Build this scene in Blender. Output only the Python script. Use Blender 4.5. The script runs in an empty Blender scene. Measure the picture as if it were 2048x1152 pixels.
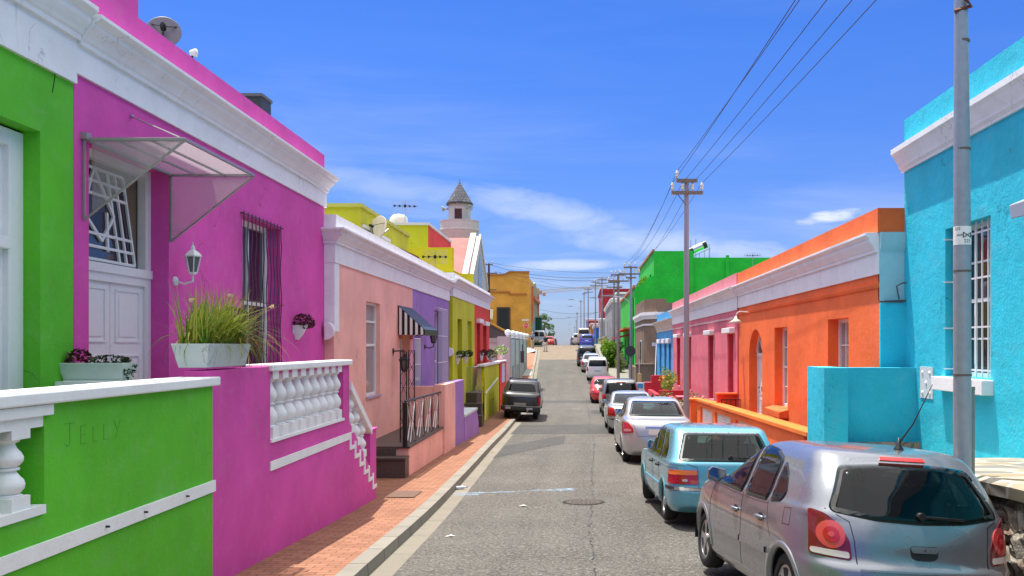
import bpy, bmesh, math, random
from mathutils import Vector, Matrix
random.seed(7)
R = math.radians
C = bpy.context.scene.collection
KY = 1.392      # lengths along the street are given in stations of 1.392 m; cross and height measures in metres
# ---------------------------------------------------------------- ground profile and street lines
# metres, origin at the photographer's eye; Y runs up the street, Z up
def lerp_tab(tab, y):
    if y <= tab[0][0]: return tab[0][1]
    for (a, va), (b, vb) in zip(tab, tab[1:]):
        if y <= b:
            t = (y - a) / (b - a)
            return va + (vb - va) * t
    return tab[-1][1]
def smooth_tab(tab, w=1.5):
    def f(y): return (lerp_tab(tab, y - w) + 2 * lerp_tab(tab, y - w / 2) + 2 * lerp_tab(tab, y) + 2 * lerp_tab(tab, y + w / 2) + lerp_tab(tab, y + w)) / 8
    return f
G = smooth_tab([(-40, .4), (-5, -1.75), (0, -2.1), (4, -2.27), (5.5, -2.315), (7.2, -2.38), (8.5, -2.48), (10, -2.6), (16, -2.78), (19, -2.84), (23, -3.0), (29, -3.12), (36, -3.14),
                (42, -3.05), (48, -2.75), (54, -2.2), (60, -1.65), (64, -1.3), (70, -.75), (78, -.12), (85, .1), (92, .14), (100, .05), (120, -.3), (160, -.8), (300, -3), (900, -12), (3000, -30)], 2.0)
XL = smooth_tab([(-40, -1.2), (-5, -1.72), (6.65, -1.97), (18.6, -2.25), (29.7, -2.52), (40, -2.95), (52, -3.5), (64, -4.07), (76, -4.7), (120, -4.9), (300, -6)], 2.0)   # gutter / road edge, left
XR = smooth_tab([(-40, 3.9), (0, 3.2), (6, 3.12), (10, 3.0), (16, 2.92), (25, 2.8), (40, 2.45), (50, 2.15), (60, 1.8), (77, 1.5), (100, 1.2), (150, .8), (300, -1.5)], 2.0)

# ---------------------------------------------------------------- scene bookkeeping
def tag(o, label=None, cat=None, group=None, kind=None):
    if label: o['label'] = label
    if cat: o['category'] = cat
    if group: o['group'] = group
    if kind: o['kind'] = kind
    return o
def thing(name, label, cat, loc=(0, 0, 0), rot=(0, 0, 0), group=None):
    o = bpy.data.objects.new(name, None); C.objects.link(o)
    o.location = (loc[0], loc[1] * KY, loc[2]); o.rotation_euler = rot; o.empty_display_size = .2
    return tag(o, label, cat, group)
def place(o, parent, local=False):
    """parent o; meshes built in world coordinates keep their place (roots of those are never rotated)"""
    if parent is not None:
        o.parent = parent
        if not local:
            p = parent; off = Vector((0, 0, 0))
            while p is not None:
                off += Vector(p.location); 
                if p.parent is not None: off += p.matrix_parent_inverse.to_translation()
                p = p.parent
            o.matrix_parent_inverse = Matrix.Translation(-off)
    return o
def copy_tree(o, parent=None):
    c = o.copy(); C.objects.link(c)
    if parent is not None:
        c.parent = parent; c.matrix_parent_inverse = o.matrix_parent_inverse.copy()
    for ch in o.children: copy_tree(ch, c)
    return c

class MB:
    def __init__(s, k=None): s.v = []; s.f = []; s.k = KY if k is None else k
    def add(s, vs, fs): return s.raw([(v[0], v[1] * s.k, v[2]) for v in vs], fs)
    def raw(s, vs, fs):
        n = len(s.v); s.v += [tuple(v) for v in vs]; s.f += [tuple(i + n for i in f) for f in fs]; return s
    def box(s, x0, x1, y0, y1, z0, z1):
        if x0 > x1: x0, x1 = x1, x0
        if y0 > y1: y0, y1 = y1, y0
        if z0 > z1: z0, z1 = z1, z0
        return s.add([(x0, y0, z0), (x1, y0, z0), (x1, y1, z0), (x0, y1, z0), (x0, y0, z1), (x1, y0, z1), (x1, y1, z1), (x0, y1, z1)],
                     [(0, 3, 2, 1), (4, 5, 6, 7), (0, 1, 5, 4), (1, 2, 6, 5), (2, 3, 7, 6), (3, 0, 4, 7)])
    def quad(s, a, b, c, d): return s.add([a, b, c, d], [(0, 1, 2, 3)])
    def prism(s, pts, vec):
        """closed polygon (3-D points) extruded along vec"""
        n = len(pts); v = Vector(vec)
        v.y *= s.k; P = [Vector((p[0], p[1] * s.k, p[2])) for p in pts]; Q = [p + v for p in P]
        return s.raw(P + Q, [tuple(range(n))[::-1], tuple(range(n, 2 * n))] + [(i, (i + 1) % n, n + (i + 1) % n, n + i) for i in range(n)])
    def bar(s, a, b, w, h=None, up=(0, 0, 1)):
        a, b = Vector((a[0], a[1] * s.k, a[2])), Vector((b[0], b[1] * s.k, b[2])); h = h or w; d = (b - a).normalized(); u = Vector(up)
        if abs(d.dot(u)) > .98: u = Vector((0, 1, 0))
        r = d.cross(u).normalized() * w / 2; u = r.cross(d).normalized() * h / 2
        return s.raw([a - r - u, a + r - u, a + r + u, a - r + u, b - r - u, b + r - u, b + r + u, b - r + u],
                     [(0, 1, 2, 3), (7, 6, 5, 4), (0, 4, 5, 1), (1, 5, 6, 2), (2, 6, 7, 3), (3, 7, 4, 0)])
    def tube(s, path, r, n=8, cap=True):
        P = [Vector((p[0], p[1] * s.k, p[2])) for p in path]; m = len(P); rs = r if isinstance(r, (list, tuple)) else [r] * m
        base = len(s.v); prev = None
        for i, p in enumerate(P):
            d = (P[min(i + 1, m - 1)] - P[max(i - 1, 0)]).normalized()
            if prev is None:
                u = d.cross(Vector((0, 0, 1)))
                if u.length < .05: u = d.cross(Vector((1, 0, 0)))
            else: u = prev - d * prev.dot(d)
            u.normalize(); prev = u; w = d.cross(u)
            for k in range(n):
                a = 2 * math.pi * k / n; s.v.append(tuple(p + (u * math.cos(a) + w * math.sin(a)) * rs[i]))
        for i in range(m - 1):
            for k in range(n):
                s.f.append((base + i * n + k, base + (i + 1) * n + k, base + (i + 1) * n + (k + 1) % n, base + i * n + (k + 1) % n))
        if cap:
            s.f.append(tuple(base + k for k in range(n))); s.f.append(tuple(base + (m - 1) * n + k for k in range(n))[::-1])
        return s
    def lathe(s, prof, c=(0, 0, 0), n=20, axis='z', a0=0, a1=2 * math.pi):
        """profile of (radius, height)"""
        base = len(s.v); full = abs(a1 - a0 - 2 * math.pi) < 1e-4; m = n if full else n + 1
        for r, h in prof:
            for k in range(m):
                a = a0 + (a1 - a0) * k / n; x, y = r * math.cos(a), r * math.sin(a)
                p = (x, y, h) if axis == 'z' else ((h, x, y) if axis == 'x' else (y, h, x))
                s.v.append((p[0] + c[0], p[1] + c[1] * s.k, p[2] + c[2]))
        for i in range(len(prof) - 1):
            for k in range(n if full else n):
                k2 = (k + 1) % m
                if not full and k + 1 > n: continue
                s.f.append((base + i * m + k, base + i * m + k2, base + (i + 1) * m + k2, base + (i + 1) * m + k))
        if full:
            if prof[0][0] > 1e-4: s.f.append(tuple(base + k for k in range(m))[::-1])
            if prof[-1][0] > 1e-4: s.f.append(tuple(base + (len(prof) - 1) * m + k for k in range(m)))
        return s
    def sweep(s, path, prof, closed_ends=True):
        """profile of (outward offset, z) swept with mitres along a plan polyline; outward is to the right of travel"""
        P = [Vector((p[0], p[1] * s.k)) for p in path]; m = len(P); n = len(prof); base = len(s.v)
        for i in range(m):
            d0 = (P[i] - P[i - 1]).normalized() if i > 0 else (P[1] - P[0]).normalized()
            d1 = (P[i + 1] - P[i]).normalized() if i < m - 1 else d0
            n0 = Vector((d0.y, -d0.x)); n1 = Vector((d1.y, -d1.x)); mt = (n0 + n1); mt = mt / max(mt.dot(n0), .2)
            for o, z in prof: s.v.append((P[i].x + mt.x * o, P[i].y + mt.y * o, z))
        for i in range(m - 1):
            for k in range(n):
                k2 = (k + 1) % n
                s.f.append((base + i * n + k, base + i * n + k2, base + (i + 1) * n + k2, base + (i + 1) * n + k))
        if closed_ends:
            s.f.append(tuple(base + k for k in range(n))); s.f.append(tuple(base + (m - 1) * n + k for k in range(n))[::-1])
        return s
    def facade(s, side, X, y0, y1, z0, z1, holes, depth):
        """street face with rectangular openings and their reveals; side=+1 faces +X"""
        ys = sorted({y0, y1} | {h[i] for h in holes for i in (0, 1)}); zs = sorted({z0, z1} | {h[i] for h in holes for i in (2, 3)})
        for a, b in zip(ys, ys[1:]):
            for c, d in zip(zs, zs[1:]):
                my, mz = (a + b) / 2, (c + d) / 2
                if any(h[0] < my < h[1] and h[2] < mz < h[3] for h in holes): continue
                q = [(X, a, c), (X, b, c), (X, b, d), (X, a, d)]
                s.quad(*(q if side > 0 else q[::-1]))
        for h in holes:
            a, b, c, d = h[:4]; dp = h[4] if len(h) > 4 else depth; B = X - side * dp
            for q in ([(X, a, c), (B, a, c), (B, a, d), (X, a, d)], [(X, b, c), (X, b, d), (B, b, d), (B, b, c)],
                      [(X, a, c), (X, b, c), (B, b, c), (B, a, c)], [(X, a, d), (B, a, d), (B, b, d), (X, b, d)]):
                s.quad(*(q if side < 0 else q[::-1]))
        return s
    def build(s, name, mat, parent=None, smooth=False, local=False, bevel=0, kind=None, merge=False, autos=False):
        me = bpy.data.meshes.new(name); me.from_pydata(s.v, [], s.f); me.update()
        bm = bmesh.new(); bm.from_mesh(me)
        if merge: bmesh.ops.remove_doubles(bm, verts=bm.verts, dist=1e-4)
        bmesh.ops.recalc_face_normals(bm, faces=bm.faces) if merge else None
        bm.to_mesh(me); bm.free()
        if smooth:
            for p in me.polygons: p.use_smooth = True
        if autos:
            try: me.set_sharp_from_angle(angle=R(35))
            except Exception: pass
        me.materials.append(mat)
        o = bpy.data.objects.new(name, me); C.objects.link(o)
        if getattr(s, 'roof', None): MB().quad(*s.roof).build('roof', ROOFM, parent)
        if bevel:
            b = o.modifiers.new('bevel', 'BEVEL'); b.width = bevel; b.segments = 2; b.limit_method = 'ANGLE'; b.angle_limit = R(50)
        place(o, parent, local)
        if kind: o['kind'] = kind
        return o
def box(name, mat, parent, *a, bevel=0, local=False): return MB().box(*a).build(name, mat, parent, bevel=bevel, local=local, merge=bool(bevel))

def ML(): return MB(1)      # a mesh drawn in its own metres
# ---------------------------------------------------------------- materials
MATS = {}
class NT:
    def __init__(s, name):
        s.m = bpy.data.materials.new(name); s.m.use_nodes = True; s.t = s.m.node_tree; s.t.nodes.clear()
        s.out = s.n('ShaderNodeOutputMaterial'); s.pos = None
    def n(s, typ, **kw):
        nd = s.t.nodes.new(typ)
        for k, v in kw.items(): setattr(nd, k, v)
        return nd
    def l(s, a, b): s.t.links.new(a, b)
    def P(s, scale=(1, 1, 1), rot=(0, 0, 0), obj=False):
        mp = s.n('ShaderNodeMapping'); mp.inputs['Scale'].default_value = scale; mp.inputs['Rotation'].default_value = rot
        if obj: s.l(s.n('ShaderNodeTexCoord').outputs['Object'], mp.inputs['Vector'])
        else: s.l(s.n('ShaderNodeNewGeometry').outputs['Position'], mp.inputs['Vector'])
        return mp.outputs['Vector']
    def noise(s, scale, detail=4, rough=.55, vec=None, **kw):
        nd = s.n('ShaderNodeTexNoise'); nd.inputs['Scale'].default_value = scale; nd.inputs['Detail'].default_value = detail; nd.inputs['Roughness'].default_value = rough
        s.l(vec if vec is not None else s.P(), nd.inputs['Vector']); return nd.outputs['Fac']
    def ramp(s, fac, stops):
        nd = s.n('ShaderNodeValToRGB'); e = nd.color_ramp.elements
        while len(e) < len(stops): e.new(.5)
        for el, (p, c) in zip(e, stops): el.position = p; el.color = (c, c, c, 1) if isinstance(c, (int, float)) else (*c, 1)
        s.l(fac, nd.inputs['Fac']); return nd.outputs['Color']
    def mix(s, a, b, fac, mode='MIX'):
        nd = s.n('ShaderNodeMix', data_type='RGBA', blend_type=mode)
        for sock, v in ((nd.inputs[6], a), (nd.inputs[7], b), (nd.inputs[0], fac)):
            if hasattr(v, 'is_linked') or hasattr(v, 'links'): s.l(v, sock)
            elif isinstance(v, (int, float)): sock.default_value = v
            else: sock.default_value = (*v, 1)
        return nd.outputs[2]
    def math(s, op, a, b=0):
        nd = s.n('ShaderNodeMath', operation=op)
        for sock, v in ((nd.inputs[0], a), (nd.inputs[1], b)):
            if hasattr(v, 'links'): s.l(v, sock)
            else: sock.default_value = v
        return nd.outputs[0]
    def bsdf(s, col, rough=.8, spec=.4, metal=0, coat=0, bump=None, bstr=.2, bdist=.02, alpha=None):
        b = s.n('ShaderNodeBsdfPrincipled')
        for k, v in (('Base Color', col), ('Roughness', rough)):
            if hasattr(v, 'links'): s.l(v, b.inputs[k])
            else: b.inputs[k].default_value = (*v, 1) if k == 'Base Color' else v
        b.inputs['Specular IOR Level'].default_value = spec; b.inputs['Metallic'].default_value = metal; b.inputs['Coat Weight'].default_value = coat
        b.inputs['Coat Roughness'].default_value = .04
        if bump is not None:
            bp = s.n('ShaderNodeBump'); bp.inputs['Strength'].default_value = bstr; bp.inputs['Distance'].default_value = bdist
            s.l(bump, bp.inputs['Height']); s.l(bp.outputs['Normal'], b.inputs['Normal'])
        s.l(b.outputs[0], s.out.inputs[0]); return s.m
def mul(c, k): return tuple(min(1, x * k) for x in c)
def plaster(name, col, rough_amt=.25, dirt=.12, scale=1.0):
    """painted render: trowel marks, faded patches, faint run-down streaks"""
    if name in MATS: return MATS[name]
    t = NT(name)
    big = t.noise(.9 * scale, 5, .6); mid = t.noise(7 * scale, 5, .65); fine = t.noise(45 * scale, 4, .6)
    st = t.noise(1.0, 4, .6, t.P((9, 9, .5)))
    c = t.mix(mul(col, .80), mul(col, 1.10), t.ramp(big, [(.3, 0), (.7, 1)]))
    c = t.mix(c, tuple(min(1, x * .82 + .1) for x in col), t.math('MULTIPLY', t.ramp(mid, [(.52, 0), (.75, 1)]), .35))
    c = t.mix(c, mul(col, .55), t.math('MULTIPLY', t.ramp(st, [(.58, 0), (.8, 1)]), dirt))
    c = t.mix(c, tuple(min(1, x * .6 + .12) for x in col), t.math('MULTIPLY', t.ramp(t.noise(2.3 * scale, 5, .7, t.P((1, .7, 1.6))), [(.56, 0), (.66, 1)]), .22))      # scuffed and repainted patches
    vo = t.n('ShaderNodeTexVoronoi', feature='DISTANCE_TO_EDGE'); vo.inputs['Scale'].default_value = .55; wv = t.n('ShaderNodeVectorMath', operation='ADD'); nz = t.n('ShaderNodeTexNoise'); nz.inputs['Scale'].default_value = 2.2; nz.inputs['Detail'].default_value = 6; pv = t.P(); t.l(pv, nz.inputs['Vector']); t.l(pv, wv.inputs[0]); t.l(nz.outputs['Color'], wv.inputs[1]); t.l(wv.outputs[0], vo.inputs['Vector'])
    c = t.mix(c, mul(col, .3), t.math('MULTIPLY', t.math('MULTIPLY', t.ramp(vo.outputs['Distance'], [(.0, 1), (.006, 0)]), t.ramp(t.noise(.8, 2), [(.55, 0), (.62, 1)])), .7))      # hairline cracks
    c = t.mix(c, mul(col, .45), t.math('MULTIPLY', t.ramp(t.noise(38 * scale, 2, .5), [(.72, 0), (.76, 1)]), .35))
    h = t.math('ADD', t.math('MULTIPLY', mid, .9), t.math('MULTIPLY', fine, .35))
    MATS[name] = t.bsdf(c, .75, .3, bump=h, bstr=rough_amt, bdist=.03); return MATS[name]
def whitewash(name, col=(.84, .85, .86), dirt=.34):
    if name in MATS: return MATS[name]
    t = NT(name)
    big = t.noise(2.2, 6, .7); st = t.noise(1.0, 5, .65, t.P((7, 7, 1.2)))
    c = t.mix(col, mul(col, .9), t.ramp(big, [(.4, 0), (.7, 1)]))
    c = t.mix(c, (.33, .31, .27), t.math('MULTIPLY', t.ramp(st, [(.6, 0), (.78, 1)]), dirt))
    c = t.mix(c, (.42, .38, .31), t.math('MULTIPLY', t.ramp(t.noise(5, 7, .75, t.P((1, .8, 2.2))), [(.57, 0), (.72, 1)]), dirt * .45))
    vo = t.n('ShaderNodeTexVoronoi', feature='DISTANCE_TO_EDGE'); vo.inputs['Scale'].default_value = .8; wv = t.n('ShaderNodeVectorMath', operation='ADD'); nz = t.n('ShaderNodeTexNoise'); nz.inputs['Scale'].default_value = 3; nz.inputs['Detail'].default_value = 6; pv = t.P(); t.l(pv, nz.inputs['Vector']); t.l(pv, wv.inputs[0]); t.l(nz.outputs['Color'], wv.inputs[1]); t.l(wv.outputs[0], vo.inputs['Vector'])
    c = t.mix(c, (.1, .09, .08), t.math('MULTIPLY', t.math('MULTIPLY', t.ramp(vo.outputs['Distance'], [(.0, 1), (.008, 0)]), t.ramp(t.noise(.9, 2), [(.5, 0), (.58, 1)])), dirt * 1.3))
    MATS[name] = t.bsdf(c, .7, .3, bump=t.noise(24, 5, .65), bstr=.22, bdist=.02); return MATS[name]
def plain(name, col, rough=.5, metal=0, coat=0, spec=.5, var=.0, obj=True):
    if name in MATS: return MATS[name]
    t = NT(name)
    if var:
        nz = t.noise(14, 4, .6, t.P(obj=obj)); c = t.mix(mul(col, 1 - var), mul(col, 1 + var), nz)
        MATS[name] = t.bsdf(c, rough, spec, metal, coat, bump=nz, bstr=.08)
    else: MATS[name] = t.bsdf(col, rough, spec, metal, coat)
    return MATS[name]
def carpaint(name, col, metal=.5, rough=.32):
    if name in MATS: return MATS[name]
    t = NT(name); nz = t.noise(3, 5, .6, t.P(obj=True)); fl = t.noise(900, 1, .5, t.P(obj=True))
    c = t.mix(mul(col, .93), mul(col, 1.05), nz); c = t.mix(c, mul(col, 1.12), t.math('MULTIPLY', fl, .4 * metal))
    rg = t.ramp(nz, [(.3, rough * .9), (.7, rough * 1.25)])
    MATS[name] = t.bsdf(c, rg, .5, metal, .9); return MATS[name]
def glass(name, tint=(.35, .45, .43), refl=1.0):
    if name in MATS: return MATS[name]
    t = NT(name); tr = t.n('ShaderNodeBsdfTransparent'); tr.inputs[0].default_value = (*tint, 1)
    gl = t.n('ShaderNodeBsdfGlossy'); gl.inputs['Roughness'].default_value = .03; gl.inputs[0].default_value = (.95, .97, 1, 1)
    fr = t.n('ShaderNodeLayerWeight'); fr.inputs[0].default_value = .5
    mx = t.n('ShaderNodeMixShader'); t.l(t.math('ADD', t.math('MULTIPLY', t.math('POWER', fr.outputs['Facing'], 4.0), .62 * refl), .028 * refl), mx.inputs[0]); t.l(tr.outputs[0], mx.inputs[1]); t.l(gl.outputs[0], mx.inputs[2])
    t.l(mx.outputs[0], t.out.inputs[0]); MATS[name] = t.m; return t.m
def foliage(name, c0, c1):
    if name in MATS: return MATS[name]
    t = NT(name); oi = t.n('ShaderNodeNewGeometry')
    c = t.ramp(oi.outputs['Random Per Island'], [(0, c0), (1, c1)])
    b = t.n('ShaderNodeBsdfPrincipled'); t.l(c, b.inputs['Base Color']); b.inputs['Roughness'].default_value = .5; b.inputs['Specular IOR Level'].default_value = .3
    tl = t.n('ShaderNodeBsdfTranslucent'); t.l(c, tl.inputs[0]); mx = t.n('ShaderNodeMixShader'); mx.inputs[0].default_value = .3
    t.l(b.outputs[0], mx.inputs[1]); t.l(tl.outputs[0], mx.inputs[2]); t.l(mx.outputs[0], t.out.inputs[0]); MATS[name] = t.m; return t.m

def leaves(mb, c, rad, n, size, shell=.35, aspect=.5):
    for _ in range(n):
        while True:
            d = Vector((random.uniform(-1, 1), random.uniform(-1, 1), random.uniform(-1, 1)))
            if .02 < d.length < 1: break
        k = d.length; d = d / k * (k ** shell)
        p = Vector((c[0], c[1] * mb.k, c[2])) + Vector((d.x * rad[0], d.y * rad[1] * mb.k, d.z * rad[2]))
        a = Vector((random.gauss(0, 1), random.gauss(0, 1), random.gauss(0, .7))).normalized()
        b = a.cross(Vector((random.gauss(0, 1), random.gauss(0, 1), random.gauss(0, 1)))).normalized()
        s = size * random.uniform(.6, 1.35)
        mb.raw([p - a * s * .5, p + b * s * aspect * .5, p + a * s * .5, p - b * s * aspect * .5], [(0, 1, 2, 3)])
    return mb
def blade(mb, p, az, length, lean, w, droop=1.0, n=6):
    """an arching grass blade"""
    d = Vector((math.cos(az), math.sin(az), 0)); side = Vector((-d.y, d.x, 0)); q = Vector((p[0], p[1] * mb.k, p[2])); ang = R(88) - lean; L = []
    for i in range(n + 1):
        ww = w * (1 - (i / n) ** 1.6) + .0004
        L.append((q - side * ww / 2, q + side * ww / 2))
        q = q + (d * math.cos(ang) + Vector((0, 0, math.sin(ang)))) * length / n; ang -= droop * lean / n * 2.2
    base = len(mb.v)
    for a, b in L: mb.v += [tuple(a), tuple(b)]
    for i in range(n): mb.f.append((base + 2 * i, base + 2 * i + 1, base + 2 * i + 3, base + 2 * i + 2))
def text(name, s, size, mat, parent, M, local=False, ext=.001):
    cu = bpy.data.curves.new(name, 'FONT'); cu.body = s; cu.size = size; cu.extrude = ext; cu.align_x = 'CENTER'; cu.align_y = 'CENTER'; cu.resolution_u = 3
    o = bpy.data.objects.new(name, cu); C.objects.link(o); bpy.context.view_layer.update()
    dg = bpy.context.evaluated_depsgraph_get(); me = bpy.data.meshes.new_from_object(o.evaluated_get(dg)); bpy.data.objects.remove(o)
    me.transform(M); me.materials.clear(); me.materials.append(mat)
    o = bpy.data.objects.new(name, me); C.objects.link(o); return place(o, parent, local)
# ---------------------------------------------------------------- cars: a body surface given by plan outlines stacked in height
def pchip(xs, ys):
    n = len(xs); h = [xs[i + 1] - xs[i] for i in range(n - 1)]; d = [(ys[i + 1] - ys[i]) / h[i] for i in range(n - 1)]
    m = [d[0]] + [0] * (n - 2) + [d[-1]]
    for i in range(1, n - 1):
        if d[i - 1] * d[i] > 0:
            w1, w2 = 2 * h[i] + h[i - 1], h[i] + 2 * h[i - 1]; m[i] = (w1 + w2) / (w1 / d[i - 1] + w2 / d[i])
    def f(x):
        x = min(max(x, xs[0]), xs[-1]); i = 0
        while i < n - 2 and x > xs[i + 1]: i += 1
        t = (x - xs[i]) / h[i]; t2, t3 = t * t, t * t * t
        return (2 * t3 - 3 * t2 + 1) * ys[i] + (t3 - 2 * t2 + t) * h[i] * m[i] + (3 * t2 - 2 * t3) * ys[i + 1] + (t3 - t2) * h[i] * m[i + 1]
    return f
def rpoly(pts, r=.05, seg=4, step=.07):
    out = []; n = len(pts)
    for i in range(n):
        p = Vector(pts[i][:2]); a = Vector(pts[i - 1][:2]); b = Vector(pts[(i + 1) % n][:2]); rr = pts[i][2] if len(pts[i]) > 2 else r
        da, db = a - p, b - p; rr = min(rr, da.length * .45, db.length * .45)
        if rr < .004: out.append(p); continue
        A, B = p + da.normalized() * rr, p + db.normalized() * rr
        for k in range(seg + 1):
            t = k / seg; out.append(A * (1 - t) ** 2 + p * 2 * t * (1 - t) + B * t * t)
    res = []
    for i in range(len(out)):
        a, b = out[i], out[(i + 1) % len(out)]; k = max(1, int((b - a).length / step))
        for j in range(k): res.append(a + (b - a) * j / k)
    return res
def inset(poly, d):
    n = len(poly); area = sum(poly[i].x * poly[(i + 1) % n].y - poly[(i + 1) % n].x * poly[i].y for i in range(n)); sg = 1 if area > 0 else -1; out = []
    for i in range(n):
        e0 = (poly[i] - poly[i - 1]).normalized(); e1 = (poly[(i + 1) % n] - poly[i]).normalized()
        n0 = Vector((-e0.y, e0.x)) * sg; n1 = Vector((-e1.y, e1.x)) * sg; m = n0 + n1; m = m / max(m.dot(n0), .5)
        out.append(poly[i] + m * d)
    return out
def inside(p, poly):
    c = False; n = len(poly); x, y = p
    for i in range(n):
        a, b = poly[i], poly[i - 1]
        if (a[1] > y) != (b[1] > y) and x < (b[0] - a[0]) * (y - a[1]) / (b[1] - a[1]) + a[0]: c = not c
    return c

class Body:
    def __init__(s, rows, n=5, ny=None):
        z = [r[0] for r in rows]; s.z0, s.z1 = z[0], z[-1]; s.n = n; s.m = ny or n * 2.4
        s.yr, s.yf, s.w = (pchip(z, [r[k] for r in rows]) for k in (1, 2, 3))
    def sx(s, y, z):
        a, b = s.yr(z), s.yf(z); t = min(.9995, abs((y - (a + b) / 2) / ((b - a) / 2))); return s.w(z) * (1 - t ** s.m) ** (1 / s.n)
    def ey(s, x, z, end=-1):
        a, b = s.yr(z), s.yf(z); t = min(.9995, abs(x / s.w(z))); return (a + b) / 2 + end * (b - a) / 2 * (1 - t ** s.n) ** (1 / s.m)
    def pt(s, face, u, z, off=0):
        e = .004
        if face in ('R', 'L'):
            sg = 1 if face == 'R' else -1; x = s.sx(u, z); nx = Vector((1, -(s.sx(u + e, z) - s.sx(u - e, z)) / (2 * e), -(s.sx(u, z + e) - s.sx(u, z - e)) / (2 * e))).normalized()
            p = Vector((x, u, z)) + nx * off; p.x *= sg; return p
        en = -1 if face == 'B' else 1; f = lambda a, b: s.ey(a, b, en)
        nx = Vector(((f(u + e, z) - f(u - e, z)) / (2 * e), -1, (f(u, z + e) - f(u, z - e)) / (2 * e))).normalized() * (1 if en < 0 else -1)
        return Vector((u, f(u, z), z)) + nx * off
    def patch(s, mb, face, poly, off=.004, K=5, skirt=.02):
        c = sum(poly, Vector((0, 0))) / len(poly); n = len(poly); base = len(mb.v)
        for p in poly: mb.v.append(tuple(s.pt(face, p.x, p.y, off - skirt)))
        for k in range(K):
            for p in poly:
                q = c + (p - c) * (1 - k / K); mb.v.append(tuple(s.pt(face, q.x, q.y, off)))
        mb.v.append(tuple(s.pt(face, c.x, c.y, off)))
        for k in range(K):
            for i in range(n): mb.f.append((base + k * n + i, base + k * n + (i + 1) % n, base + (k + 1) * n + (i + 1) % n, base + (k + 1) * n + i))
        t = base + (K + 1) * n
        for i in range(n): mb.f.append((base + K * n + i, base + K * n + (i + 1) % n, t))
    def ring(s, mb, face, outer, inner, off=.006, skirt=.02, closed=True):
        n = len(outer); base = len(mb.v)
        for L, o in ((outer, off - skirt), (outer, off), (inner, off), (inner, off - skirt)):
            for p in L: mb.v.append(tuple(s.pt(face, p.x, p.y, o)))
        for k in range(3):
            for i in range(n if closed else n - 1): mb.f.append((base + k * n + i, base + k * n + (i + 1) % n, base + (k + 1) * n + (i + 1) % n, base + (k + 1) * n + i))
    def line(s, mb, face, pts, w=.006, off=.002):
        P = [Vector(p) for p in pts]; Q = []
        for a, b in zip(P, P[1:]):
            k = max(1, int((b - a).length / .06)); Q += [a + (b - a) * j / k for j in range(k)]
        Q.append(P[-1]); A, B = [], []
        for i, p in enumerate(Q):
            d = (Q[min(i + 1, len(Q) - 1)] - Q[max(i - 1, 0)]).normalized(); nn = Vector((-d.y, d.x)) * w / 2; A.append(p + nn); B.append(p - nn)
        s.ring(mb, face, A, B, off, off + .002, closed=False)
    def mesh(s, NS, NB, NZ, cut):
        zs = [s.z0 + (s.z1 - s.z0) * i / 1500 for i in range(1501)]; acc = [0]
        for a, b in zip(zs, zs[1:]): acc.append(acc[-1] + math.sqrt((b - a) ** 2 * 1.6 + ((s.yr(b) - s.yr(a)) ** 2 + (s.yf(b) - s.yf(a)) ** 2) * .5 + (s.w(b) - s.w(a)) ** 2))
        Z = []; j = 0
        for i in range(NZ + 1):
            t = acc[-1] * i / NZ
            while j < 1500 and acc[j] < t: j += 1
            Z.append(zs[j])
        qx, qy = .5 ** (1 / s.n), .5 ** (1 / s.m)
        U = lambda N, qc: [-qc + 2 * qc * k / N for k in range(N)]
        sx = lambda q: (1 - abs(q) ** s.m) ** (1 / s.n); sy = lambda q: (1 - abs(q) ** s.n) ** (1 / s.m)
        prm = [(q, -sy(q)) for q in U(NB, qx)] + [(sx(q), q) for q in U(NS, qy)] + [(-q, sy(q)) for q in U(NB, qx)] + [(-sx(q), -q) for q in U(NS, qy)]
        n = len(prm); mb = ML()
        for z in Z:
            a, b, w = s.yr(z), s.yf(z), s.w(z); yc, h = (a + b) / 2, (b - a) / 2
            mb.v += [(w * px, yc + h * py, z) for px, py in prm]
        for i in range(NZ):
            for k in range(n):
                k2 = (k + 1) % n; f = (i * n + k, i * n + k2, (i + 1) * n + k2, (i + 1) * n + k)
                c = [sum(mb.v[q][m] for q in f) / 4 for m in range(3)]
                if not cut(c): mb.f.append(f)
        mb.v.append((0, (s.yr(s.z1) + s.yf(s.z1)) / 2, s.z1 + .004)); t = len(mb.v) - 1
        for k in range(n): mb.f.append((NZ * n + k, NZ * n + (k + 1) % n, t))
        mb.f.append(tuple(range(n))[::-1])
        return mb

def wheel_meshes(r, wd, style):
    ty = ML(); ri = r * .64; h = wd / 2
    ty.lathe([(ri, -h * .8), (ri + .02, -h), (r - .045, -h), (r - .012, -h * .82), (r, -h * .55), (r, h * .55), (r - .012, h * .82), (r - .045, h), (ri + .02, h), (ri, h * .8)], n=40, axis='x')
    rm = ML(); rm.lathe([(ri + .004, -h * .7), (ri + .004, h * .84), (ri - .016, h * .86), (ri - .022, h * .5), (ri - .03, h * .25), (.05, h * .2)], n=40, axis='x')
    ns = {'five': 5, 'six': 6, 'disc': 14}[style]
    for k in range(ns):
        a = 2 * math.pi * k / ns; c, s_ = math.cos(a), math.sin(a); tw = (.062, .095) if style != 'disc' else (.018, .05)
        pts = []
        for rad, w in ((.03, tw[0]), (ri * .6, tw[0] * .8), (ri - .012, tw[1])):
            pts.append((rad, w / 2))
        poly = [(rr, ww) for rr, ww in pts] + [(rr, -ww) for rr, ww in pts[::-1]]
        rm.prism([(h * .45, p[0] * c - p[1] * s_, p[0] * s_ + p[1] * c) for p in poly], (h * .38, 0, 0))
    rm.lathe([(.062, h * .4), (.06, h * .92), (.03, h * .98), (.001, h * .98)], n=16, axis='x')
    return ty, rm

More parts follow.
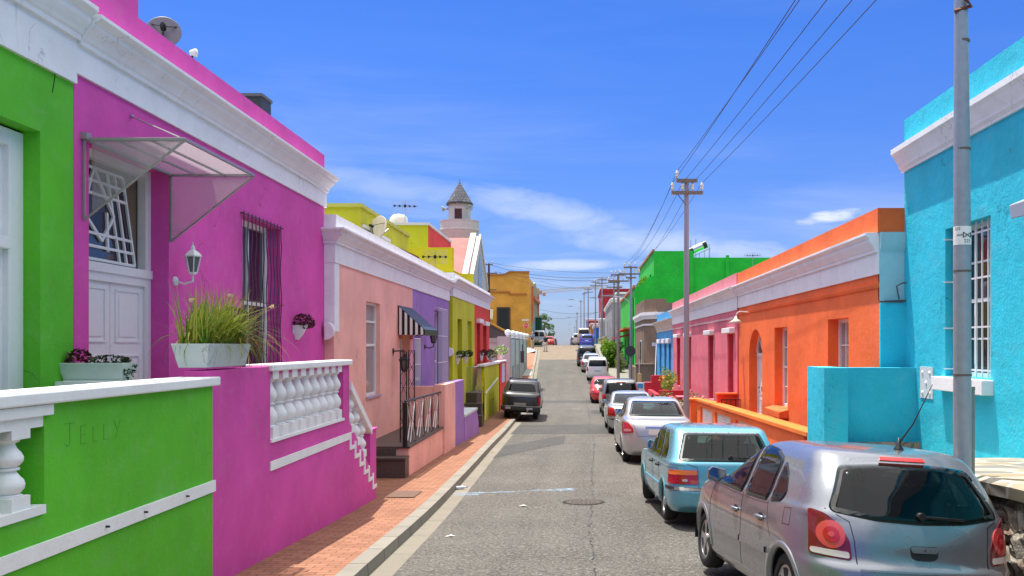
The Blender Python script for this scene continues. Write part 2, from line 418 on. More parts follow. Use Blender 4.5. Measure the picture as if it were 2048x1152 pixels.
def car(name, label, cat, S, x, y, yaw=0, roll=0, dz=0, group=None):
    """S: the shape sheet; (x, y) centre of the car; follows the slope of the road"""
    B = Body(S['rows'], S.get('n', 3.6), S.get('ny')); yb, yf, r, xi = S['wheels']; det = S.get('res', 1.0)
    zr, zf = G((y + yb) / KY), G((y + yf) / KY); pitch = math.atan2(zf - zr, yf - yb); z = zr - yb * math.tan(pitch) + dz
    root = thing(name, label, cat, (x, y / KY, z), (pitch, R(roll), R(yaw)), group)
    paint = S['paint']; blk = plain('black trim', (.012, .012, .013), .45); rub = plain('tyre rubber', (.018, .018, .018), .85, var=.25); rimm = plain('alloy', (.5, .51, .52), .3, .8)
    gl = S.get('glass', glass('car glass')); cuts = {'R': [], 'B': [], 'F': []}
    ar = S.get('arch', r + .055); wins = []
    for face, pts in S['windows']:
        P = rpoly(pts, .05); wins.append((face, P)); cuts['R' if face == 'S' else face].append(inset(P, .022))
    zin = S.get('belt', .9)
    def cut(c):
        if c[2] < ar + r and abs(c[0]) > B.w(c[2]) * .55:
            for yy in (yb, yf):
                if (c[1] - yy) ** 2 + (c[2] - r) ** 2 < ar * ar: return True
        if c[2] > zin - .2:
            if abs(c[0]) > .3 and abs(c[0]) > B.w(c[2]) * .8 and any(inside((c[1], c[2]), P) for P in cuts['R']): return True
            mid = (B.yr(c[2]) + B.yf(c[2])) / 2
            if c[1] < mid and any(inside((c[0], c[2]), P) for P in cuts['B']): return True
            if c[1] > mid and any(inside((c[0], c[2]), P) for P in cuts['F']): return True
        return False
    bm = B.mesh(int(150 * det), int(64 * det), int(96 * det), cut)
    bm.build('body', paint, root, smooth=True, local=True)
    fm = {'S': ('L', 'R')}
    for face, P in wins:
        for f in fm.get(face, (face,)):
            m = ML(); B.patch(m, f, inset(P, -.008), .0035, 5, .008)
            g = m.build({'S': 'side_window', 'B': 'rear_window', 'F': 'windscreen'}[face], gl, root, smooth=True, local=True)
            m = ML(); B.ring(m, f, inset(P, -.014 if face == 'S' else -.009), inset(P, .032 if face != 'S' else .03), .0022, .012); m.build('window_seal', blk, g, smooth=False, local=True)
    for it in S.get('patches', []):        # (part name, face, polygon, material, offset[, parts inside])
        nm, face, pts, mt, off = it[:5]
        for f in fm.get(face, (face,)) if face != 'BB' else ('B', 'B-'):
            P = rpoly(pts, it[6] if len(it) > 6 else .03, step=.04)
            if f == 'B-': P = [Vector((-p.x, p.y)) for p in P][::-1]; f = 'B'
            m = ML(); B.patch(m, f, P, off, 5, off + .01); o = m.build(nm, mt, root, smooth=True, local=True, autos=True)
            for sub in (it[5] if len(it) > 5 and it[5] else []):
                snm, spts, smt, soff = sub; Q = rpoly(spts, .02, step=.03) if len(spts) < 9 else [Vector(q) for q in spts]
                if P[0].x * (sum(q.x for q in Q)) < 0 and face == 'BB': Q = [Vector((-q.x, q.y)) for q in Q][::-1]
                m = ML(); B.patch(m, f, Q, soff, 4, .012); m.build(snm, smt, o, smooth=True, local=True, autos=True)
    if S.get('lines'):
        m = ML()
        for face, pts, w in S['lines']:
            for f in fm.get(face, (face,)): B.line(m, f, pts, w)
        m.build('panel_gap', blk, root, local=True)
    for nm, face, pts, w, off, mt in S.get('strips', []):
        for f in fm.get(face, (face,)):
            m = ML(); B.line(m, f, pts, w, off); m.build(nm, mt, root, local=True)
    for yy in (yb, yf):                    # arch lips and wells
        for f, sg in (('L', -1), ('R', 1)):
            A = [i * math.pi / 26 - .12 for i in range(0, 28)]
            o_ = [Vector((yy + math.cos(a) * (ar + .03), max(B.z0 + .02, r + math.sin(a) * (ar + .03)))) for a in A]; i_ = [Vector((yy + math.cos(a) * (ar - .02), max(B.z0 + .02, r + math.sin(a) * (ar - .02)))) for a in A]
            m = ML(); B.ring(m, f, o_, i_, .008, .05, closed=False); m.build('wheel_arch', S.get('archmat', paint), root, smooth=True, local=True)
            m = ML(); xo = B.sx(yy, r + ar * .7) - .03
            for k in range(len(A) - 1):
                a, b = A[k], A[k + 1]; q = [(sg * (xo - .34 * e), yy + math.cos(t) * ar * .995, r + math.sin(t) * ar * .995) for t, e in ((a, 0), (b, 0), (b, 1), (a, 1))]; m.quad(*q)
            m.add([(sg * (xo - .34), yy + math.cos(t) * ar, r + math.sin(t) * ar) for t in A], [tuple(range(len(A)))])
            m.build('wheel_well', blk, root, local=True)
    ty, rm = wheel_meshes(r, S.get('tyre_w', .19), S.get('rim', 'five')); first = None
    for yy in (yb, yf):
        for sg in (-1, 1):
            xw = sg * (B.sx(yy, r) - xi)
            if first is None:
                first = w = ty.build('wheel', rub, root, smooth=True, local=True, autos=True); rr = rm.build('rim', S.get('rimmat', rimm), w, local=True, smooth=True, autos=True)
            else:
                w = first.copy(); C.objects.link(w); w.parent = root; c = first.children[0].copy(); C.objects.link(c); c.parent = w
            w.location = (xw, yy, r); w.rotation_euler = (random.uniform(0, 6), 0, math.pi if sg < 0 else 0)
            if yy == yf and S.get('steer'): w.rotation_euler = (0, 0, w.rotation_euler[2] + R(S['steer']))
    # cabin
    ic = S.get('cabin', plain('car interior', (.03, .03, .032), .8)); zb = zin; dy = S.get('seat_y', 0); m = ML()
    w1 = B.w(zb) - .06
    m.box(-w1 * .84, w1 * .84, B.yr(zb) + .38, B.yf(zb + .05) - .25, .3, zb - .22); m.build('cabin_floor', ic, root, local=True)
    m = ML(); m.box(-w1 + .02, w1 - .02, dy + .95, min(dy + 1.5, B.yf(zb) - .15), zb - .25, zb + .0); m.build('dashboard', ic, root, local=True, bevel=.05, merge=True)
    def seat(x0, x1, yy, head):
        m = ML(); m.prism([(x0, yy + .5, zb - .45), (x0, yy + .5, zb - .3), (x0, yy + .1, zb - .28), (x0, yy - .08, zb + .2), (x0, yy - .2, zb + .2), (x0, yy - .05, zb - .45)], (x1 - x0, 0, 0))
        for hx in head: m.box(hx - .13, hx + .13, yy - .2, yy - .1, zb + .21, zb + .38)
        return m.build('seat', ic, root, local=True, bevel=.045, merge=True)
    seat(-w1 + .08, -.08, dy + .1, [-w1 / 2]); seat(.08, w1 - .08, dy + .1, [w1 / 2])
    if S.get('bench', True): seat(-w1 + .08, w1 - .08, dy - .75, [-w1 / 2, w1 / 2])
    m = ML(); m.tube([(w1 / 2 + .18 * math.cos(a), dy + .72 + .05 * math.sin(a), zb + .06 + .17 * math.sin(a)) for a in [i * math.pi / 10 for i in range(21)]], .013, 6); m.build('steering_wheel', blk, root, smooth=True, local=True)
    # mirrors
    mx = S.get('mirror')
    if mx:
        my, mz = mx[:2]
        for sg in (-1, 1):
            bx = B.sx(my, mz); m = ML()
            P = [(.03, -.0), (.05, .075), (.2, .1), (.235, .06), (.235, -.03), (.2, -.06), (.06, -.05)]
            a = [(sg * (bx - .02 + p[0]), my - .03, mz + p[1]) for p in P]; bq = [(sg * (bx - .02 + .13 + (p[0] - .13) * .75), my + .1, mz + .015 + (p[1] - .015) * .7) for p in P]
            n = len(P); m.add(a + bq, [tuple(range(n)), tuple(range(n, 2 * n))[::-1]] + [(i, (i + 1) % n, n + (i + 1) % n, n + i) for i in range(n)])
            m.bar((sg * (bx - .04), my + .03, mz - .01), (sg * (bx + .05), my + .03, mz - .01), .05, .035)
            o = m.build('side_mirror', mx[2], root, local=True, bevel=.015, merge=True)
            m = ML(); n = len(P); m.add([(sg * (bx - .02 + .135 + (p[0] - .135) * .88), my - .0335, mz + .015 + (p[1] - .015) * .85) for p in P], [tuple(range(n))]); m.build('mirror_glass', plain('mirror', (.8, .82, .85), .03, 1), o, local=True)
    for hy, hz in S.get('handles', []):
        for f, sg in (('L', -1), ('R', 1)):
            p = B.pt(f, hy, hz, .0); m = ML(); m.box(p.x - .012, p.x + .012 + 0, hy - .04, hy + .04, hz - .03, hz + .012)
            m = ML(); m.tube([tuple(B.pt(f, hy - .09 + .18 * k / 8, hz, .004 + .03 * math.sin(math.pi * k / 8))) for k in range(9)], [.012, .016, .018, .019, .019, .019, .018, .016, .012], 8)
            o = m.build('door_handle', S.get('handlemat', paint), root, smooth=True, local=True)
            m = ML(); B.patch(m, f, rpoly([(hy - .055, hz - .035), (hy + .055, hz - .035), (hy + .055, hz + .035), (hy - .055, hz + .035)], .03), .0015, 3, .003); m.build('handle_recess', S.get('recessmat', blk), o, local=True)
    if S.get('wiper'):
        x0, z0, x1, z1 = S['wiper']; m = ML(); p0 = B.pt('B', x0, z0, .02); p1 = B.pt('B', x1, z1, .02); m.tube([p0 + Vector((0, .03, 0)), p0 + Vector((0, -.02, 0))], .03, 10)
        m.bar(p0 + Vector((0, -.012, 0)), p0 + (p1 - p0) * .55 + Vector((0, -.022, .004)), .022, .014); m.bar(p0 + (p1 - p0) * .2 + Vector((0, -.008, 0)), p1 + Vector((0, -.006, 0)), .012, .02); m.build('rear_wiper', blk, root, local=True)
    if S.get('aerial'):
        ax, ay, L, lean = S['aerial']
        zz = max(q for q in [B.z0 + (B.z1 - B.z0) * i / 400 for i in range(401)] if B.yr(q) < ay < B.yf(q) and abs(ax) < B.sx(ay, q))
        m = ML(); m.lathe([(.045, -.012), (.04, .01), (.016, .045), (.009, .1)], (ax, ay, zz), 10); m.tube([(ax, ay, zz + .05), (ax + L * .1, ay - lean * L * .4, zz + L * .4), (ax + L * .2, ay - lean * L, zz + L)], [.007, .006, .003], 6); m.build('aerial', blk, root, smooth=True, local=True)
    for e in S.get('extra', []): e(root, B)
    return root
# ---------------------------------------------------------------- palette
WHITE = whitewash('white limewash'); CREAM = whitewash('clean white paint', (.86, .86, .86), .12)
GREEN = plaster('lime green render', (.105, .50, .024)); PINK = plaster('magenta render', (.70, .08, .40), .12, .05); SALMON = plaster('salmon render', (.92, .48, .40), .12, .05)
PURPLE = plaster('violet render', (.34, .19, .52), .12, .06); LIME = plaster('yellow green render', (.57, .60, .02), .12, .06); REDW = plaster('red render', (.75, .055, .04), .12, .06); YEL = plaster('sharp yellow render', (.72, .64, .01), .1, .05)
ORANGE = plaster('orange render', (.92, .17, .04), .35, .05); ROSE = plaster('rose render', (.74, .17, .23), .4, .12); ROSED = plaster('deep red render', (.62, .035, .06), .2, .06); CYAN = plaster('turquoise render', (.03, .55, .72), .6, .05, .75); TEAL = plaster('pale teal plaster', (.36, .62, .68), .2, .1)
BLUE2 = plaster('mid blue render', (.06, .33, .66), .2); BROWN = plaster('brown render', (.23, .16, .11), .2); BGREEN = plaster('bright green render', (.012, .55, .04), .15, .05); LGREEN = plaster('fresh green render', (.03, .52, .06), .15, .05)
GREYW = plaster('grey render', (.33, .33, .35), .15); DRED = plaster('dark red render', (.36, .02, .03), .15); OCHRE = plaster('ochre render', (.72, .36, .05), .15, .1); STONEW = plaster('grey mauve render', (.43, .36, .36), .15, .15); PALEB = plaster('pale blue grey render', (.45, .55, .56), .15, .2)
WPAINT = plain('white joinery', (.76, .77, .77), .4, var=.06); BLACKI = plain('black iron', (.012, .012, .013), .4, .3); GALV = plain('galvanised steel', (.42, .43, .45), .45, .6, var=.2)
PANE = plain('window pane', (.016, .02, .026), .06, spec=.8); CURT = plain('curtained pane', (.28, .25, .24), .12, spec=.8, var=.15); DKBROWN = plain('dark stained timber', (.07, .035, .025), .5, var=.3); TERRA = plain('rusty iron', (.16, .05, .03), .6, .3, var=.4)
CONC = plain('concrete', (.42, .40, .36), .9, var=.15, obj=False); SLATE = plain('dark slate tile', (.075, .055, .045), .5, var=.4, obj=False); LEAD = plain('dark sheet metal', (.05, .052, .055), .5, .3, var=.2)
ROOFM = plain('grey flat roof', (.30, .29, .28), .9, var=.15, obj=False); WIREM = plain('black cable', (.012, .012, .014), .6); WOOD = plain('weathered timber', (.19, .15, .12), .85, var=.3); PORC = plain('porcelain', (.7, .66, .56), .3)

# ---------------------------------------------------------------- road, kerb, pavement
def strip(name, fa, fb, za, zb, y0, y1, mat, step=1.0, n=1, kind='structure', parent=None):
    m = MB(); k = max(1, int((y1 - y0) / step)); prev = None
    for i in range(k + 1):
        y = y0 + (y1 - y0) * i / k; a, b = fa(y), fb(y); row = []
        for j in range(n + 1):
            t = j / n; m.v.append((a + (b - a) * t, y * KY, za(y) * (1 - t) + zb(y) * t)); row.append(len(m.v) - 1)
        if prev: m.f += [(prev[j], prev[j + 1], row[j + 1], row[j]) for j in range(n)]
        prev = row
    return m.build(name, mat, parent, smooth=True, kind=kind)
def asphalt(name, base, dark):
    t = NT(name); v = t.P()
    sp = t.noise(26, 7, .9, v); big = t.noise(.7, 6, .65, v); mid = t.noise(6, 5, .6, v); lane = t.noise(1, 3, .5, t.P((1.6, .06, 1)))
    vo = t.n('ShaderNodeTexVoronoi', feature='F1'); vo.inputs['Scale'].default_value = 95; t.l(v, vo.inputs['Vector'])
    c = t.mix(mul(base, .8), mul(base, 1.22), t.ramp(big, [(.3, 0), (.7, 1)]))
    c = t.mix(c, mul(base, .62), t.math('MULTIPLY', t.ramp(lane, [(.45, 0), (.7, 1)]), dark))
    c = t.mix(c, mul(base, 2.5), t.math('MULTIPLY', t.ramp(sp, [(.525, 0), (.60, 1)]), .85)); c = t.mix(c, mul(base, .12), t.math('MULTIPLY', t.ramp(sp, [(.40, 1), (.485, 0)]), .85)); c = t.mix(c, mul(base, .45), t.math('MULTIPLY', t.ramp(t.noise(22, 4, .7, t.P((1, .8, 1))), [(.60, 0), (.70, 1)]), .6))
    c = t.mix(c, (.3, .29, .26), t.ramp(vo.outputs['Color'], [(.968, 0), (.98, .6)]))
    c = t.mix(c, (.34, .33, .30), t.math('MULTIPLY', t.ramp(t.noise(13, 2, .5, v), [(.73, 0), (.76, 1)]), .7))
    c = t.mix(c, (.02, .02, .02), t.math('MULTIPLY', t.ramp(t.noise(2.6, 5, .6, t.P((1, .55, 1))), [(.66, 0), (.74, 1)]), .3))
    h = t.math('ADD', sp, t.math('MULTIPLY', mid, .4)); MATS[name] = t.bsdf(c, .88, .25, bump=h, bstr=.5, bdist=.008); return MATS[name]
def brickmat(name, c1, c2, mortar, sx, sy, msize=.012, bump=.4, rot=0, off=.5, rough=.85, vec=None):
    t = NT(name); b = t.n('ShaderNodeTexBrick'); t.l(t.P(rot=(0, 0, rot)) if vec is None else vec(t), b.inputs['Vector']); b.offset = off
    for k, v in (('Color1', c1), ('Color2', c2), ('Mortar', mortar)): b.inputs[k].default_value = (*v, 1)
    b.inputs['Scale'].default_value = 1; b.inputs['Mortar Size'].default_value = msize; b.inputs['Brick Width'].default_value = sx; b.inputs['Row Height'].default_value = sy; b.inputs['Mortar Smooth'].default_value = .3
    nz = t.noise(1.3, 6, .65); fine = t.noise(60, 3, .6)
    c = t.mix(b.outputs['Color'], mul(c1, .5), t.math('MULTIPLY', t.ramp(nz, [(.5, 0), (.75, 1)]), .55)); c = t.mix(c, mul(c2, 1.35), t.math('MULTIPLY', t.ramp(fine, [(.5, 0), (.75, 1)]), .35))
    h = t.math('ADD', t.math('MULTIPLY', b.outputs['Fac'], -1.0), t.math('MULTIPLY', fine, .3)); MATS[name] = t.bsdf(c, rough, .3, bump=h, bstr=bump, bdist=.012); return MATS[name]
ASPH = asphalt('worn asphalt', (.105, .098, .086), .5); ASPH2 = asphalt('newer asphalt patch', (.07, .069, .065), .2)
PAVER = brickmat('brick paving', (.35, .165, .095), (.255, .115, .065), (.10, .06, .04), .22, .11, .007, .4)
COBBLE = brickmat('stone setts', (.27, .21, .145), (.19, .145, .10), (.13, .10, .075), .32, .2, .025, .6)
KERBM = brickmat('kerb stone', (.27, .25, .205), (.22, .205, .17), (.06, .055, .05), .9, 5, .014, .3, R(90), 0)
GUTM = brickmat('gutter concrete', (.235, .21, .165), (.20, .18, .14), (.10, .09, .075), 1.4, 7, .01, .25, R(90), 0)
REDPAVE = brickmat('red paving', (.58, .17, .10), (.5, .14, .085), (.3, .1, .07), .4, .4, .008, .2)
t = NT('dry ground'); MATS['dry ground'] = t.bsdf(t.mix((.16, .13, .10), (.28, .24, .18), t.noise(.4, 6, .7)), .95, .1); EARTH = MATS['dry ground']
# terrain sheet to the horizon, everything else lies on top of it
m = MB(); ys = [-60, -30, -15, -5, 0] + list(range(4, 104, 4)) + [110, 130, 160, 220, 300, 450, 700, 1100, 1800, 3000]; xs = [-3000, -600, -120, -40, -12, -4, 4, 12, 40, 120, 600, 3000]
for y in ys:
    for x in xs: m.v.append((x, y * KY, G(y) - .22))
for i in range(len(ys) - 1):
    for j in range(len(xs) - 1): a = i * len(xs) + j; m.f.append((a, a + 1, a + 1 + len(xs), a + len(xs)))
m.build('ground', EARTH, kind='structure', smooth=True)
GUT = .26; KW = .19; KH = .13
xg = lambda y: XL(y) - GUT; xk = lambda y: XL(y) - GUT - KW
G0 = G
strip('road', XL, lambda y: XR(y) + .02, G, G, -40, 64.2, ASPH, n=4)
strip('cobbled_road', XL, lambda y: XR(y) + .02, G, G, 64.2, 84.5, COBBLE, n=3)
strip('road', XL, lambda y: XR(y) + .02, G, G, 84.5, 900, ASPH, step=4, n=2)
CORN = 76.0
strip('gutter', xg, XL, lambda y: G(y) + .004, G, -40, CORN - 1, GUTM)
strip('kerb', lambda y: xg(y) - .0, lambda y: xg(y) + .012, lambda y: G(y) + KH, lambda y: G(y) - .02, -40, CORN - 1, KERBM)
strip('kerb_top', xk, xg, lambda y: G(y) + KH, lambda y: G(y) + KH, -40, CORN - 1, KERBM)
strip('pavement', lambda y: -9.0, xk, lambda y: G(y) + KH + .02, lambda y: G(y) + KH - .003, -40, 52, PAVER, n=3)
strip('pavement', lambda y: -9.0, xk, lambda y: G(y) + KH + .02, lambda y: G(y) + KH - .003, 52, 56, CONC, n=2)
strip('pavement', lambda y: -9.0, xk, lambda y: G(y) + KH + .02, lambda y: G(y) + KH - .003, 56, 69, REDPAVE, n=2)
strip('pavement', lambda y: -9.0, lambda y: xk(y) - max(0, (y - 72) ** 2 * .1), lambda y: G(y) + KH + .02, lambda y: G(y) + KH - .003, 69, CORN, CONC, n=2)
strip('side_street', lambda y: -60.0, lambda y: XL(y) - .0, lambda y: G(y) - .006, lambda y: G(y) - .006, CORN - 3, 86, COBBLE, n=4)
strip('kerb', lambda y: XR(y), lambda y: XR(y) + .012, lambda y: G(y) - .02, lambda y: G(y) + KH, -40, 110, KERBM)
strip('kerb_top', lambda y: XR(y) + .012, lambda y: XR(y) + .16, lambda y: G(y) + KH, lambda y: G(y) + KH, -40, 110, KERBM)
strip('pavement', lambda y: XR(y) + .16, lambda y: 8.0, lambda y: G(y) + KH - .003, lambda y: G(y) + KH + .02, -40, 110, plain('worn concrete', (.24, .225, .195), .9, var=.3, obj=False), n=3)
# darker patches where the asphalt was dug up, cut cracks, the spilled paint, a sewer lid
def patchy(name, corners, mat, dz=.004, cat=None):
    """corners: two x fractions and two y on each side: a sheet following the road"""
    (xa, xb, ya, yb, sk) = corners; m = MB(); N = 10
    for i in range(N + 1):
        for j in range(5):
            fx = i / N; x = xa + (xb - xa) * fx; y = ya + (yb - ya) * j / 4 + sk * fx; m.v.append((x, y * KY, G(y) + dz))
    for i in range(N):
        for j in range(4): a = i * 5 + j; m.f.append((a, a + 5, a + 6, a + 1))
    return m.build(name, mat, smooth=True, kind='structure')
patchy('road_patch', (-2.23, -.55, 17.0, 19.6, 3.2), ASPH2); patchy('road_patch', (-2.45, 2.5, 23.2, 26.6, .2), ASPH2); patchy('road_patch', (-2.6, 2.6, 37.2, 38.6, .3), ASPH2); patchy('road_patch', (.4, 1.5, 31.5, 33.2, .2), ASPH2)
def blotch(name, c, rx, ry, mat, n=26, dz=.006, jag=.35, rot=0, kind='structure'):
    m = MB(); m.v.append((c[0], c[1] * KY, G(c[1]) + dz))
    for i in range(n):
        a = 2 * math.pi * i / n; k = 1 + random.uniform(-jag, jag); x, y = math.cos(a) * rx * k, math.sin(a) * ry * k
        X, Y = c[0] + x * math.cos(rot) - y * math.sin(rot), c[1] + x * math.sin(rot) + y * math.cos(rot); m.v.append((X, Y * KY, G(Y) + dz))
    m.f = [(0, 1 + i, 1 + (i + 1) % n) for i in range(n)]; return m.build(name, mat, kind=kind)
def worn(name, col, lo=.42, hi=.6, scale=9):
    """thin worn paint: the road shows through where it has rubbed away"""
    t = NT(name); b = t.n('ShaderNodeBsdfPrincipled'); b.inputs['Base Color'].default_value = (*col, 1); b.inputs['Roughness'].default_value = .8
    tr = t.n('ShaderNodeBsdfTransparent'); mx = t.n('ShaderNodeMixShader'); t.l(t.ramp(t.noise(scale, 6, .7), [(lo, 0), (hi, 1)]), mx.inputs[0]); t.l(tr.outputs[0], mx.inputs[1]); t.l(b.outputs[0], mx.inputs[2]); t.l(mx.outputs[0], t.out.inputs[0]); return t.m
SPILL = worn('blue paint spill', (.30, .43, .55), .42, .68, 6); PALEP = worn('pale dust', (.24, .225, .19), .50, .78, 7); WHP = worn('worn white paint', (.32, .31, .28), .50, .76, 6)
for c, rx, ry in (((-2.05, 12.3), .28, .16), ((-1.55, 12.45), .42, .06), ((-.62, 12.65), .5, .075), ((-.3, 12.75), .22, .12)): blotch('paint_spill', c, rx, ry, SPILL, jag=.3, rot=.08)
blotch('road_stain', (-.85, 14.3), .5, 1.1, PALEP); blotch('road_stain', (-.55, 13.0), .35, .6, PALEP, dz=.005)
for x_, y_ in ((-.1, 33.5), (-.55, 34.2), (.1, 34.4)): blotch('road_paint', (x_, y_), .35, .3, WHP)
blotch('road_paint', (.3, 43), .25, 2.2, WHP); blotch('road_paint', (.1, 62), 1.2, .12, WHP)
TARM = plain('tar', (.022, .021, .020), .7)
def crack(pts, w, seed):
    rnd = random.Random(seed); m = MB(); P = []
    for (a, b), (c, d) in zip(pts, pts[1:]):
        k = max(2, int(math.hypot(c - a, d - b) / .09)); P += [(a + (c - a) * i / k + rnd.gauss(0, .016), b + (d - b) * i / k) for i in range(k)]
    for i, (p, q) in enumerate(zip(P, P[1:])):
        if rnd.random() < .34: continue
        ww = w * rnd.uniform(.3, 1.5); dx, dy = q[0] - p[0], q[1] - p[1]; L = math.hypot(dx, dy) or 1; nx, ny = -dy / L * ww / 2, dx / L * ww / 2
        m.quad(*[(x, y, G(y) + .0055) for x, y in ((p[0] - nx, p[1] - ny), (q[0] - nx, q[1] - ny), (q[0] + nx, q[1] + ny), (p[0] + nx, p[1] + ny))])
    return m.build('road_crack', TARM, kind='structure')
crack([(.12, 5.2), (.13, 7.5), (.1, 9.5), (.18, 12), (.2, 14.5), (.27, 17), (.33, 19.5), (.36, 23)], .016, 1); crack([(.25, 24), (.3, 30), (.25, 37)], .014, 4)
# small pale litter and gravel, and a crushed bottle in the gutter
m = MB(); rnd = random.Random(5)
for _ in range(300):
    y = 4.5 + 22 * rnd.random() ** 1.6; x = rnd.uniform(XL(y) + .05, 2.6); s = rnd.uniform(.004, .012); a = rnd.uniform(0, 3); z = G(y) + .005
    m.prism([(x + s * math.cos(a + k * 2.1) * rnd.uniform(.5, 1.6), y + s * math.sin(a + k * 2.1) * rnd.uniform(.5, 1.6), z) for k in range(3)], (0, 0, s * .4))
m.build('gravel', plain('pale grit', (.36, .35, .32), .8), kind='stuff')
def bottle(x, y):
    t = thing('bottle', 'crushed clear plastic bottle lying in the gutter by the kerb', 'bottle', (x, y, G(y)))
    z = G(y) + .04; m = MB(); m.lathe([(.001, -.1), (.03, -.1), (.034, -.07), (.028, -.02), (.034, .03), (.02, .08), (.012, .1), (.012, .12)], (0, 0, 0), 12, 'x')
    o = m.build('bottle_body', plain('pet plastic', (.6, .66, .72), .15), None, smooth=True); o.parent = t; o.location = (0, 0, .04); o.rotation_euler = (0, 0, .6)
    m = MB(); m.lathe([(.014, .112), (.014, .132), (.001, .132)], (0, 0, 0), 10, 'x'); c = m.build('cap', plain('blue cap', (.1, .15, .5), .4), o, local=True); return t
bottle(-2.27, 12.75)
for i, (x, y, lab) in enumerate(((-1.75, 9.0, 'white paper scrap on the asphalt beside the gutter edge'), (-.98, 11.2, 'pale paper scrap lying on the asphalt left of the long crack'), (-2.42, 18.2, 'yellowish wrapper in the gutter near the violet wall'))):
    m = MB(); s = .07; P = [(x - s, y - .02), (x + .02, y - .03), (x + s, y + .01), (x + .01, y + .04)]; m.prism([(px, py, G(y) + .006 + .012 * (k % 2)) for k, (px, py) in enumerate(P)], (0, 0, .002)); tag(m.build('paper_scrap', plain('paper', (.66, .63, .55), .8) if i < 2 else plain('wrapper', (.55, .42, .12), .5)), lab, 'litter')
def lid(x, y):
    t = thing('manhole_cover', 'round rusty iron manhole cover set in the asphalt', 'manhole cover', (x, y, G(y)))
    IR = plain('cast iron', (.085, .07, .055), .7, .3, var=.4); sl = (G(y + .5) - G(y - .5)) / KY; m = ML(); m.lathe([(.001, .004), (.27, .004), (.275, .009), (.295, .009), (.30, .002), (.36, .002), (.365, .006), (.001, .006)][:6], (0, 0, .004), 36)
    o = m.build('cover_plate', IR, t, local=True); m = ML()
    for r in (.06, .13, .2):
        for k in range(int(r * 90)): a = k * 2 * math.pi / int(r * 90); m.box(r * math.cos(a) - .014, r * math.cos(a) + .014, r * math.sin(a) - .014, r * math.sin(a) + .014, .007, .014)
    m.build('stud_pattern', plain('worn iron', (.17, .14, .11), .5, .5, var=.3), o, local=True); t.rotation_euler = (math.atan(sl), 0, 0)
lid(.02, 11.55)
t = thing('drain_cover', 'square rusty metal cover set in the brick pavement before the dark tiled steps', 'drain cover', (-3.0, 11.55, G(11.55) + KH)); m = MB()
m.v += [(x, y * KY, G(y) + KH + .012) for x, y in ((-3.25, 11.25), (-2.78, 11.25), (-2.78, 11.85), (-3.25, 11.85))]; m.f.append((0, 1, 2, 3)); m.build('cover_plate', plain('rusty plate', (.15, .085, .055), .7, .2, var=.3), t)
# ---------------------------------------------------------------- building parts
def shell(mb, side, X, y0, y1, z0, z1, holes, depth, back=8.0):
    mb.facade(side, X, y0, y1, z0, z1, holes, depth); B = X - side * back
    for y, fl in ((y0, side > 0), (y1, side < 0)):
        q = [(X, y, z0), (X, y, z1), (B, y, z1), (B, y, z0)]; mb.quad(*(q if fl else q[::-1]))
    mb.quad((B, y0, z0), (B, y0, z1), (B, y1, z1), (B, y1, z0)); mb.roof = [(X, y0, z1), (X, y1, z1), (B, y1, z1), (B, y0, z1)]
    return mb
def sash(root, side, Xb, a, b, c, d, fw=.06, nx=2, nz=2, mat=None, pane=None, name='window', bar=.025, sub=None, skip=()):
    """sash window in an opening; Xb is the plane of the frame's face"""
    mat = mat or WPAINT; m = MB(); t = .07; X0, X1 = Xb - side * t, Xb
    for q in ((a, a + fw, c, d), (b - fw, b, c, d), (a + fw, b - fw, c, c + fw), (a + fw, b - fw, d - fw, d)): m.box(X0, X1, *q)
    for k in range(1, nx): y = a + (b - a) * k / nx; m.box(X0 + side * .02, X1 - side * .012, y - bar / 2, y + bar / 2, c + fw, d - fw)
    for k in range(1, nz):
        z = c + (d - c) * k / nz; w = bar if k != nz // 2 or nz < 2 else bar * 2; m.box(X0 + side * .024, X1 - side * (.016 if w == bar else .006), a + fw, b - fw, z - w / 2, z + w / 2)
    o = m.build(name, mat, root); m = MB(); m.box(Xb - side * .06, Xb - side * .045, a + fw * .5, b - fw * .5, c + fw * .5, d - fw * .5); m.build('pane', pane or PANE, o); return o
def door(root, side, Xb, a, b, c, d, mat=None, fw=.07, leaves_=2, panels=3, knob=True):
    mat = mat or WPAINT; m = MB(); X0, X1 = Xb - side * .09, Xb
    for q in ((a, a + fw, c, d), (b - fw, b, c, d), (a + fw, b - fw, d - fw, d)): m.box(X0, X1, *q)
    m.build('door_frame', mat, root); m = MB(); w = (b - a - 2 * fw) / leaves_
    Xl = Xb - side * .03
    for L in range(leaves_):
        l0 = a + fw + L * w; m.box(X0 - side * .01, Xl, l0 + .004, l0 + w - .004, c, d - fw); h = (d - fw - c) / panels
        for p in range(panels):
            z0, z1 = c + p * h + .07, c + (p + 1) * h - .06; y0, y1 = l0 + .07, l0 + w - .07
            for q in ((y0, y0 + .02, z0, z1), (y1 - .02, y1, z0, z1), (y0 + .02, y1 - .02, z0, z0 + .02), (y0 + .02, y1 - .02, z1 - .02, z1)): m.box(Xl, Xl + side * .012, *q)
            m.box(Xl, Xl + side * .008, y0 + .06, y1 - .06, z0 + .06, z1 - .06)
    o = m.build('door', mat, root)
    if knob:
        m = MB(); y = (a + b) / 2 + (.05 if leaves_ > 1 else w * .38); m.lathe([(.001, .055), (.025, .05), (.03, .035), (.012, .02), (.02, 0)], (0, 0, 0), 12, 'x'); k = m.build('handle', plain('brass', (.25, .14, .05), .35, .9), o, smooth=True); k.location = (Xl, y * KY, (c + d) / 2 - .05); k.scale = (side, 1, 1)
        m = MB(); m.box(Xl, Xl + side * .012, y - .02, y + .02, (c + d) / 2 - .2, (c + d) / 2 - .16); m.build('lock', plain('dark metal', (.05, .04, .035), .4, .7), o)
    return o
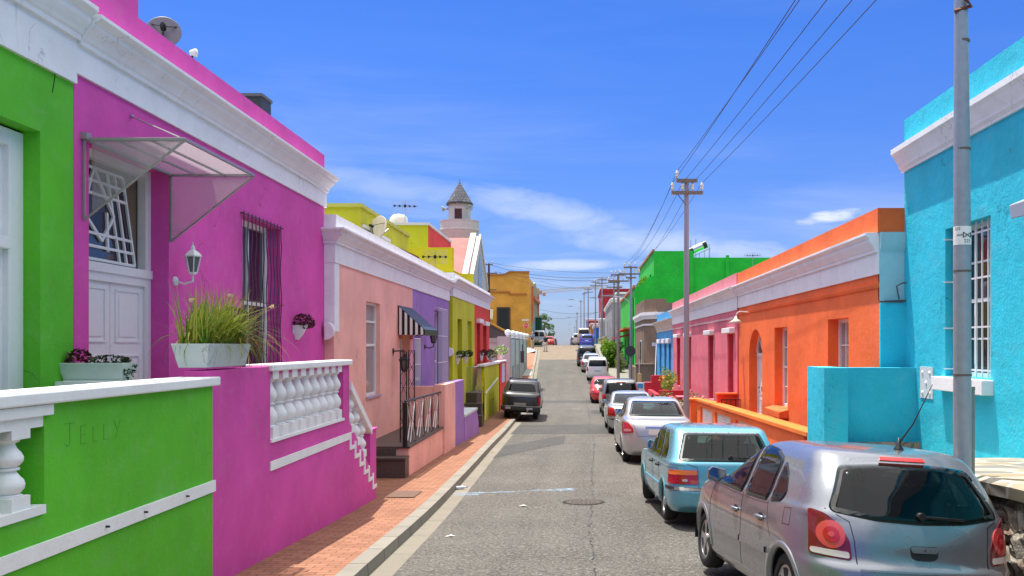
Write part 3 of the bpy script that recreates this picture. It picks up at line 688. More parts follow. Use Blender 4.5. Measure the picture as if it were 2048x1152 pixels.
def cornice_prof(z0, z1, z2, out, f=.03):
    """frieze from z0 to z1, stepped moulding to z2"""
    h = z2 - z1
    return [(-.05, z0), (f, z0), (f, z1 - .0), (f + .035, z1), (f + .035, z1 + h * .16), (f + .055, z1 + h * .2), (f + .075, z1 + h * .36), (f + .12, z1 + h * .5), (out * .72, z1 + h * .6), (out * .72, z1 + h * .72), (out * .9, z1 + h * .78), (out, z1 + h * .88), (out, z2), (-.05, z2 + .012)]
def pot_lantern(name, label, wallX, side, y, z, mat, drop=False, s=1.0):
    """six sided carriage lantern on a wall bracket"""
    t = thing(name, label, 'wall lamp', (wallX, y, z)); cx = wallX + side * .2 * s; m = MB()
    m.lathe([(.055 * s, 0), (.05 * s, .02), (.02 * s, .035)], (0, 0, 0), 12, 'x'); m2 = MB(); m2.v = [(wallX + side * v[0], y * KY + v[1], z + v[2]) for v in m.v]; m2.f = m.f
    if not drop: m2.tube([(wallX + side * .02, y, z), (wallX + side * .1 * s, y, z - .03 * s), (cx, y, z - .0), (cx, y, z + .06 * s)], .012 * s, 8); zb = z + .07 * s
    else: m2.tube([(wallX + side * .02, y, z), (cx, y, z + .01), (cx, y, z - .05 * s)], .011 * s, 8); zb = z - .36 * s; m2.box(wallX, wallX + side * .012, y - .012, y + .012, z - .12, z + .05)
    m2.build('bracket', mat, t); m = MB(); m.lathe([(.02 * s, 0), (.05 * s, .015 * s), (.05 * s, .03 * s)], (cx, y, zb), 6)
    for k in range(6):
        a = k * math.pi / 3; m.bar((cx + .048 * s * math.cos(a), y + .048 / KY * s * math.sin(a), zb + .03 * s), (cx + .085 * s * math.cos(a), y + .085 / KY * s * math.sin(a), zb + .2 * s), .011 * s)
    m.lathe([(.1 * s, .2 * s), (.1 * s, .215 * s), (.055 * s, .26 * s), (.03 * s, .275 * s), (.022 * s, .31 * s), (.008 * s, .33 * s), (.001, .37 * s)], (cx, y, zb), 6); m.build('lamp_cage', mat, t)
    m = MB(); m.lathe([(.044 * s, .03 * s), (.078 * s, .2 * s)], (cx, y, zb), 6); m.build('lamp_glass', plain('lamp glass', (.12, .11, .10), .1, spec=.8), t); return t
LEAFG = foliage('green leaves', (.03, .10, .015), (.12, .26, .03)); LEAFD = foliage('dark green leaves', (.012, .035, .012), (.04, .09, .02)); LEAFR = foliage('dark red leaves', (.035, .008, .012), (.12, .02, .03)); GRASSM = foliage('fountain grass', (.06, .22, .012), (.46, .42, .06)); FLOWER = foliage('pale blossom', (.6, .45, .35), (.85, .55, .6)); LEAFB = foliage('bright leaves', (.07, .2, .012), (.26, .42, .03))
def dish(name, label, c, r, az, el, mat, parent=None):
    t = thing(name, label, 'satellite dish', c); m = ML(); P = [(r * k / 10, .28 * r * (k / 10) ** 2) for k in range(11)]; m.lathe(P, (0, 0, 0), 32, 'z'); m.lathe([(q[0], q[1] - .012) for q in P] , (0, 0, 0), 32, 'z')
    d = m.build('reflector', mat, None, smooth=True); d.parent = t; d.rotation_euler = (R(el), 0, R(az)); m = ML(); m.lathe([(r * .99, .275 * r), (r * 1.02, .285 * r), (r * .99, .3 * r)], (0, 0, 0), 32); m.build('rim', mat, d, local=True)
    m = ML(); f = Vector((0, 0, r * .85))
    for k in range(3): a = k * 2.09 + .5; m.tube([(r * .9 * math.cos(a), r * .9 * math.sin(a), .24 * r), tuple(f)], .008, 6)
    m.lathe([(.001, -.06), (.035, -.06), (.035, .04), (.02, .07)], tuple(f), 10); m.build('feed_arm', BLACKI, d, local=True); m = ML(); m.tube([(0, 0, -.02), (0, 0, -.16), (0, .12, -.25)], .02, 8); m.box(-.08, .08, -.08, .08, -.1, -.01); m.build('back_bracket', GALV, d, local=True); return t
def tv_aerial(label, base, H, az=0, span=.9):
    """panel aerial: a wire grid with four bow ties on a mast"""
    t = thing('tv_aerial', label, 'TV aerial', base, (0, 0, R(az))); m = ML(); m.tube([(0, 0, 0), (0, 0, H)], .016, 6); m.build('mast', GALV, t, local=True); m = ML(); h = .42
    for k in range(8): z = H - h + h * k / 7; m.bar((-span / 2, .07, z), (span / 2, .07, z), .006)
    for k in range(11): x = -span / 2 + span * k / 10; m.bar((x, .07, H - h), (x, .07, H), .006)
    m.build('reflector_grid', GALV, t, local=True); m = ML(); zc = H - h / 2; m.bar((-span / 2, -.04, zc), (span / 2, -.04, zc), .016)
    for k in range(5):
        x = -.36 + .18 * k
        if k == 2: m.box(x - .045, x + .045, -.08, 0, zc - .05, zc + .05)
        else: m.add([(x - .05, -.05, zc - .05), (x - .05, -.05, zc + .05), (x + .03, -.05, zc + .015), (x + .03, -.05, zc - .015), (x - .05, -.03, zc - .05), (x - .05, -.03, zc + .05), (x + .03, -.03, zc + .015), (x + .03, -.03, zc - .015)], [(0, 1, 2, 3), (7, 6, 5, 4), (0, 4, 5, 1), (1, 5, 6, 2), (2, 6, 7, 3), (3, 7, 4, 0)])
    m.build('dipoles', BLACKI, t, local=True); return t
def baluster_mesh(h, r=.075):
    """turned baluster with square plinth and abacus, base at z=0"""
    m = ML(); q = r * .9; p = [(r * .8, .17), (r * .84, .19), (r * .66, .205), (r * .78, .22), (r * .96, .27), (r * 1.0, .32), (r * .93, .37), (r * .72, .42), (r * .56, .47), (r * .52, .49), (r * .72, .5), (r * .74, .52), (r * .55, .53), (r * .74, .56), (r * .92, .61), (r * .93, .655), (r * .8, .71), (r * .6, .76), (r * .5, .81), (r * .5, .83), (r * .7, .845), (r * .72, .86), (r * .8, .88)]
    m.lathe([(a, b * h) for a, b in p], (0, 0, 0), 18); m.box(-q, q, -q, q, 0, .17 * h); m.box(-q, q, -q, q, .88 * h, h); return m

# ---------------------------------------------------------------- left: the green house
XF = -4.60
hs = thing('terraced_house', 'lime green house at the near left with a white cornice and recessed white door', 'house', (XF, 3, -2.0)); m = MB()
shell(m, 1, XF, -6, 6.165, -2.6, 2.9, [(4.1, 5.79, -1.6, 1.82)], .17); m.build('wall', GREEN, hs)
m = MB(); m.sweep([(XF, -6), (XF, 6.168)], cornice_prof(2.37, 2.76, 3.06, .23, .035)); m.build('cornice', WHITE, hs, autos=True)
Xb = XF - .17; m = MB(); m.box(Xb - .1, Xb + .03, 5.64, 5.79, -1.6, 1.8); m.box(Xb - .1, Xb + .03, 4.1, 4.25, -1.6, 1.8); m.box(Xb - .1, Xb + .03, 4.25, 5.64, 1.66, 1.8); m.box(Xb - .1, Xb + .05, 4.25, 5.64, .8, .9); m.build('door_frame', WPAINT, hs, bevel=.008)
sash(hs, 1, Xb - .02, 4.25, 5.64, .9, 1.66, .07, 6, 5, name='fanlight'); door(hs, 1, Xb - .02, 4.25, 5.64, -1.6, .8, fw=.05)
m = MB(); rnd = random.Random(11)
for P in ([(5.28, 1.72), (5.30, 2.05), (5.27, 2.36)], [(5.62, 2.6), (5.85, 2.5), (5.95, 2.36), (5.92, 2.2)]):
    m = MB(); [m.bar((XF + .002, a[0], a[1]), (XF + .002, b[0], b[1]), .006) for a, b in zip(P, P[1:])]; m.build('crack', plain('crack shadow', (.02, .03, .015), .9), hs)

# green front wall with a baluster opening
XW = -3.40
gw = thing('garden_wall', 'lime green front wall with white coping, a stripe and pencilled letters', 'wall', (XW, 4, G(4))); m = MB(); gx = -3.36
m.facade(1, gx, -3, 6.2, -2.6, -.36, [(2.0, 4.26, -1.0, -.5)], .2); m.quad((gx, 6.2, -2.6), (gx - .25, 6.2, -2.6), (gx - .25, 6.2, -.36), (gx, 6.2, -.36)); m.quad((gx - .25, -3, -2.6), (gx - .25, -3, -.36), (gx - .25, 2.0, -.36), (gx - .25, 2.0, -2.6)); m.quad((gx - .25, 4.26, -2.6), (gx - .25, 4.26, -.36), (gx - .25, 6.2, -.36), (gx - .25, 6.2, -2.6)); m.quad((gx - .25, 2.0, -2.6), (gx - .25, 2.0, -1.0), (gx - .25, 4.26, -1.0), (gx - .25, 4.26, -2.6)); m.build('wall', GREEN, gw)
m = MB(); m.box(gx - .32, gx + .055, -3, 6.24, -.36, -.28); m.build('coping', CREAM, gw, bevel=.012, merge=True)
m = MB(); m.prism([(gx - .002, -3, -1.32), (gx + .022, -3, -1.32), (gx + .022, -3, -1.22), (gx - .002, -3, -1.22)], (0, 9.215, 0)); ds = m.build('stripe_moulding', CREAM, gw)
for yy in (4.78, 5.2, 5.75): m = MB(); m.lathe([(.001, .03), (.007, .03), (.008, .02), (.008, 0)], (gx + .02, yy, -1.265), 8, 'x'); m.build('bolt', BLACKI, ds)
m = MB(); m.box(gx - .18, gx + .005, 2.02, 4.245, -.5, -.36); m.box(gx - .2, gx + .03, 2.02, 4.30, -.43, -.365); m.build('rail', CREAM, gw)
m = MB(); m.box(gx - .18, gx + .02, 2.02, 4.25, -1.04, -.985); m.build('sill', CREAM, gw)
bm_ = baluster_mesh(.485, .105); b0 = None
for k in range(7):
    if b0 is None: b0 = b = bm_.build('baluster', CREAM, gw, smooth=True, local=True, autos=True)
    else: b = b0.copy(); C.objects.link(b); b.parent = gw
    b.location = Vector((gx - .09, (4.08 - .27 * k) * KY, -.985)) - Vector(gw.location)
m = MB()      # pencilled letters, faded
L = {'J': [[(.0, 1), (.5, 1)], [(.25, 1), (.25, .1), (.12, 0), (0, .12)]], 'E': [[(.4, 1), (0, 1), (0, 0), (.4, 0)], [(0, .5), (.3, .5)]], 'L': [[(0, 1), (0, 0), (.4, 0)]], 'Y': [[(0, 1), (.22, .5)], [(.5, 1), (.1, -.1)]]}
yy = 4.43
for ch, s in (('J', 1.25), ('E', 1), ('L', .9), ('L', .9), ('Y', 1)):
    for pl in L[ch]:
        for a, b in zip(pl, pl[1:]): m.bar((gx + .001, yy + a[0] * .13 * s, -.655 + a[1] * .12 * s), (gx + .001, yy + b[0] * .13 * s, -.655 + b[1] * .12 * s), .0035)
    yy += .10 * s + .015
m.build('pencil_letters', plain('pencil mark', (.08, .36, .022), .9), gw)

# ---------------------------------------------------------------- left: the magenta house
hs = thing('terraced_house', 'magenta pink house with white cornice, geometric fanlight and wavy burglar bars', 'house', (XF, 9, -2.0)); m = MB()
shell(m, 1, XF, 6.171, 12.165, -2.6, 3.4, [(6.36, 7.59, -1.4, 1.93, .2), (9.23, 10.38, -.55, 1.78, .2)], .2); m.build('wall', PINK, hs)
m = MB(); m.sweep([(XF, 6.172), (XF, 12.2)], cornice_prof(2.47, 2.73, 3.0, .25)); m.build('cornice', WHITE, hs, autos=True)
box('chimney', PINK, hs, XF - .9, XF - .25, 6.6, 7.45, 3.395, 3.95); 
Xb = XF - .2; door(hs, 1, Xb, 6.36, 7.59, -1.4, .74, fw=.09); m = MB(); m.box(Xb - .09, Xb + .02, 6.36, 7.59, .74, .83); m.box(Xb - .09, Xb, 6.36, 6.45, .83, 1.93); m.box(Xb - .09, Xb, 7.5, 7.59, .83, 1.93); m.box(Xb - .09, Xb, 6.45, 7.5, 1.85, 1.93); m.build('fanlight_frame', WPAINT, hs)
box('fanlight_back', plain('dim hall', (.16, .11, .07), .8), hs, Xb - .14, Xb - .1, 6.45, 7.5, .83, 1.86)
# the fanlight leans inward, a lattice of bars round a diamond
fz0, fz1, fy0, fy1 = .86, 1.78, 6.5, 7.36; fm_ = MB(); lean = lambda z: Xb - .03 - (z - fz0) * .06
def fb(a, b, w=.028): fm_.bar((lean(a[1]), a[0], a[1]), (lean(b[1]), b[0], b[1]), w, .022, up=(1, 0, 0))
fmid, fzc = (fy0 + fy1) / 2 - .06, 1.33
for z in (fz0, fz0 + .13, fz0 + .26, fz1 - .26, fz1 - .13, fz1): fb((fy0, z), (fy1 - (z - fz0) * .12, z))
for y in (fy0, fy0 + .15, fmid + .25, fmid + .36, fy1): fb((y, fz0), (y - (fz1 - fz0) * .12, fz1))
for a, b in (((fmid - .05, fz1), (fmid + .2, fzc)), ((fmid + .2, fzc), (fmid, fz0 + .2)), ((fmid, fz0 + .2), (fmid - .25, fzc)), ((fmid - .25, fzc), (fmid - .05, fz1)), ((fmid - .36, fz0 + .1), (fmid - .1, fz1 - .1)), ((fmid + .08, fz0 + .1), (fmid + .1, fz0 + .5))): fb(a, b, .034)
fl = fm_.build('fanlight', WPAINT, hs); m = MB(); m.add([(lean(z) - .015, y, z) for y, z in ((fy0, fz0), (fy1, fz0), (fy1 - .11, fz1), (fy0 - .11, fz1))], [(0, 1, 2, 3)]); m.build('pane', PANE, fl)
wn = sash(hs, 1, Xb + .01, 9.23, 10.38, -.55, 1.78, .08, 2, 2); m = MB()
for k in range(11):
    y = 9.2 + .113 * k; ph = k * .9; m.tube([(XF + .035, y + .022 * math.sin(ph + z * 7.5) * (1 if .1 < (z + .6) / 2.3 < .93 else .3), z) for z in [-.6 + 2.42 * i / 30 for i in range(31)]], .0085, 5)
for z in (-.5, .62, 1.79): m.bar((XF + .03, 9.17, z), (XF + .03, 10.42, z), .03, .008)
for y in (9.18, 10.41):
    for z in (-.5, .62, 1.79): m.bar((XF - .005, y, z), (XF + .03, y, z), .02)
m.build('burglar_bars', plain('mauve iron', (.10, .04, .07), .5, .2), hs)
# canopy over the magenta door
cn = thing('door_canopy', 'clear polycarbonate canopy with triangular cheeks over the door of the magenta house', 'canopy', (XF, 7, 1.9)); y0, y1, xo = 6.28, 7.60, -3.66; m = MB()
m.bar((XF + .01, y0, 1.9), (xo, y0, 1.9), .025); m.bar((XF + .01, y1, 1.9), (xo, y1, 1.9), .025); m.bar((xo, y0, 1.9), (xo, y1, 1.9), .025); m.bar((XF + .015, y0, 1.91), (XF + .015, y1, 1.91), .03)
for k in (1, 2): x = XF + (xo - XF) * k / 3; m.bar((x, y0, 1.895), (x, y1, 1.895), .018)
for y in (y0, y1): m.bar((XF + .015, y, 1.92), (XF + .015, y, 1.16), .022); m.bar((XF + .015, y, 1.16), (xo, y, 1.89), .018)
m.box(XF, XF + .06, y0 - .03, y0 + .03, 1.9, 1.96); m.build('frame', plain('dull aluminium', (.36, .33, .34), .5, .5), cn)
t = NT('polycarbonate'); tr = t.n('ShaderNodeBsdfTransparent'); tr.inputs[0].default_value = (.93, .9, .9, 1); df = t.n('ShaderNodeBsdfDiffuse'); df.inputs[0].default_value = (.46, .50, .50, 1); tl = t.n('ShaderNodeBsdfTranslucent'); tl.inputs[0].default_value = (.56, .58, .57, 1); m1 = t.n('ShaderNodeMixShader'); m1.inputs[0].default_value = .5; t.l(df.outputs[0], m1.inputs[1]); t.l(tl.outputs[0], m1.inputs[2])
wv = t.n('ShaderNodeTexWave', wave_type='BANDS', bands_direction='Z'); wv.inputs['Scale'].default_value = 28; t.l(t.P(), wv.inputs['Vector']); m2 = t.n('ShaderNodeMixShader'); t.l(t.ramp(wv.outputs['Fac'], [(0, .24), (1, .36)]), m2.inputs[0]); t.l(tr.outputs[0], m2.inputs[1]); t.l(m1.outputs[0], m2.inputs[2]); t.l(m2.outputs[0], t.out.inputs[0]); POLY = t.m
m = MB(); m.box(XF + .02, xo, y0, y1, 1.913, 1.921); m.build('roof_sheet', POLY, cn)
for y in (y0, y1): m = MB(); m.prism([(XF + .09 if y == y0 else XF + .02, y - .003, 1.885), (XF + .09 if y == y0 else XF + .02, y - .003, 1.24 if y == y0 else 1.18), (xo - .02, y - .003, 1.885)], (0, .006, 0)); m.build('side_panel', POLY, cn)
m = MB(); m.tube([(XF, 6.95, 2.34), (xo - .06, 6.3, 1.925)], .008, 6); m.lathe([(.02, 0), (.02, .02)], (XF, 6.95, 2.34), 8, 'x'); m.build('stay_rod', GALV, cn)
pot_lantern('wall_lantern', 'white six sided carriage lantern on the magenta wall right of the canopy', XF, 1, 7.7, .73, WPAINT, s=1.02)
dish('satellite_dish', 'grey satellite dish on the magenta parapet against the sky', (-5.15, 8.4, 3.84), .20, 20, 76, plain('grey dish', (.17, .155, .185), .5, .2, var=.1))
t = thing('floodlight', 'small white floodlight on the magenta parapet right of the dish', 'lamp', (-4.66, 8.15, 3.4)); m = MB(); m.tube([(-4.66, 8.15, 3.38), (-4.66, 8.15, 3.47)], .012, 6); m.build('stalk', BLACKI, t)
m = MB(); m.lathe([(.001, -.05), (.03, -.045), (.045, 0), (.05, .03), (.001, .035)], (-4.64, 8.15, 3.5), 12, 'x'); m.build('lamp_head', WPAINT, t, smooth=True)
t = thing('chimney_stack', 'square dark grey chimney behind the magenta parapet', 'chimney', (-5.8, 12, 3.3)); m = MB(); m.box(-6.08, -5.5, 11.7, 12.05, 3.3, 4.28); m.build('stack', LEAD, t); m = MB(); m.box(-6.10, -5.48, 11.68, 12.07, 4.28, 4.33); m.build('cap', plain('grey cap', (.12, .12, .125), .7, var=.2), t)
def wall_pot(label, X, y, z, s=1.0, leaf=None, style='bowl', h=.2, seed=0):
    t = thing('wall_planter', label, 'wall planter', (X, y, z), group='white planters fixed to the house walls'); m = MB(); prof = [(.001, 0), (.05, 0), (.07, .03), (.12, .09), (.155, .17), (.16, .195), (.178, .2), (.178, .235), (.15, .235)] if style == 'bowl' else [(.001, 0), (.055, 0), (.13, .24), (.15, .24), (.15, .28), (.12, .28)]
    m.lathe([(r * s, q * s) for r, q in prof], (X + .003, y, z), 24, 'z', -math.pi / 2, math.pi / 2); m.quad((X + .003, y - .12 * s, z + .1), (X + .003, y + .12 * s, z + .1), (X + .003, y + .12 * s, z + .23 * s), (X + .003, y - .12 * s, z + .23 * s)); m.add([(X + .003 + .14 * s * math.cos(a), y + .14 / KY * s * math.sin(a), z + .2 * s) for a in [-math.pi / 2 + math.pi * k / 12 for k in range(13)]], [tuple(range(13))])
    m.build('pot', CREAM, t, smooth=True, autos=True); random.seed(seed); m = MB(); leaves(m, (X + .13 * s, y, z + .3 * s), (.14 * s, .24 * s, h * .6), 260, .055 * s); leaves(m, (X + .12 * s, y + .2 * s, z + .27 * s), (.1 * s, .16 * s, h * .4), 120, .05 * s)
    m.build('foliage', leaf, t); return t
wall_pot('white half round pot with dark red plant right of the barred window', XF, 10.95, .1, 1.0, LEAFR, seed=1); wall_pot('white half round pot on the magenta wall behind the tall grass', XF, 8.75, .08, 1.0, LEAFR, seed=2)

# magenta front wall, balustrade, stair flank
pw = thing('garden_wall', 'magenta front wall with a white baluster rail and stepped white line', 'wall', (XW, 9, G(9))); m = MB()
m.facade(1, XW, 6.205, 9.95, -2.9, -.225, [(7.43, 9.70, -1.05, -.31)], .2); Bk = XW - .22
m.quad((XW, 6.205, -.225), (XW, 7.43, -.225), (Bk, 7.43, -.225), (Bk, 6.205, -.225)); m.quad((XW, 7.43, -.225), (XW, 9.95, -.225), (Bk, 9.95, -.225), (Bk, 7.43, -.225)); m.quad((XW, 6.205, -2.9), (XW, 6.205, -.225), (Bk, 6.205, -.225), (Bk, 6.205, -2.9)); m.quad((XW, 9.95, -.225), (XW, 9.95, -1.1), (Bk, 9.95, -1.1), (Bk, 9.95, -.225))
m.facade(-1, Bk, 6.205, 9.95, -2.9, -.225, [(7.43, 9.70, -1.05, -.31)], .0)
m.prism([(XW, 9.95, -2.9), (XW, 11.25, -2.9), (XW, 11.25, -1.36), (XW, 10.93, -1.36), (XW, 10.93, -1.95), (XW, 9.95, -1.1)], (-.22, 0, 0)); m.build('wall', PINK, pw)
m = MB(); m.box(XW - .26, XW + .04, 7.40, 9.98, -.31 + .035, -.2); m.build('coping', CREAM, pw, bevel=.012, merge=True); m = MB(); m.box(XW - .2, XW + .02, 7.43, 9.70, -1.055, -1.02); m.build('sill', CREAM, pw)
b1 = None; bm_ = baluster_mesh(.745, .112)
def put_bal(y, z, sc=1.0):
    global b1
    if b1 is None: b1 = b = bm_.build('baluster', CREAM, pw, smooth=True, local=True, autos=True)
    else: b = b1.copy(); C.objects.link(b); b.parent = pw
    b.scale = (1, 1, sc); b.location = Vector((XW - .095, y * KY, z)) - Vector(pw.location)
for k in range(9): put_bal(7.56 + .25 * k, -1.02)
for k in range(3): put_bal(10.12 + .27 * k, -1.28 - .225 * k, .86)
m = MB(); m.prism([(XW + .03, 9.96, -.52), (XW + .03, 10.95, -1.30), (XW + .03, 10.95, -1.42), (XW + .03, 9.96, -.64)], (-.26, 0, 0)); m.build('stair_coping', CREAM, pw, merge=True); m = MB(); m.box(XW - .24, XW + .02, 10.93, 11.28, -1.36, -1.34); m.build('pier_cap', PINK, pw)
m = MB(); m.box(XW - .01, XW + .014, 7.42, 9.955, -1.36, -1.26); zz, yy = -1.36, 9.955
for k in range(6): m.box(XW - .01, XW + .0145, yy, yy + .055, zz - .16, zz + .1); zz -= .16; m.box(XW - .01, XW + .014, yy + .055, yy + .215, zz, zz + .055); yy += .215
m.build('stripe_moulding', CREAM, pw)
st = thing('front_steps', 'steps and raised porch of the magenta house behind its front wall', 'steps', (-4, 9, -2)); m = MB(); m.box(XF, XW - .23, 6.3, 9.9, -2.8, -1.4)
for k in range(5): m.box(XF, XW - .23, 9.9 + .25 * k, 9.9 + .25 * (k + 1), -2.9, -1.58 - .18 * k)
m.build('treads', plain('porch tile', (.28, .13, .1), .6, var=.2, obj=False), st)
dv = thing('garden_wall', 'low dividing wall with white cap between the green and magenta porches', 'wall', (-4, 6.1, -1)); m = MB(); m.box(XF + .005, gx - .325, 5.98, 6.19, -2.5, -.37); m.build('wall', GREEN, dv); m = MB(); m.box(XF + .005, gx - .325, 5.94, 6.23, -.37, -.31); m.build('coping', CREAM, dv)
def trough(label, x0, x1, y0, y1, z, h, mat, tp=.03):
    t = thing('planter', label, 'planter', ((x0 + x1) / 2, (y0 + y1) / 2, z)); m = MB(); A = [(x0 + tp, y0 + tp), (x1 - tp, y0 + tp), (x1 - tp, y1 - tp), (x0 + tp, y1 - tp)]; Bq = [(x0, y0), (x1, y0), (x1, y1), (x0, y1)]; w = .02; D = [(x0 + w, y0 + w), (x1 - w, y0 + w), (x1 - w, y1 - w), (x0 + w, y1 - w)]
    m.v = [(p[0], p[1] * KY, z) for p in A] + [(p[0], p[1] * KY, z + h) for p in Bq] + [(p[0], p[1] * KY, z + h) for p in D] + [(p[0], p[1] * KY, z + h - .03) for p in D]; m.f = [(3, 2, 1, 0)] + [(i + k, (i + 1) % 4 + k, (i + 1) % 4 + k + 4, i + k + 4) for k in (0, 4, 8) for i in range(4)]
    m.build('trough', mat, t, bevel=.006, merge=True); m = MB(); m.quad(*[(p[0], p[1], z + h - .028) for p in D]); m.build('soil', plain('soil', (.05, .035, .025), .95, var=.3), t)
    return t
STONEP = whitewash('pale stone planter', (.56, .62, .62), .55)
p1 = trough('long low pale green trough with small red and green plants on the dividing wall', -4.62, -4.04, 6.0, 6.2, -.30, .15, plain('pale green plastic', (.52, .62, .56), .5, var=.08)); random.seed(3)
m = MB(); leaves(m, (-4.5, 6.1, -.12), (.1, .09, .1), 150, .05); m.build('red_foliage', LEAFR, p1); m = MB(); leaves(m, (-4.22, 6.1, -.13), (.17, .09, .05), 190, .045); leaves(m, (-4.03, 6.08, -.2), (.05, .06, .1), 60, .04); m.build('foliage', LEAFD, p1)
box('foot', plain('pale green plastic', (.52, .62, .56), .5), p1, -4.58, -4.08, 6.02, 6.18, -.315, -.3)
p2 = trough('square sided white stone planter with tall arching grass on the magenta wall', -3.72, -3.37, 6.16, 6.95, -.198, .22, STONEP, .045); random.seed(9); m = MB()
for i in range(620):
    p = (random.uniform(-3.67, -3.42), random.uniform(6.2, 6.9), .0); az = random.gauss(1.1, 1.4); blade(m, p, az, random.uniform(.30, .68), R(abs(random.gauss(18, 13))), random.uniform(.010, .019), random.uniform(.5, 1.7), 7)
for i in range(150): blade(m, (random.uniform(-3.6, -3.42), random.uniform(6.5, 6.9), .0), random.gauss(1.25, .55), random.uniform(.5, .85), R(random.uniform(28, 62)), random.uniform(.008, .014), random.uniform(.7, 1.4), 8)
for i in range(70): blade(m, (random.uniform(-3.66, -3.42), random.uniform(6.2, 6.9), .0), random.uniform(0, 6.28), random.uniform(.25, .5), R(random.uniform(45, 75)), .012, 1.5, 7)
m.build('grass_blades', GRASSM, p2); m = MB(); leaves(m, (-3.5, 6.85, .05), (.1, .1, .09), 90, .05); m.build('red_foliage', LEAFR, p2); m = MB()
for p in ((-3.55, 6.2, .42), (-3.48, 6.75, .5), (-3.3, 7.25, .42), (-3.5, 6.95, .3)): m = MB(); leaves(m, p, (.022, .016, .018), 30, .024); m.build('flower_head', foliage('cream flower', (.6, .55, .25), (.8, .75, .5)), p2)
m = MB()
for p in ((-3.55, 6.2, .42), (-3.48, 6.75, .5), (-3.3, 7.25, .42), (-3.5, 6.95, .3)): m.tube([(-3.52, min(6.85, p[1]), 0), (-3.5, (p[1] + 6.6) / 2, p[2] * .7), p], .003, 4)
m.build('stems', GRASSM, p2)

# ---------------------------------------------------------------- left: salmon and violet semi pair
XS = -4.43
hs = thing('terraced_house', 'pale salmon house with white corner pilaster and narrow white window', 'house', (XS, 15, -2.2)); m = MB(); shell(m, 1, XS, 12.17, 17.8, -2.9, 2.33, [(13.97, 14.93, -1.08, .92, .16), (16.55, 17.5, -1.98, .4, .2)], .16); m.build('wall', SALMON, hs)
m = MB(); m.sweep([(XF - .4, 12.168), (XS, 12.168), (XS, 17.8)], cornice_prof(1.49, 1.83, 2.09, .24)); m.build('cornice', WHITE, hs, autos=True); m = MB(); m.sweep([(XF - .4, 12.165), (XS, 12.165), (XS, 17.8)], [(-.2, 2.1), (.05, 2.1), (.05, 2.34), (-.2, 2.34)]); m.build('parapet', CREAM, hs)
m = MB(); m.box(XF - .2, XS + .012, 12.155, 12.4, .26, 1.49); m.build('pilaster', WHITE, hs); m = MB(); m.lathe([(.001, -.0), (.16, 0), (.16, .12), (.001, .12)], (XS - .12, 12.03, .27), 24, 'y', 0, math.pi); m.build('corbel', CREAM, hs)
def upvc(root, Xb, a, b, c, d, tr):
    m = MB(); f = .055
    for q in ((a, a + f, c, d), (b - f, b, c, d), (a + f, b - f, c, c + f), (a + f, b - f, d - f, d), (a + f, b - f, tr - f / 2, tr + f / 2), (a + f, b - f, d - (d - tr) * .45 - .02, d - (d - tr) * .45 + .02)): m.box(Xb - .07, Xb, *q)
    o = m.build('window', WPAINT, root); box('pane', CURT, o, Xb - .05, Xb - .035, a + .03, b - .03, c + .03, d - .03); return o
upvc(hs, XS - .09, 13.97, 14.93, -1.05, .92, .02); box('sill', plain('lilac sill', (.42, .3, .38), .6, var=.1), hs, XS - .1, XS + .03, 13.95, 14.95, -1.1, -1.05); door(hs, 1, XS - .2, 16.55, 17.5, -1.98, .4, leaves_=1)
aw = thing('awning', 'black and white striped awning with dark blue top over the salmon door', 'awning', (XS, 17, .5)); a0, a1, xo = 16.35, 17.75, -3.78; m = MB(); m.prism([(XS + .01, a0, .98), (xo, a0, .40), (xo, a0, .385), (XS + .01, a0, .965)], (0, a1 - a0, 0)); m.build('top_sheet', plain('navy canvas', (.022, .035, .08), .6, var=.2), aw)
t = NT('striped canvas'); wv = t.n('ShaderNodeTexWave', wave_type='BANDS', bands_direction='X'); wv.inputs['Scale'].default_value = 2.45; t.l(t.P(), wv.inputs['Vector']); MATS['striped canvas'] = t.bsdf(t.mix((.75, .74, .7), (.018, .017, .018), t.ramp(wv.outputs['Fac'], [(.47, 0), (.5, 1)])), .8, .2); STRIPE = MATS['striped canvas']
for y in (a0, a1 - .008): m = MB(); m.prism([(XS + .012, y, .962), (xo, y, .383), (xo, y, .27), (XS + .012, y, .27)], (0, .008, 0)); m.build('striped_cheek', STRIPE, aw)
t = NT('green fringe'); wv = t.n('ShaderNodeTexWave', wave_type='BANDS', bands_direction='Y'); wv.inputs['Scale'].default_value = 9; t.l(t.P(), wv.inputs['Vector']); MATS['green fringe'] = t.bsdf(t.mix((.10, .16, .08), (.02, .03, .02), wv.outputs['Fac']), .8, .2)
box('fringe', MATS['green fringe'], aw, xo, xo + .01, a0, a1, .26, .395); m = MB()
for y in (16.5, 17.5): m.box(XS + .01, XS + .08, y - .02, y + .02, .17, .27)
m.build('bracket', plain('orange bracket', (.6, .22, .1), .6), aw)
pot_lantern('hanging_lantern', 'black lantern hanging from a bracket on the salmon wall below the awning', XS, 1, 15.95, -.12, BLACKI, drop=True, s=1.35); pot_lantern('wall_lantern', 'black carriage lantern on the violet wall', XS, 1, 19.15, -.02, BLACKI, s=1.25)
hs = thing('terraced_house', 'violet purple house with white barred window beside the striped awning', 'house', (XS, 20, -2.2)); m = MB(); shell(m, 1, XS, 17.803, 22.6, -3.0, 2.33, [(17.95, 18.75, -1.98, .72, .22), (20.45, 21.6, -1.25, 1.08, .2)], .2); m.build('wall', PURPLE, hs)
m = MB(); m.sweep([(XS, 17.803), (XS, 22.62)], cornice_prof(1.49, 1.83, 2.09, .24)); m.build('cornice', WHITE, hs, autos=True); m = MB(); m.sweep([(XS, 17.803), (XS, 22.6)], [(-.2, 2.1), (.05, 2.1), (.05, 2.34), (-.2, 2.34)]); m.build('parapet', CREAM, hs)
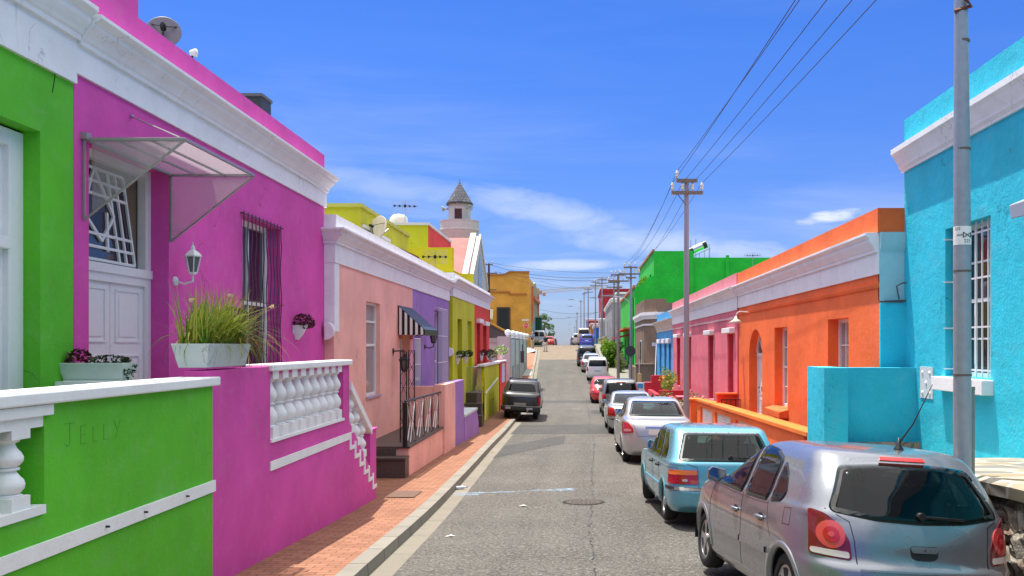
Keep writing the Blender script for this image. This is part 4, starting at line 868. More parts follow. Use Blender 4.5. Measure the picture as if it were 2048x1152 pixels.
sash(hs, 1, XS - .18, 20.45, 21.6, -1.25, 1.08, nx=2, nz=3); door(hs, 1, XS - .2, 17.95, 18.75, -1.98, .3, leaves_=1); sash(hs, 1, XS - .19, 17.95, 18.75, .3, .72, nx=2, nz=1, name='fanlight'); m = MB()
for k in range(9): y = 20.4 + .16 * k; m.bar((XS + .14, y, -1.28), (XS + .14, y, 1.14), .014)
for z in (-1.28, -.5, .3, 1.14): m.bar((XS + .14, 20.38, z), (XS + .14, 21.7, z), .02); m.bar((XS - .01, 20.39, z), (XS + .14, 20.39, z), .014); m.bar((XS - .01, 21.69, z), (XS + .14, 21.69, z), .014)
m.build('window_bars', WPAINT, hs); m = MB()
for k in range(8): y = 17.97 + .11 * k; m.bar((XS - .02, y, -1.95), (XS - .02, y, .2), .016)
for z in (-1.95, -1.3, -.5, .2): m.bar((XS - .02, 17.95, z), (XS - .02, 18.76, z), .022)
for k in range(4): m.lathe([(.05, -.01), (.05, .01), (.035, .01), (.035, -.01)], (XS - .02, 18.1 + .16 * k, -.9), 10, 'x')
m.build('security_gate', WPAINT, hs)
# porch of the pair: dark tiled floor and steps, salmon plinth, railing, trellis
po = thing('porch', 'salmon porch with dark tiled floor and two steps down to the pavement', 'porch', (-4, 15, -2.3)); m = MB(); m.prism([(XW - .05, 13.55, -3.2), (XW - .05, 16.85, -3.2), (XW - .05, 16.85, -2.03), (XW - .05, 13.55, -2.03)], (-.99, 0, 0)); m.build('plinth', SALMON, po); m = MB(); m.box(XS + .003, XW - .02, 13.52, 16.84, -2.03, -1.99); m.box(XS + .003, XW - .04, 13.25, 13.53, -3, -2.21); m.box(XS + .003, XW - .03, 13.22, 13.53, -2.21, -2.17); m.box(XS + .003, XW - .3, 13.5, 13.549, -2.2, -2.03)
m.build('steps', SLATE, po, bevel=.006, merge=True)
ra = thing('railing', 'black iron railing with white diamond bars on the salmon porch', 'railing', (XW - .1, 15, -1.99)); m = MB(); xr = XW - .11; m.tube([(xr, 13.5, -1.99), (xr, 13.5, -1.12)], .05, 12); m.tube([(xr, 13.5, -1.1), (xr, 16.86, -1.14)], .022, 8)
for y in (14.3, 15.1, 15.9, 16.6): m.bar((xr, y, -1.99), (xr, y, -1.12), .024)
m.build('rail_frame', BLACKI, ra, autos=True); m = MB()
for k in range(4):
    y = 13.7 + .78 * k; m = MB()
    for d in (0.0,): m.bar((xr + d * .1, y, -1.2 + d), (xr, y + .2, -1.55), .016); m.bar((xr, y, -1.9), (xr, y + .2, -1.55), .016); m.bar((xr, y + .22, -1.16), (xr, y + .4, -1.55), .016); m.bar((xr, y + .22, -1.96), (xr, y + .4, -1.55), .016); m.bar((xr, y + .58, -1.16), (xr, y + .4, -1.55), .016); m.bar((xr, y + .58, -1.96), (xr, y + .4, -1.55), .016)
    m.build('diamond_bars', WPAINT, ra)

def trellis(label, x0, x1, y, z0, z1):
    t = thing('iron_trellis', label, 'trellis', ((x0 + x1) / 2, y, z0), group='black iron trellis posts of the salmon porch'); m = MB()
    for x in (x0, x1): m.bar((x, y, z0), (x, y, z1), .02)
    n = int((z1 - z0) / .12)
    for k in range(n + 1): z = z0 + (z1 - z0) * k / n; m.bar((x0, y, z), (x1, y, z), .008) if k % 3 == 0 else None
    for k in range(n): za, zb = z0 + (z1 - z0) * k / n, z0 + (z1 - z0) * (k + 1) / n; f = .5 + .5 * math.sin(k * 1.05); g = .5 + .5 * math.sin((k + 1) * 1.05); m.bar((x0 + (x1 - x0) * f, y, za), (x0 + (x1 - x0) * g, y, zb), .009); m.bar((x1 - (x1 - x0) * f, y, za), (x1 - (x1 - x0) * g, y, zb), .009)
    m.build('iron_lattice', BLACKI, t); return t
trellis('nearer black iron trellis post standing on the dark tiled porch floor', -3.79, -3.66, 14.2, -1.99, -.12); trellis('black iron trellis post by the salmon door, behind the nearer one', -3.92, -3.79, 15.4, -1.99, -.1)
dw = thing('garden_wall', 'half salmon half violet pier and wall dividing the two porches', 'wall', (-3.6, 18, -2.9)); m = MB(); m.box(XS + .003, -3.62, 16.9, 17.1, -3.1, -1.0); m.box(-3.66, XW, 16.86, 18.25, -3.2, -.96); m.build('salmon_wall', SALMON, dw); m = MB(); m.box(-3.66, XW - .002, 18.25, 19.6, -3.2, -.962); m.build('violet_wall', PURPLE, dw); m = MB(); m.box(XS, XS + .6, 17.12, 22.5, -3.2, -1.98); m.build('porch_floor', SLATE, dw)
lw = thing('garden_wall', 'low violet front wall with a sloping pale top', 'wall', (XW, 21, -3)); m = MB(); m.prism([(XW + .01, 19.61, -3.3), (XW + .01, 22.3, -3.3), (XW + .01, 22.3, -2.5), (XW + .01, 21.9, -2.05), (XW + .01, 19.61, -2.05)], (-.3, 0, 0)); m.build('wall', PURPLE, lw); m = MB(); m.prism([(XW + .02, 19.61, -2.05), (XW + .02, 22.0, -2.05), (XW + .02, 22.0, -1.98), (XW + .02, 19.61, -1.98)], (-.5, 0, 0)); m.build('coping', whitewash('greenish white cap', (.6, .68, .66), .2), lw); m = MB()
for k in range(4): m.box(XW - .6, XW - .32, 22.35 + .25 * k, 22.6 + .25 * k, -3.3, -2.2 - .2 * k)
m.build('steps', SLATE, lw)

# ---------------------------------------------------------------- left: yellow green and red pair
XY = -4.32
hs = thing('terraced_house', 'yellow green house with hanging cone pots between violet and red houses', 'house', (XY, 25, -2.5)); m = MB(); shell(m, 1, XY, 22.7, 27.3, -3.2, 2.4, [(23.6, 24.5, -2.0, .95, .2), (25.6, 26.6, -2.0, .95, .2)], .2); m.build('wall', LIME, hs)
m = MB(); m.sweep([(XS - .3, 22.69), (XY, 22.69), (XY, 27.3)], cornice_prof(1.66, 1.98, 2.24, .24)); m.build('cornice', WHITE, hs, autos=True); m = MB(); m.sweep([(XS - .3, 22.69), (XY, 22.69), (XY, 27.3)], [(-.2, 2.25), (.05, 2.25), (.05, 2.44), (-.2, 2.44)]); m.build('parapet', CREAM, hs)
sash(hs, 1, XY - .18, 23.6, 24.5, -2.0, .95, mat=DKBROWN, nx=1, nz=2); sash(hs, 1, XY - .15, 25.6, 26.6, -2.0, .95, nx=1, nz=2, name='door_glazing'); m = MB(); m.box(XS - 2.6, XY - .005, 22.72, 22.95, 2.35, 3.28); m.build('party_wall', YEL, hs); m = MB(); m.lathe([(.001, 0), (.15, 0), (.15, .14), (.001, .14)], (XY - .1, 22.55, -.2), 20, 'y', 0, math.pi); m.build('corbel', CREAM, hs)
hs = thing('terraced_house', 'bright red narrow house with white hooded windows before the grey wall', 'house', (XY, 29, -2.5)); m = MB(); shell(m, 1, XY, 27.303, 31.6, -3.2, 2.4, [(27.9, 28.8, -2.0, .95, .2), (29.7, 30.7, -1.2, .9, .2)], .2); m.build('wall', REDW, hs)
m = MB(); m.sweep([(XY, 27.303), (XY, 31.65)], cornice_prof(1.66, 1.98, 2.24, .24)); m.build('cornice', WHITE, hs, autos=True); m = MB(); m.sweep([(XY, 27.303), (XY, 31.6)], [(-.2, 2.25), (.05, 2.25), (.05, 2.44), (-.2, 2.44)]); m.build('parapet', CREAM, hs)
sash(hs, 1, XY - .18, 27.9, 28.8, -2.0, .95, nx=1, nz=2, name='door_glazing'); sash(hs, 1, XY - .18, 29.7, 30.7, -1.2, .9, nx=2, nz=2); box('window_hood', CREAM, hs, XY, XY + .14, 27.8, 28.9, .95, 1.12); box('window_hood', CREAM, hs, XY, XY + .14, 29.6, 30.8, .9, 1.07)
m = MB(); P = [(-4.4, 2.3), (-4.4, 3.25)] + [(-4.4 - .35 - .6 * math.sin(k * math.pi / 16), 3.85 - .6 * math.cos(k * math.pi / 16) + .0) for k in range(9)] + [(-5.5, 3.85), (-8, 3.85), (-8, 2.3)]; m.prism([(x, 27.35, z - .35) for x, z in P], (0, .22, 0)); m.build('party_wall', LIME, hs)
m = MB(); m.lathe([(.2, 0), (.2, .25), (.14, .3), (.08, .4), (.12, .5), (.17, .6), (.12, .72), (.001, .78)], (-5.85, 27.8, 3.35), 14); m.build('finial', WHITE, hs, smooth=True)
for y, lf, lb, i in ((23.4, LEAFD, 'white cone pot with dark green plant on the yellow green wall, nearer one', 3), (25.0, LEAFD, 'white cone pot with dark green plant on the yellow green wall, by the red house', 4)): wall_pot(lb, XY, y, -.62, 1.15, lf, 'cone', .22, i)
for y, lf, lb, i in ((28.9, LEAFR, 'white cone pot with dark red plant on the red wall, nearer one', 5), (30.9, LEAFR, 'white cone pot with dark red plant at the far end of the red wall', 6)): wall_pot(lb, XY, y, -.62, 1.15, lf, 'cone', .22, i)
# roof boxes behind the cornices
def block(name, label, cat, x0, x1, y0, y1, z0, z1, mat, cap=None):
    t = thing(name, label, cat, ((x0 + x1) / 2, y0, z0)); m = MB(); m.box(x0, x1, y0, y1, z0, z1); m.build('wall', mat, t)
    if cap: m = MB(); m.box(x0 - .04, x1 + .05, y0 - .05, y1 + .05, z1, z1 + .09); m.build('coping', cap, t)
    return t
u1 = block('roof_room', 'yellow green flat roofed room above the salmon house, nearest of the roof rooms', 'rooftop room', -9.0, -5.5, 16.9, 21.6, 2.0, 3.44, LIME, plaster('lime coping', (.55, .58, .1), .1)); m = MB(); m.tube([(-7.2, 16.88, 2.2), (-7.2, 16.88, 2.9), (-7.05, 16.88, 3.05), (-5.4, 17.0, 3.05)], .014, 6); m.build('conduit', plain('lime conduit', (.4, .42, .03), .6), u1); m = MB(); m.bar((-5.48, 17.0, 3.0), (-5.35, 18.9, 2.9), .08); m.build('light_tube', WPAINT, u1); m = MB(); m.prism([(-5.5, 20.6, 2.9), (-5.5, 21.55, 2.6), (-4.95, 21.55, 2.45), (-4.95, 20.6, 2.65)], (0, 0, .05)); m.build('side_awning', TERRA, u1)
u2 = block('roof_room', 'green and red roof room with pale coping behind the dish', 'rooftop room', -9.5, -5.5, 24.3, 28.5, 2.0, 4.3, LIME, whitewash('pale coping', (.7, .7, .68), .3)); m = MB(); m.box(-5.5, -5.492, 24.3, 28.5, 2.0, 4.29); m.build('red_side', REDW, u2)
dish('satellite_dish', 'cream satellite dish on the yellow green roof room', (-5.15, 17.35, 2.95), .34, -38, 74, plain('cream dish', (.55, .5, .4), .5, .1, var=.15))
t = thing('roof_dome', 'small pale vent dome on the roof beside the wire aerial', 'roof vent', (-7.0, 26.0, 4.39)); m = MB(); m.lathe([(.36, 0), (.36, .3), (.33, .48), (.22, .6), (.001, .65)], (-7.0, 26.0, 4.39), 20); m.build('dome', whitewash('dome cream', (.6, .56, .46), .3), t, smooth=True)
tv_aerial('wire grid television aerial on the roof room beside the small dome', (-6.55, 25.2, 4.39), .98, 10); tv_aerial('wire grid television aerial before the sharp yellow party wall', (-4.75, 22.0, 2.3), .78, 4, .75)
# stoep front of the yellow green and red houses
gt = thing('railing', 'silver upright bar railing across the porch of the yellow green house', 'railing', (-4.1, 25.5, -1.6)); m = MB()
for k in range(10): x = -4.42 + .07 * k; m.bar((x, 25.4, -1.72), (x, 25.4, -.78), .02)
m.bar((-4.44, 25.4, -1.72), (-3.74, 25.4, -1.72), .03); m.tube([(-4.44, 25.4, -.82), (-4.1, 25.4, -.8), (-3.7, 25.6, -.72)], .02, 6); m.build('bars', GALV, gt)
pf = thing('porch', 'dark porch floor and steps of the yellow green house', 'porch', (-4.1, 26, -2.5)); m = MB(); m.box(XY + .004, -3.92, 25.3, 31, -3.3, -1.74); m.box(XY - .1, -3.7, 24.9, 25.29, -3.3, -2.1); m.box(XY - .1, -3.6, 24.4, 24.89, -3.3, -2.5); m.build('steps', SLATE, pf)
yw = thing('garden_wall', 'olive yellow front wall with stepped end and painted pattern', 'wall', (-3.88, 29, -3)); m = MB(); m.prism([(-3.88, 26.99, -3.4), (-3.88, 31.7, -3.4), (-3.88, 31.7, -.80), (-3.88, 26.99, -.80)], (-.18, 0, 0)); 
m.build('wall', LIME, yw); m = MB()
for k in range(5): m.box(-4.1 + .03 * k - .15, -3.885, 26.5 + .09 * k, 26.98, -3.4, -2.25 + .34 * k)
m.build('stepped_end', YEL, yw); m = MB(); m.box(-4.12, -3.83, 26.6, 31.7, -.80, -.72); m.build('coping', CREAM, yw); m = MB(); m.box(-3.89, -3.865, 27.2, 27.28, -3.1, -1.9); m.prism([(-3.865, 27.2, -1.95), (-3.865, 31.3, -1.5), (-3.865, 31.3, -1.42), (-3.865, 27.2, -1.87)], (-.02, 0, 0)); m.build('stripe_moulding', CREAM, yw); m = MB()
for yy in (28.6, 29.2, 29.8): m.lathe([(.001, 0), (.14, 0), (.14, .012), (.001, .012)], (-3.878, yy, -1.95), 14, 'x'); m.lathe([(.001, 0), (.14, 0), (.14, .012), (.001, .012)], (-3.878, yy, -2.2), 14, 'x')
m.build('painted_pattern', YEL, yw)
rw = thing('garden_wall', 'red front wall with a pale blue jagged patch beyond the olive wall', 'wall', (-3.85, 33, -3)); m = MB(); m.box(-4.05, -3.83, 31.72, 34.3, -3.4, -.76); m.build('wall', REDW, rw); m = MB(); m.box(-4.07, -3.8, 31.72, 34.32, -.76, -.70); m.build('coping', CREAM, rw); m = MB(); m.prism([(-3.826, 32.4, -1.75)] + [(-3.826, 33.5 + .12 * (k % 2), -1.75 + .13 * k) for k in range(8)] + [(-3.826, 32.4, -.84)], (-.01, 0, 0)); m.build('blue_patch', plain('pale blue', (.45, .6, .8), .6), rw)
def flower_pot(label, x, y, z, leaf, fl, s=1.0, seed=1):
    random.seed(seed); t = thing('flower_pot', label, 'flower pot', (x, y, z)); m = MB(); m.lathe([(.001, 0), (.09 * s, 0), (.16 * s, .18 * s), (.2 * s, .24 * s), (.2 * s, .28 * s), (.15 * s, .28 * s)], (x, y, z), 16); m.build('pot', CREAM, t, smooth=True, autos=True); m = MB(); leaves(m, (x, y, z + .42 * s), (.3 * s, .3 * s, .22 * s), 260, .09 * s); m.build('foliage', leaf, t); m = MB(); leaves(m, (x + .05, y, z + .45 * s), (.3 * s, .3 * s, .22 * s), 60, .08 * s); m.build('blossom', fl, t); return t
flower_pot('white pot of bright green and white plant beyond the red house', -3.97, 33.2, -.70, LEAFB, foliage('white flower', (.6, .62, .5), (.85, .85, .8)), 1.15, 4); flower_pot('pot of pink and white flowers on the olive wall', -4.0, 30.2, -.72, LEAFG, FLOWER, .8, 5)
# ---------------------------------------------------------------- left, further up: boundary wall, mosque, ochre corner building
bw = thing('boundary_wall', 'tall grey and pale blue boundary wall topped with white ball finials', 'wall', (-4.7, 48, -2.5)); m = MB(); m.box(-9.5, -4.78, 42.6, 42.9, -3.4, -.62); m.box(-4.95, -4.7, 43.3, 56.5, -3.4, .05); m.build('lower_wall', STONEW, bw)
m = MB(); m.box(-9.5, -4.77, 42.58, 42.92, -.62, .22); m.build('upper_wall', plaster('pale mauve render', (.52, .45, .46), .1, .12), bw); m = MB(); m.box(-9.5, -4.76, 42.55, 42.95, .22, .5); m.build('coping', STONEW, bw)
m = MB(); m.box(-4.85, -4.6, 43.32, 56.4, -3.4, .45); m.build('panel_wall', PALEB, bw); m = MB()
for k in range(5): y = 43.3 + k * 3.1; m.box(-4.9, -4.54, y, y + .16, -3.4, .55)
m.build('pilaster', STONEW, bw); m = MB()
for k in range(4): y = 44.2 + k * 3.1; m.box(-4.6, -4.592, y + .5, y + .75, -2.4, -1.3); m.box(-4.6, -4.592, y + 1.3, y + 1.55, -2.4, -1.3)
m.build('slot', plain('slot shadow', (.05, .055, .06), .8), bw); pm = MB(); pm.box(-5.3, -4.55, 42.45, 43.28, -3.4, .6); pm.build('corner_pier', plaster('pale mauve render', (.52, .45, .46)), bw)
fn = ML(); fn.lathe([(.16, 0), (.16, .06), (.08, .1), (.13, .14)] + [(.20 * math.sin(math.pi * (k + 3) / 12), .30 - .20 * math.cos(math.pi * (k + 3) / 12)) for k in range(9)] + [(.001, .50)], (0, 0, 0), 16); f0 = None
for k in range(6):
    if f0 is None: f0 = f = fn.build('finial', WHITE, bw, smooth=True, local=True)
    else: f = f0.copy(); C.objects.link(f); f.parent = bw
    f.location = Vector((-4.75, (43.4 + 3.0 * k) * KY, .55)) - Vector(bw.location)
tw = thing('garden_wall', 'dark brown sloping wall with orange coping below the ochre building', 'wall', (-9, 57, -1)); m = MB(); m.prism([(-11, 57.5, -2.5), (-4.9, 57.5, -2.5), (-4.9, 57.5, .3), (-8.5, 57.5, 2.2), (-11, 57.5, 2.4)], (0, .3, 0)); m.build('wall', plaster('dark mauve render', (.19, .14, .14)), tw); m = MB(); m.prism([(-8.5, 57.4, 2.2), (-4.8, 57.4, .3), (-4.8, 57.4, .46), (-8.5, 57.4, 2.36)], (0, .5, 0)); m.build('coping', OCHRE, tw)
mq = thing('mosque_hall', 'hall with pink sheet roof and white gable facing the street', 'hall', (-8, 53, -1)); m = MB(); g0, ga, g1 = 49.6, 53.4, 57.3; m.box(-17, -8.2, g0 + .1, g1 - .1, -3, 5.2); m.build('wall', plaster('pale pink brick', (.55, .45, .42), .3), mq)
m = MB(); m.prism([(-17, g0 - .1, 5.2), (-17, ga, 8.45), (-17, g1 + .1, 5.2), (-17, g1, 5.05), (-17, ga, 8.3), (-17, g0, 5.05)], (8.7, 0, 0)); m.build('roof', plaster('faded pink roof', (.44, .14, .125), .1, .1), mq); m = MB(); m.prism([(-8.3, g0, 5.0), (-8.3, g0, -3), (-8.3, g1, -3), (-8.3, g1, 5.0), (-8.3, ga, 8.6)], (.28, 0, 0)); m.build('gable', plaster('grey white gable', (.50, .51, .52), .1), mq)
m = MB(); 
for a, b in ((g0 - .25, ga), (g1 + .25, ga)): m.prism([(-8.75, a, 5.05), (-8.75, b, 8.85), (-8.75, b, 8.5), (-8.75, a, 4.7)], (.42, 0, 0)); m.prism([(-8.05, a, 5.0), (-8.05, b, 8.75), (-8.05, b, 8.45), (-8.05, a, 4.7)], (.12, 0, 0))
m.build('coping', whitewash('cream coping', (.74, .70, .58), .25), mq); m = MB(); m.prism([(-8.02, 52.4, 4.2), (-8.02, 52.4, 6.0), (-8.02, 53.4, 7.2), (-8.02, 54.4, 6.0), (-8.02, 54.4, 4.2)], (.03, 0, 0)); m.build('window', plain('leaded window', (.12, .14, .17), .2), mq)
mn = thing('minaret', 'round white minaret with grey slate cone roof and loudspeakers', 'minaret', (-10.8, 60, -1)); MC = (-10.8, 60, 0); MW = whitewash('weathered white tower', (.54, .53, .50), .7); m = MB(); m.lathe([(1.45, -2), (1.45, 9.5), (1.5, 9.6)], MC, 40); m.build('shaft', MW, mn, smooth=True, autos=True)
m = MB(); m.lathe([(1.46, 9.45), (1.52, 9.6), (1.55, 9.75), (1.62, 9.85), (1.66, 10.05), (1.72, 10.1), (1.72, 10.2), (1.69, 10.24), (1.69, 10.85), (1.72, 10.88), (1.72, 10.96), (1.58, 10.96), (1.58, 10.3), (.5, 10.25)], MC, 48); m.build('balcony', MW, mn, smooth=True, autos=True); m = MB(); m.lathe([(.97, 10.2), (.97, 12.5)], MC, 36); m.build('lantern_stage', MW, mn, smooth=True, autos=True)
sl = brickmat('slate shingles', (.17, .175, .19), (.09, .095, .11), (.03, .03, .035), .28, .26, .02, .8, vec=lambda t: (lambda s: (t.l(t.n('ShaderNodeTexCoord').outputs['UV'], s.inputs['Vector']), s.outputs['Vector'])[1])(t.n('ShaderNodeMapping')))
m = MB(); m.lathe([(1.0, 12.42), (1.16, 12.36), (1.16, 12.44)] + [(1.16 * (1 - k / 12) + .03, 12.46 + 1.95 * k / 12) for k in range(12)] + [(.03, 14.4), (.03, 14.62), (.001, 14.65)], MC, 40); co = m.build('cone_roof', sl, mn, smooth=True)
uv = co.data.uv_layers.new(name='UVMap')
for p in co.data.polygons:
    an = [math.atan2(co.data.vertices[v].co.y - 60 * KY, co.data.vertices[v].co.x + 10.8) for v in p.vertices]
    for li, v, a in zip(p.loop_indices, p.vertices, an):
        if max(an) - min(an) > 3 and a < 0: a += 2 * math.pi
        uv.data[li].uv = (a * .8, co.data.vertices[v].co.z)
m = MB(); m.box(-11.12, -10.48, 60 - .985 / KY, 60 - .8 / KY, 11.05, 11.95); m.build('window', plain('maroon shutter', (.06, .012, .018), .5), mn); m = MB(); m.box(-11.2, -10.5, 60 - 1.47 / KY, 60 - 1.3 / KY, 8.4, 9.1); m.build('niche', plaster('niche grey', (.38, .35, .31)), mn)
hm = MB(); hm.lathe([(.07, 0), (.09, .22), (.09, .25), (.14, .36), (.26, .5), (.27, .52), (.24, .52), (.1, .4), (.001, .38)], (0, 0, 0), 18, 'x'); h0 = None
for dx, dy, rz in ((-.95, -.35, 180), (.72, -.75, -50)):
    if h0 is None: h0 = h = hm.build('loudspeaker', plain('grey horn', (.36, .37, .36), .5, .2), mn, smooth=True, local=True)
    else: h = h0.copy(); C.objects.link(h); h.parent = mn
    h.location = Vector((MC[0] + dx, 60 * KY + dy, 12.0)) - Vector(mn.location); h.rotation_euler = (0, 0, R(rz))
ob = thing('corner_building', 'ochre two storey corner building with stepped parapet and dark shutters', 'building', (-8, 80, 0)); m = MB(); X = -6.27; m.box(-15.5, X, 80, 96, -2.5, 8.0); m.prism([(-15.5, 80, 8.0), (X, 80, 8.0), (X, 80, 8.75), (-8.6, 80, 8.75), (-9.2, 80, 8.45), (-15.5, 80, 8.3)], (0, .3, 0)); m.build('wall', OCHRE, ob); m = MB(); DT = plaster('dark orange trim', (.42, .16, .04)); m.box(-15.5, -8.6, 79.9, 79.998, 6.25, 6.4); m.box(-8.6, X - .25, 79.9, 79.998, 6.0, 6.15); m.box(-8.62, -8.5, 79.89, 79.998, 6.0, 6.4); m.box(-15.5, X, 79.88, 79.998, -.9, -.72 + .1); m.prism([(-15.5, 79.85, 8.32), (-9.2, 79.85, 8.45), (-8.6, 79.85, 8.77), (X + .05, 79.85, 8.77), (X + .05, 79.85, 8.67), (-8.6, 79.85, 8.67), (-9.2, 79.85, 8.35), (-15.5, 79.85, 8.2)], (0, .5, 0))
for x in (-15, -12.2, -10.1, -7.2): m.box(x - .28, x + .28, 79.9, 79.998, -.6, 1.12)
m.build('moulding', DT, ob); m = MB(); m.box(-15.5, X, 79.93, 79.998, .98, 1.13); m.box(-15.5, X, 79.93, 79.998, -.6, -.5); m.build('string_course', plaster('amber trim', (.8, .42, .08)), ob)
SH = plain('dark green shutters', (.008, .016, .012), .4); m = MB(); m.box(-10.05, -8.45, 79.92, 79.998, 1.25, 4.55); fr = m.build('window', plain('brown window frame', (.09, .04, .02), .6), ob); box('shutters', SH, fr, -9.85, -8.65, 79.9, 79.93, 1.35, 4.4); m = MB(); m.box(-12.4, -11.05, 79.92, 79.998, 1.2, 3.0); m.build('door', SH, ob)
m = MB(); [m.prism([(-12.6 + .12 * k, 79.99, 4.3), (-12.6 + .12 * k, 79.4, 3.3), (-12.6 + .12 * k, 79.4, 3.1), (-12.6 + .12 * k, 79.99, 3.1)], (.1, 0, 0)) for k in range(18)]; m.build('door_awning', plain('cream awning', (.8, .68, .4), .7), ob)
m = MB(); m.box(X - .2, X + .05, 84, 95.9, -2, 7.2); m.prism([(X - .2, 84, 7.2), (X - .2, 96, 7.2), (X - .2, 90, 8.4)], (.25, 0, 0)); m.build('side_wing', plaster('faded green wing', (.32, .36, .18)), ob); m = MB(); m.box(X + .05, X + .4, 84.5, 95, 5.8, 6.2); m.box(X + .05, X + .2, 94.5, 95.9, -1, 7.2); m.box(X - .0, X + .25, 83.7, 83.99, 3, 7.3); m.build('trim', plaster('orange trim', (.7, .22, .08)), ob); box('shop_window', plain('blue window', (.25, .5, .7), .2), ob, X + .05, X + .09, 85.5, 88.5, 1.4, 3.8)
ks = thing('container', 'dark green box container standing beside the ochre building', 'container', (-5.8, 91, 0)); m = MB(); m.box(-6.18, -5.42, 90.2, 92, -.1, 3.75); 
for k in range(4): m.box(-6.15 + .19 * k, -6.07 + .19 * k, 90.16, 90.2, -.05, 3.7)
m.build('box_body', plain('bottle green paint', (.01, .10, .05), .5, var=.15), ks); m = MB(); m.box(-6.2, -5.36, 90.1, 92.1, 3.75, 3.88); m.build('roof', plain('pale green roof', (.25, .38, .3), .6), ks)
def people(label, x, y, rz, shirt, trou, hair, pose):
    """one skinned figure; clothes are shells round it"""
    z = G(y) + (KH + .015 if x < xk(y) else 0); t = thing('person', label, 'person', (x, y, z), (0, 0, R(rz)))
    def skin(name, vs, es, rs, mat, lv=2):
        me = bpy.data.meshes.new(name); me.from_pydata(vs, es, []); o = bpy.data.objects.new(name, me); C.objects.link(o); o.parent = t; sk = o.modifiers.new('skin', 'SKIN'); sk.use_smooth_shade = True
        for i, r in enumerate(rs): me.skin_vertices[0].data[i].radius = (r, r) if not isinstance(r, tuple) else r
        me.skin_vertices[0].data[0].use_root = True; ss = o.modifiers.new('sub', 'SUBSURF'); ss.levels = ss.render_levels = lv; me.materials.append(mat); return o
    s = pose['step']; la = pose['larm']; ra_ = pose['rarm']
    V = [(0, 0, .93), (0, -.01, 1.13), (0, .0, 1.34), (0, .0, 1.47), (0, -.03, 1.55), (0, -.03, 1.66), (0, -.02, 1.74),
         (-.19, 0, 1.41), la[0], la[1], la[2], (.19, 0, 1.41), ra_[0], ra_[1], ra_[2],
         (-.1, 0, .88), (-.11, -s * .5 - .02, .48), (-.12, -s, .09), (-.12, -s - .14, .03), (.1, 0, .88), (.11, s * .5 - .02, .48), (.12, s, .09), (.12, s - .14, .03)]
    E = [(0, 1), (1, 2), (2, 3), (3, 4), (4, 5), (5, 6), (2, 7), (7, 8), (8, 9), (9, 10), (2, 11), (11, 12), (12, 13), (13, 14), (0, 15), (15, 16), (16, 17), (17, 18), (0, 19), (19, 20), (20, 21), (21, 22)]
    Rr = [.15, .14, .16, .065, .07, .10, .06, .07, .045, .034, .028, .07, .045, .034, .028, .1, .062, .042, .035, .1, .062, .042, .035]
    SK = plain('skin', (.52, .28, .19), .55); skin('body', V, E, Rr, SK)
    skin('shirt', [(0, 0, .9), V[1], V[2], (0, 0, 1.43), V[7], (Vector(V[7]) * .35 + Vector(V[8]) * .65), V[11], (Vector(V[11]) * .35 + Vector(V[12]) * .65)], [(0, 1), (1, 2), (2, 3), (2, 4), (4, 5), (2, 6), (6, 7)], [.185, .165, .185, .09, .09, .075, .09, .075], shirt)
    skin('trousers', [(0, 0, .95), V[15], V[16], (V[17][0], V[17][1], .07), V[19], V[20], (V[21][0], V[21][1], .07)], [(0, 1), (1, 2), (2, 3), (0, 4), (4, 5), (5, 6)], [.165, .115, .085, .07, .115, .085, .07], trou)
    skin('hair', [(0, .01, 1.64), (0, .01, 1.73), (0, -.02, 1.79)], [(0, 1), (1, 2)], [.085, .098, .06], hair)
    m = ML(); m.lathe([(.012, 0), (.016, -.03), (.02, -.05)], (0, -.125, 1.66), 8); [m.lathe([(.001, -.012), (.012, 0), (.001, .012)], (e, -.112, 1.685), 8) for e in (-.035, .035)]; m.bar((-.025, -.115, 1.605), (.025, -.115, 1.605), .012); m.build('face', plain('face features', (.3, .14, .1), .6), t, local=True, smooth=True)
    m = ML()
    for k, hd in enumerate((la[2], ra_[2])):
        for j in range(4): m.tube([(hd[0] - .025 + .016 * j, hd[1], hd[2] - .01), (hd[0] - .025 + .016 * j, hd[1] - .04, hd[2] - .045 - .006 * (j % 3)), (hd[0] - .025 + .016 * j, hd[1] - .035, hd[2] - .085)], .008, 5)
        m.tube([(hd[0] + .03, hd[1], hd[2]), (hd[0] + .045, hd[1] - .03, hd[2] - .04)], .009, 5)
    m.build('fingers', SK, t, local=True, smooth=True); m = ML()
    for sx, sy in ((-.12, -s), (.12, s)): m.box(sx - .05, sx + .05, sy - .2, sy + .08, 0, .075)
    m.build('shoes', plain('dark shoes', (.03, .025, .025), .6), t, local=True, bevel=.025, merge=True); return t
BEIGE = plain('beige cloth', (.48, .42, .33), .9, var=.1); skb = plain('blue checked shirt', (.16, .22, .36), .9, var=.3)
people('person in a blue shirt and beige trousers standing on the street corner', -5.46, 74.6, 20, skb, BEIGE, plain('grey blond hair', (.38, .28, .18), .8), dict(step=.1, larm=((-.27, .02, 1.15), (-.18, -.2, 1.05), (-.05, -.28, 1.08)), rarm=((.27, .02, 1.15), (.2, -.2, 1.05), (.08, -.28, 1.06))))
box('camera_bag', BLACKI, None, -5.62, -5.40, 74.2, 74.34, G(74.3) + 1.1, G(74.3) + 1.3, bevel=.03); tag(bpy.data.objects['camera_bag'], 'small black bag held by the person in the blue shirt', 'bag')
people('person in a black top and white trousers standing on the cobbled road', -3.9, 72.2, -30, plain('black shirt', (.02, .015, .018), .9), plain('off white cloth', (.6, .56, .5), .9), plain('dark hair', (.03, .02, .018), .8), dict(step=.06, larm=((-.3, -.05, 1.2), (-.42, -.22, 1.12), (-.55, -.3, 1.1)), rarm=((.25, .03, 1.14), (.27, -.02, .92), (.26, -.05, .78))))
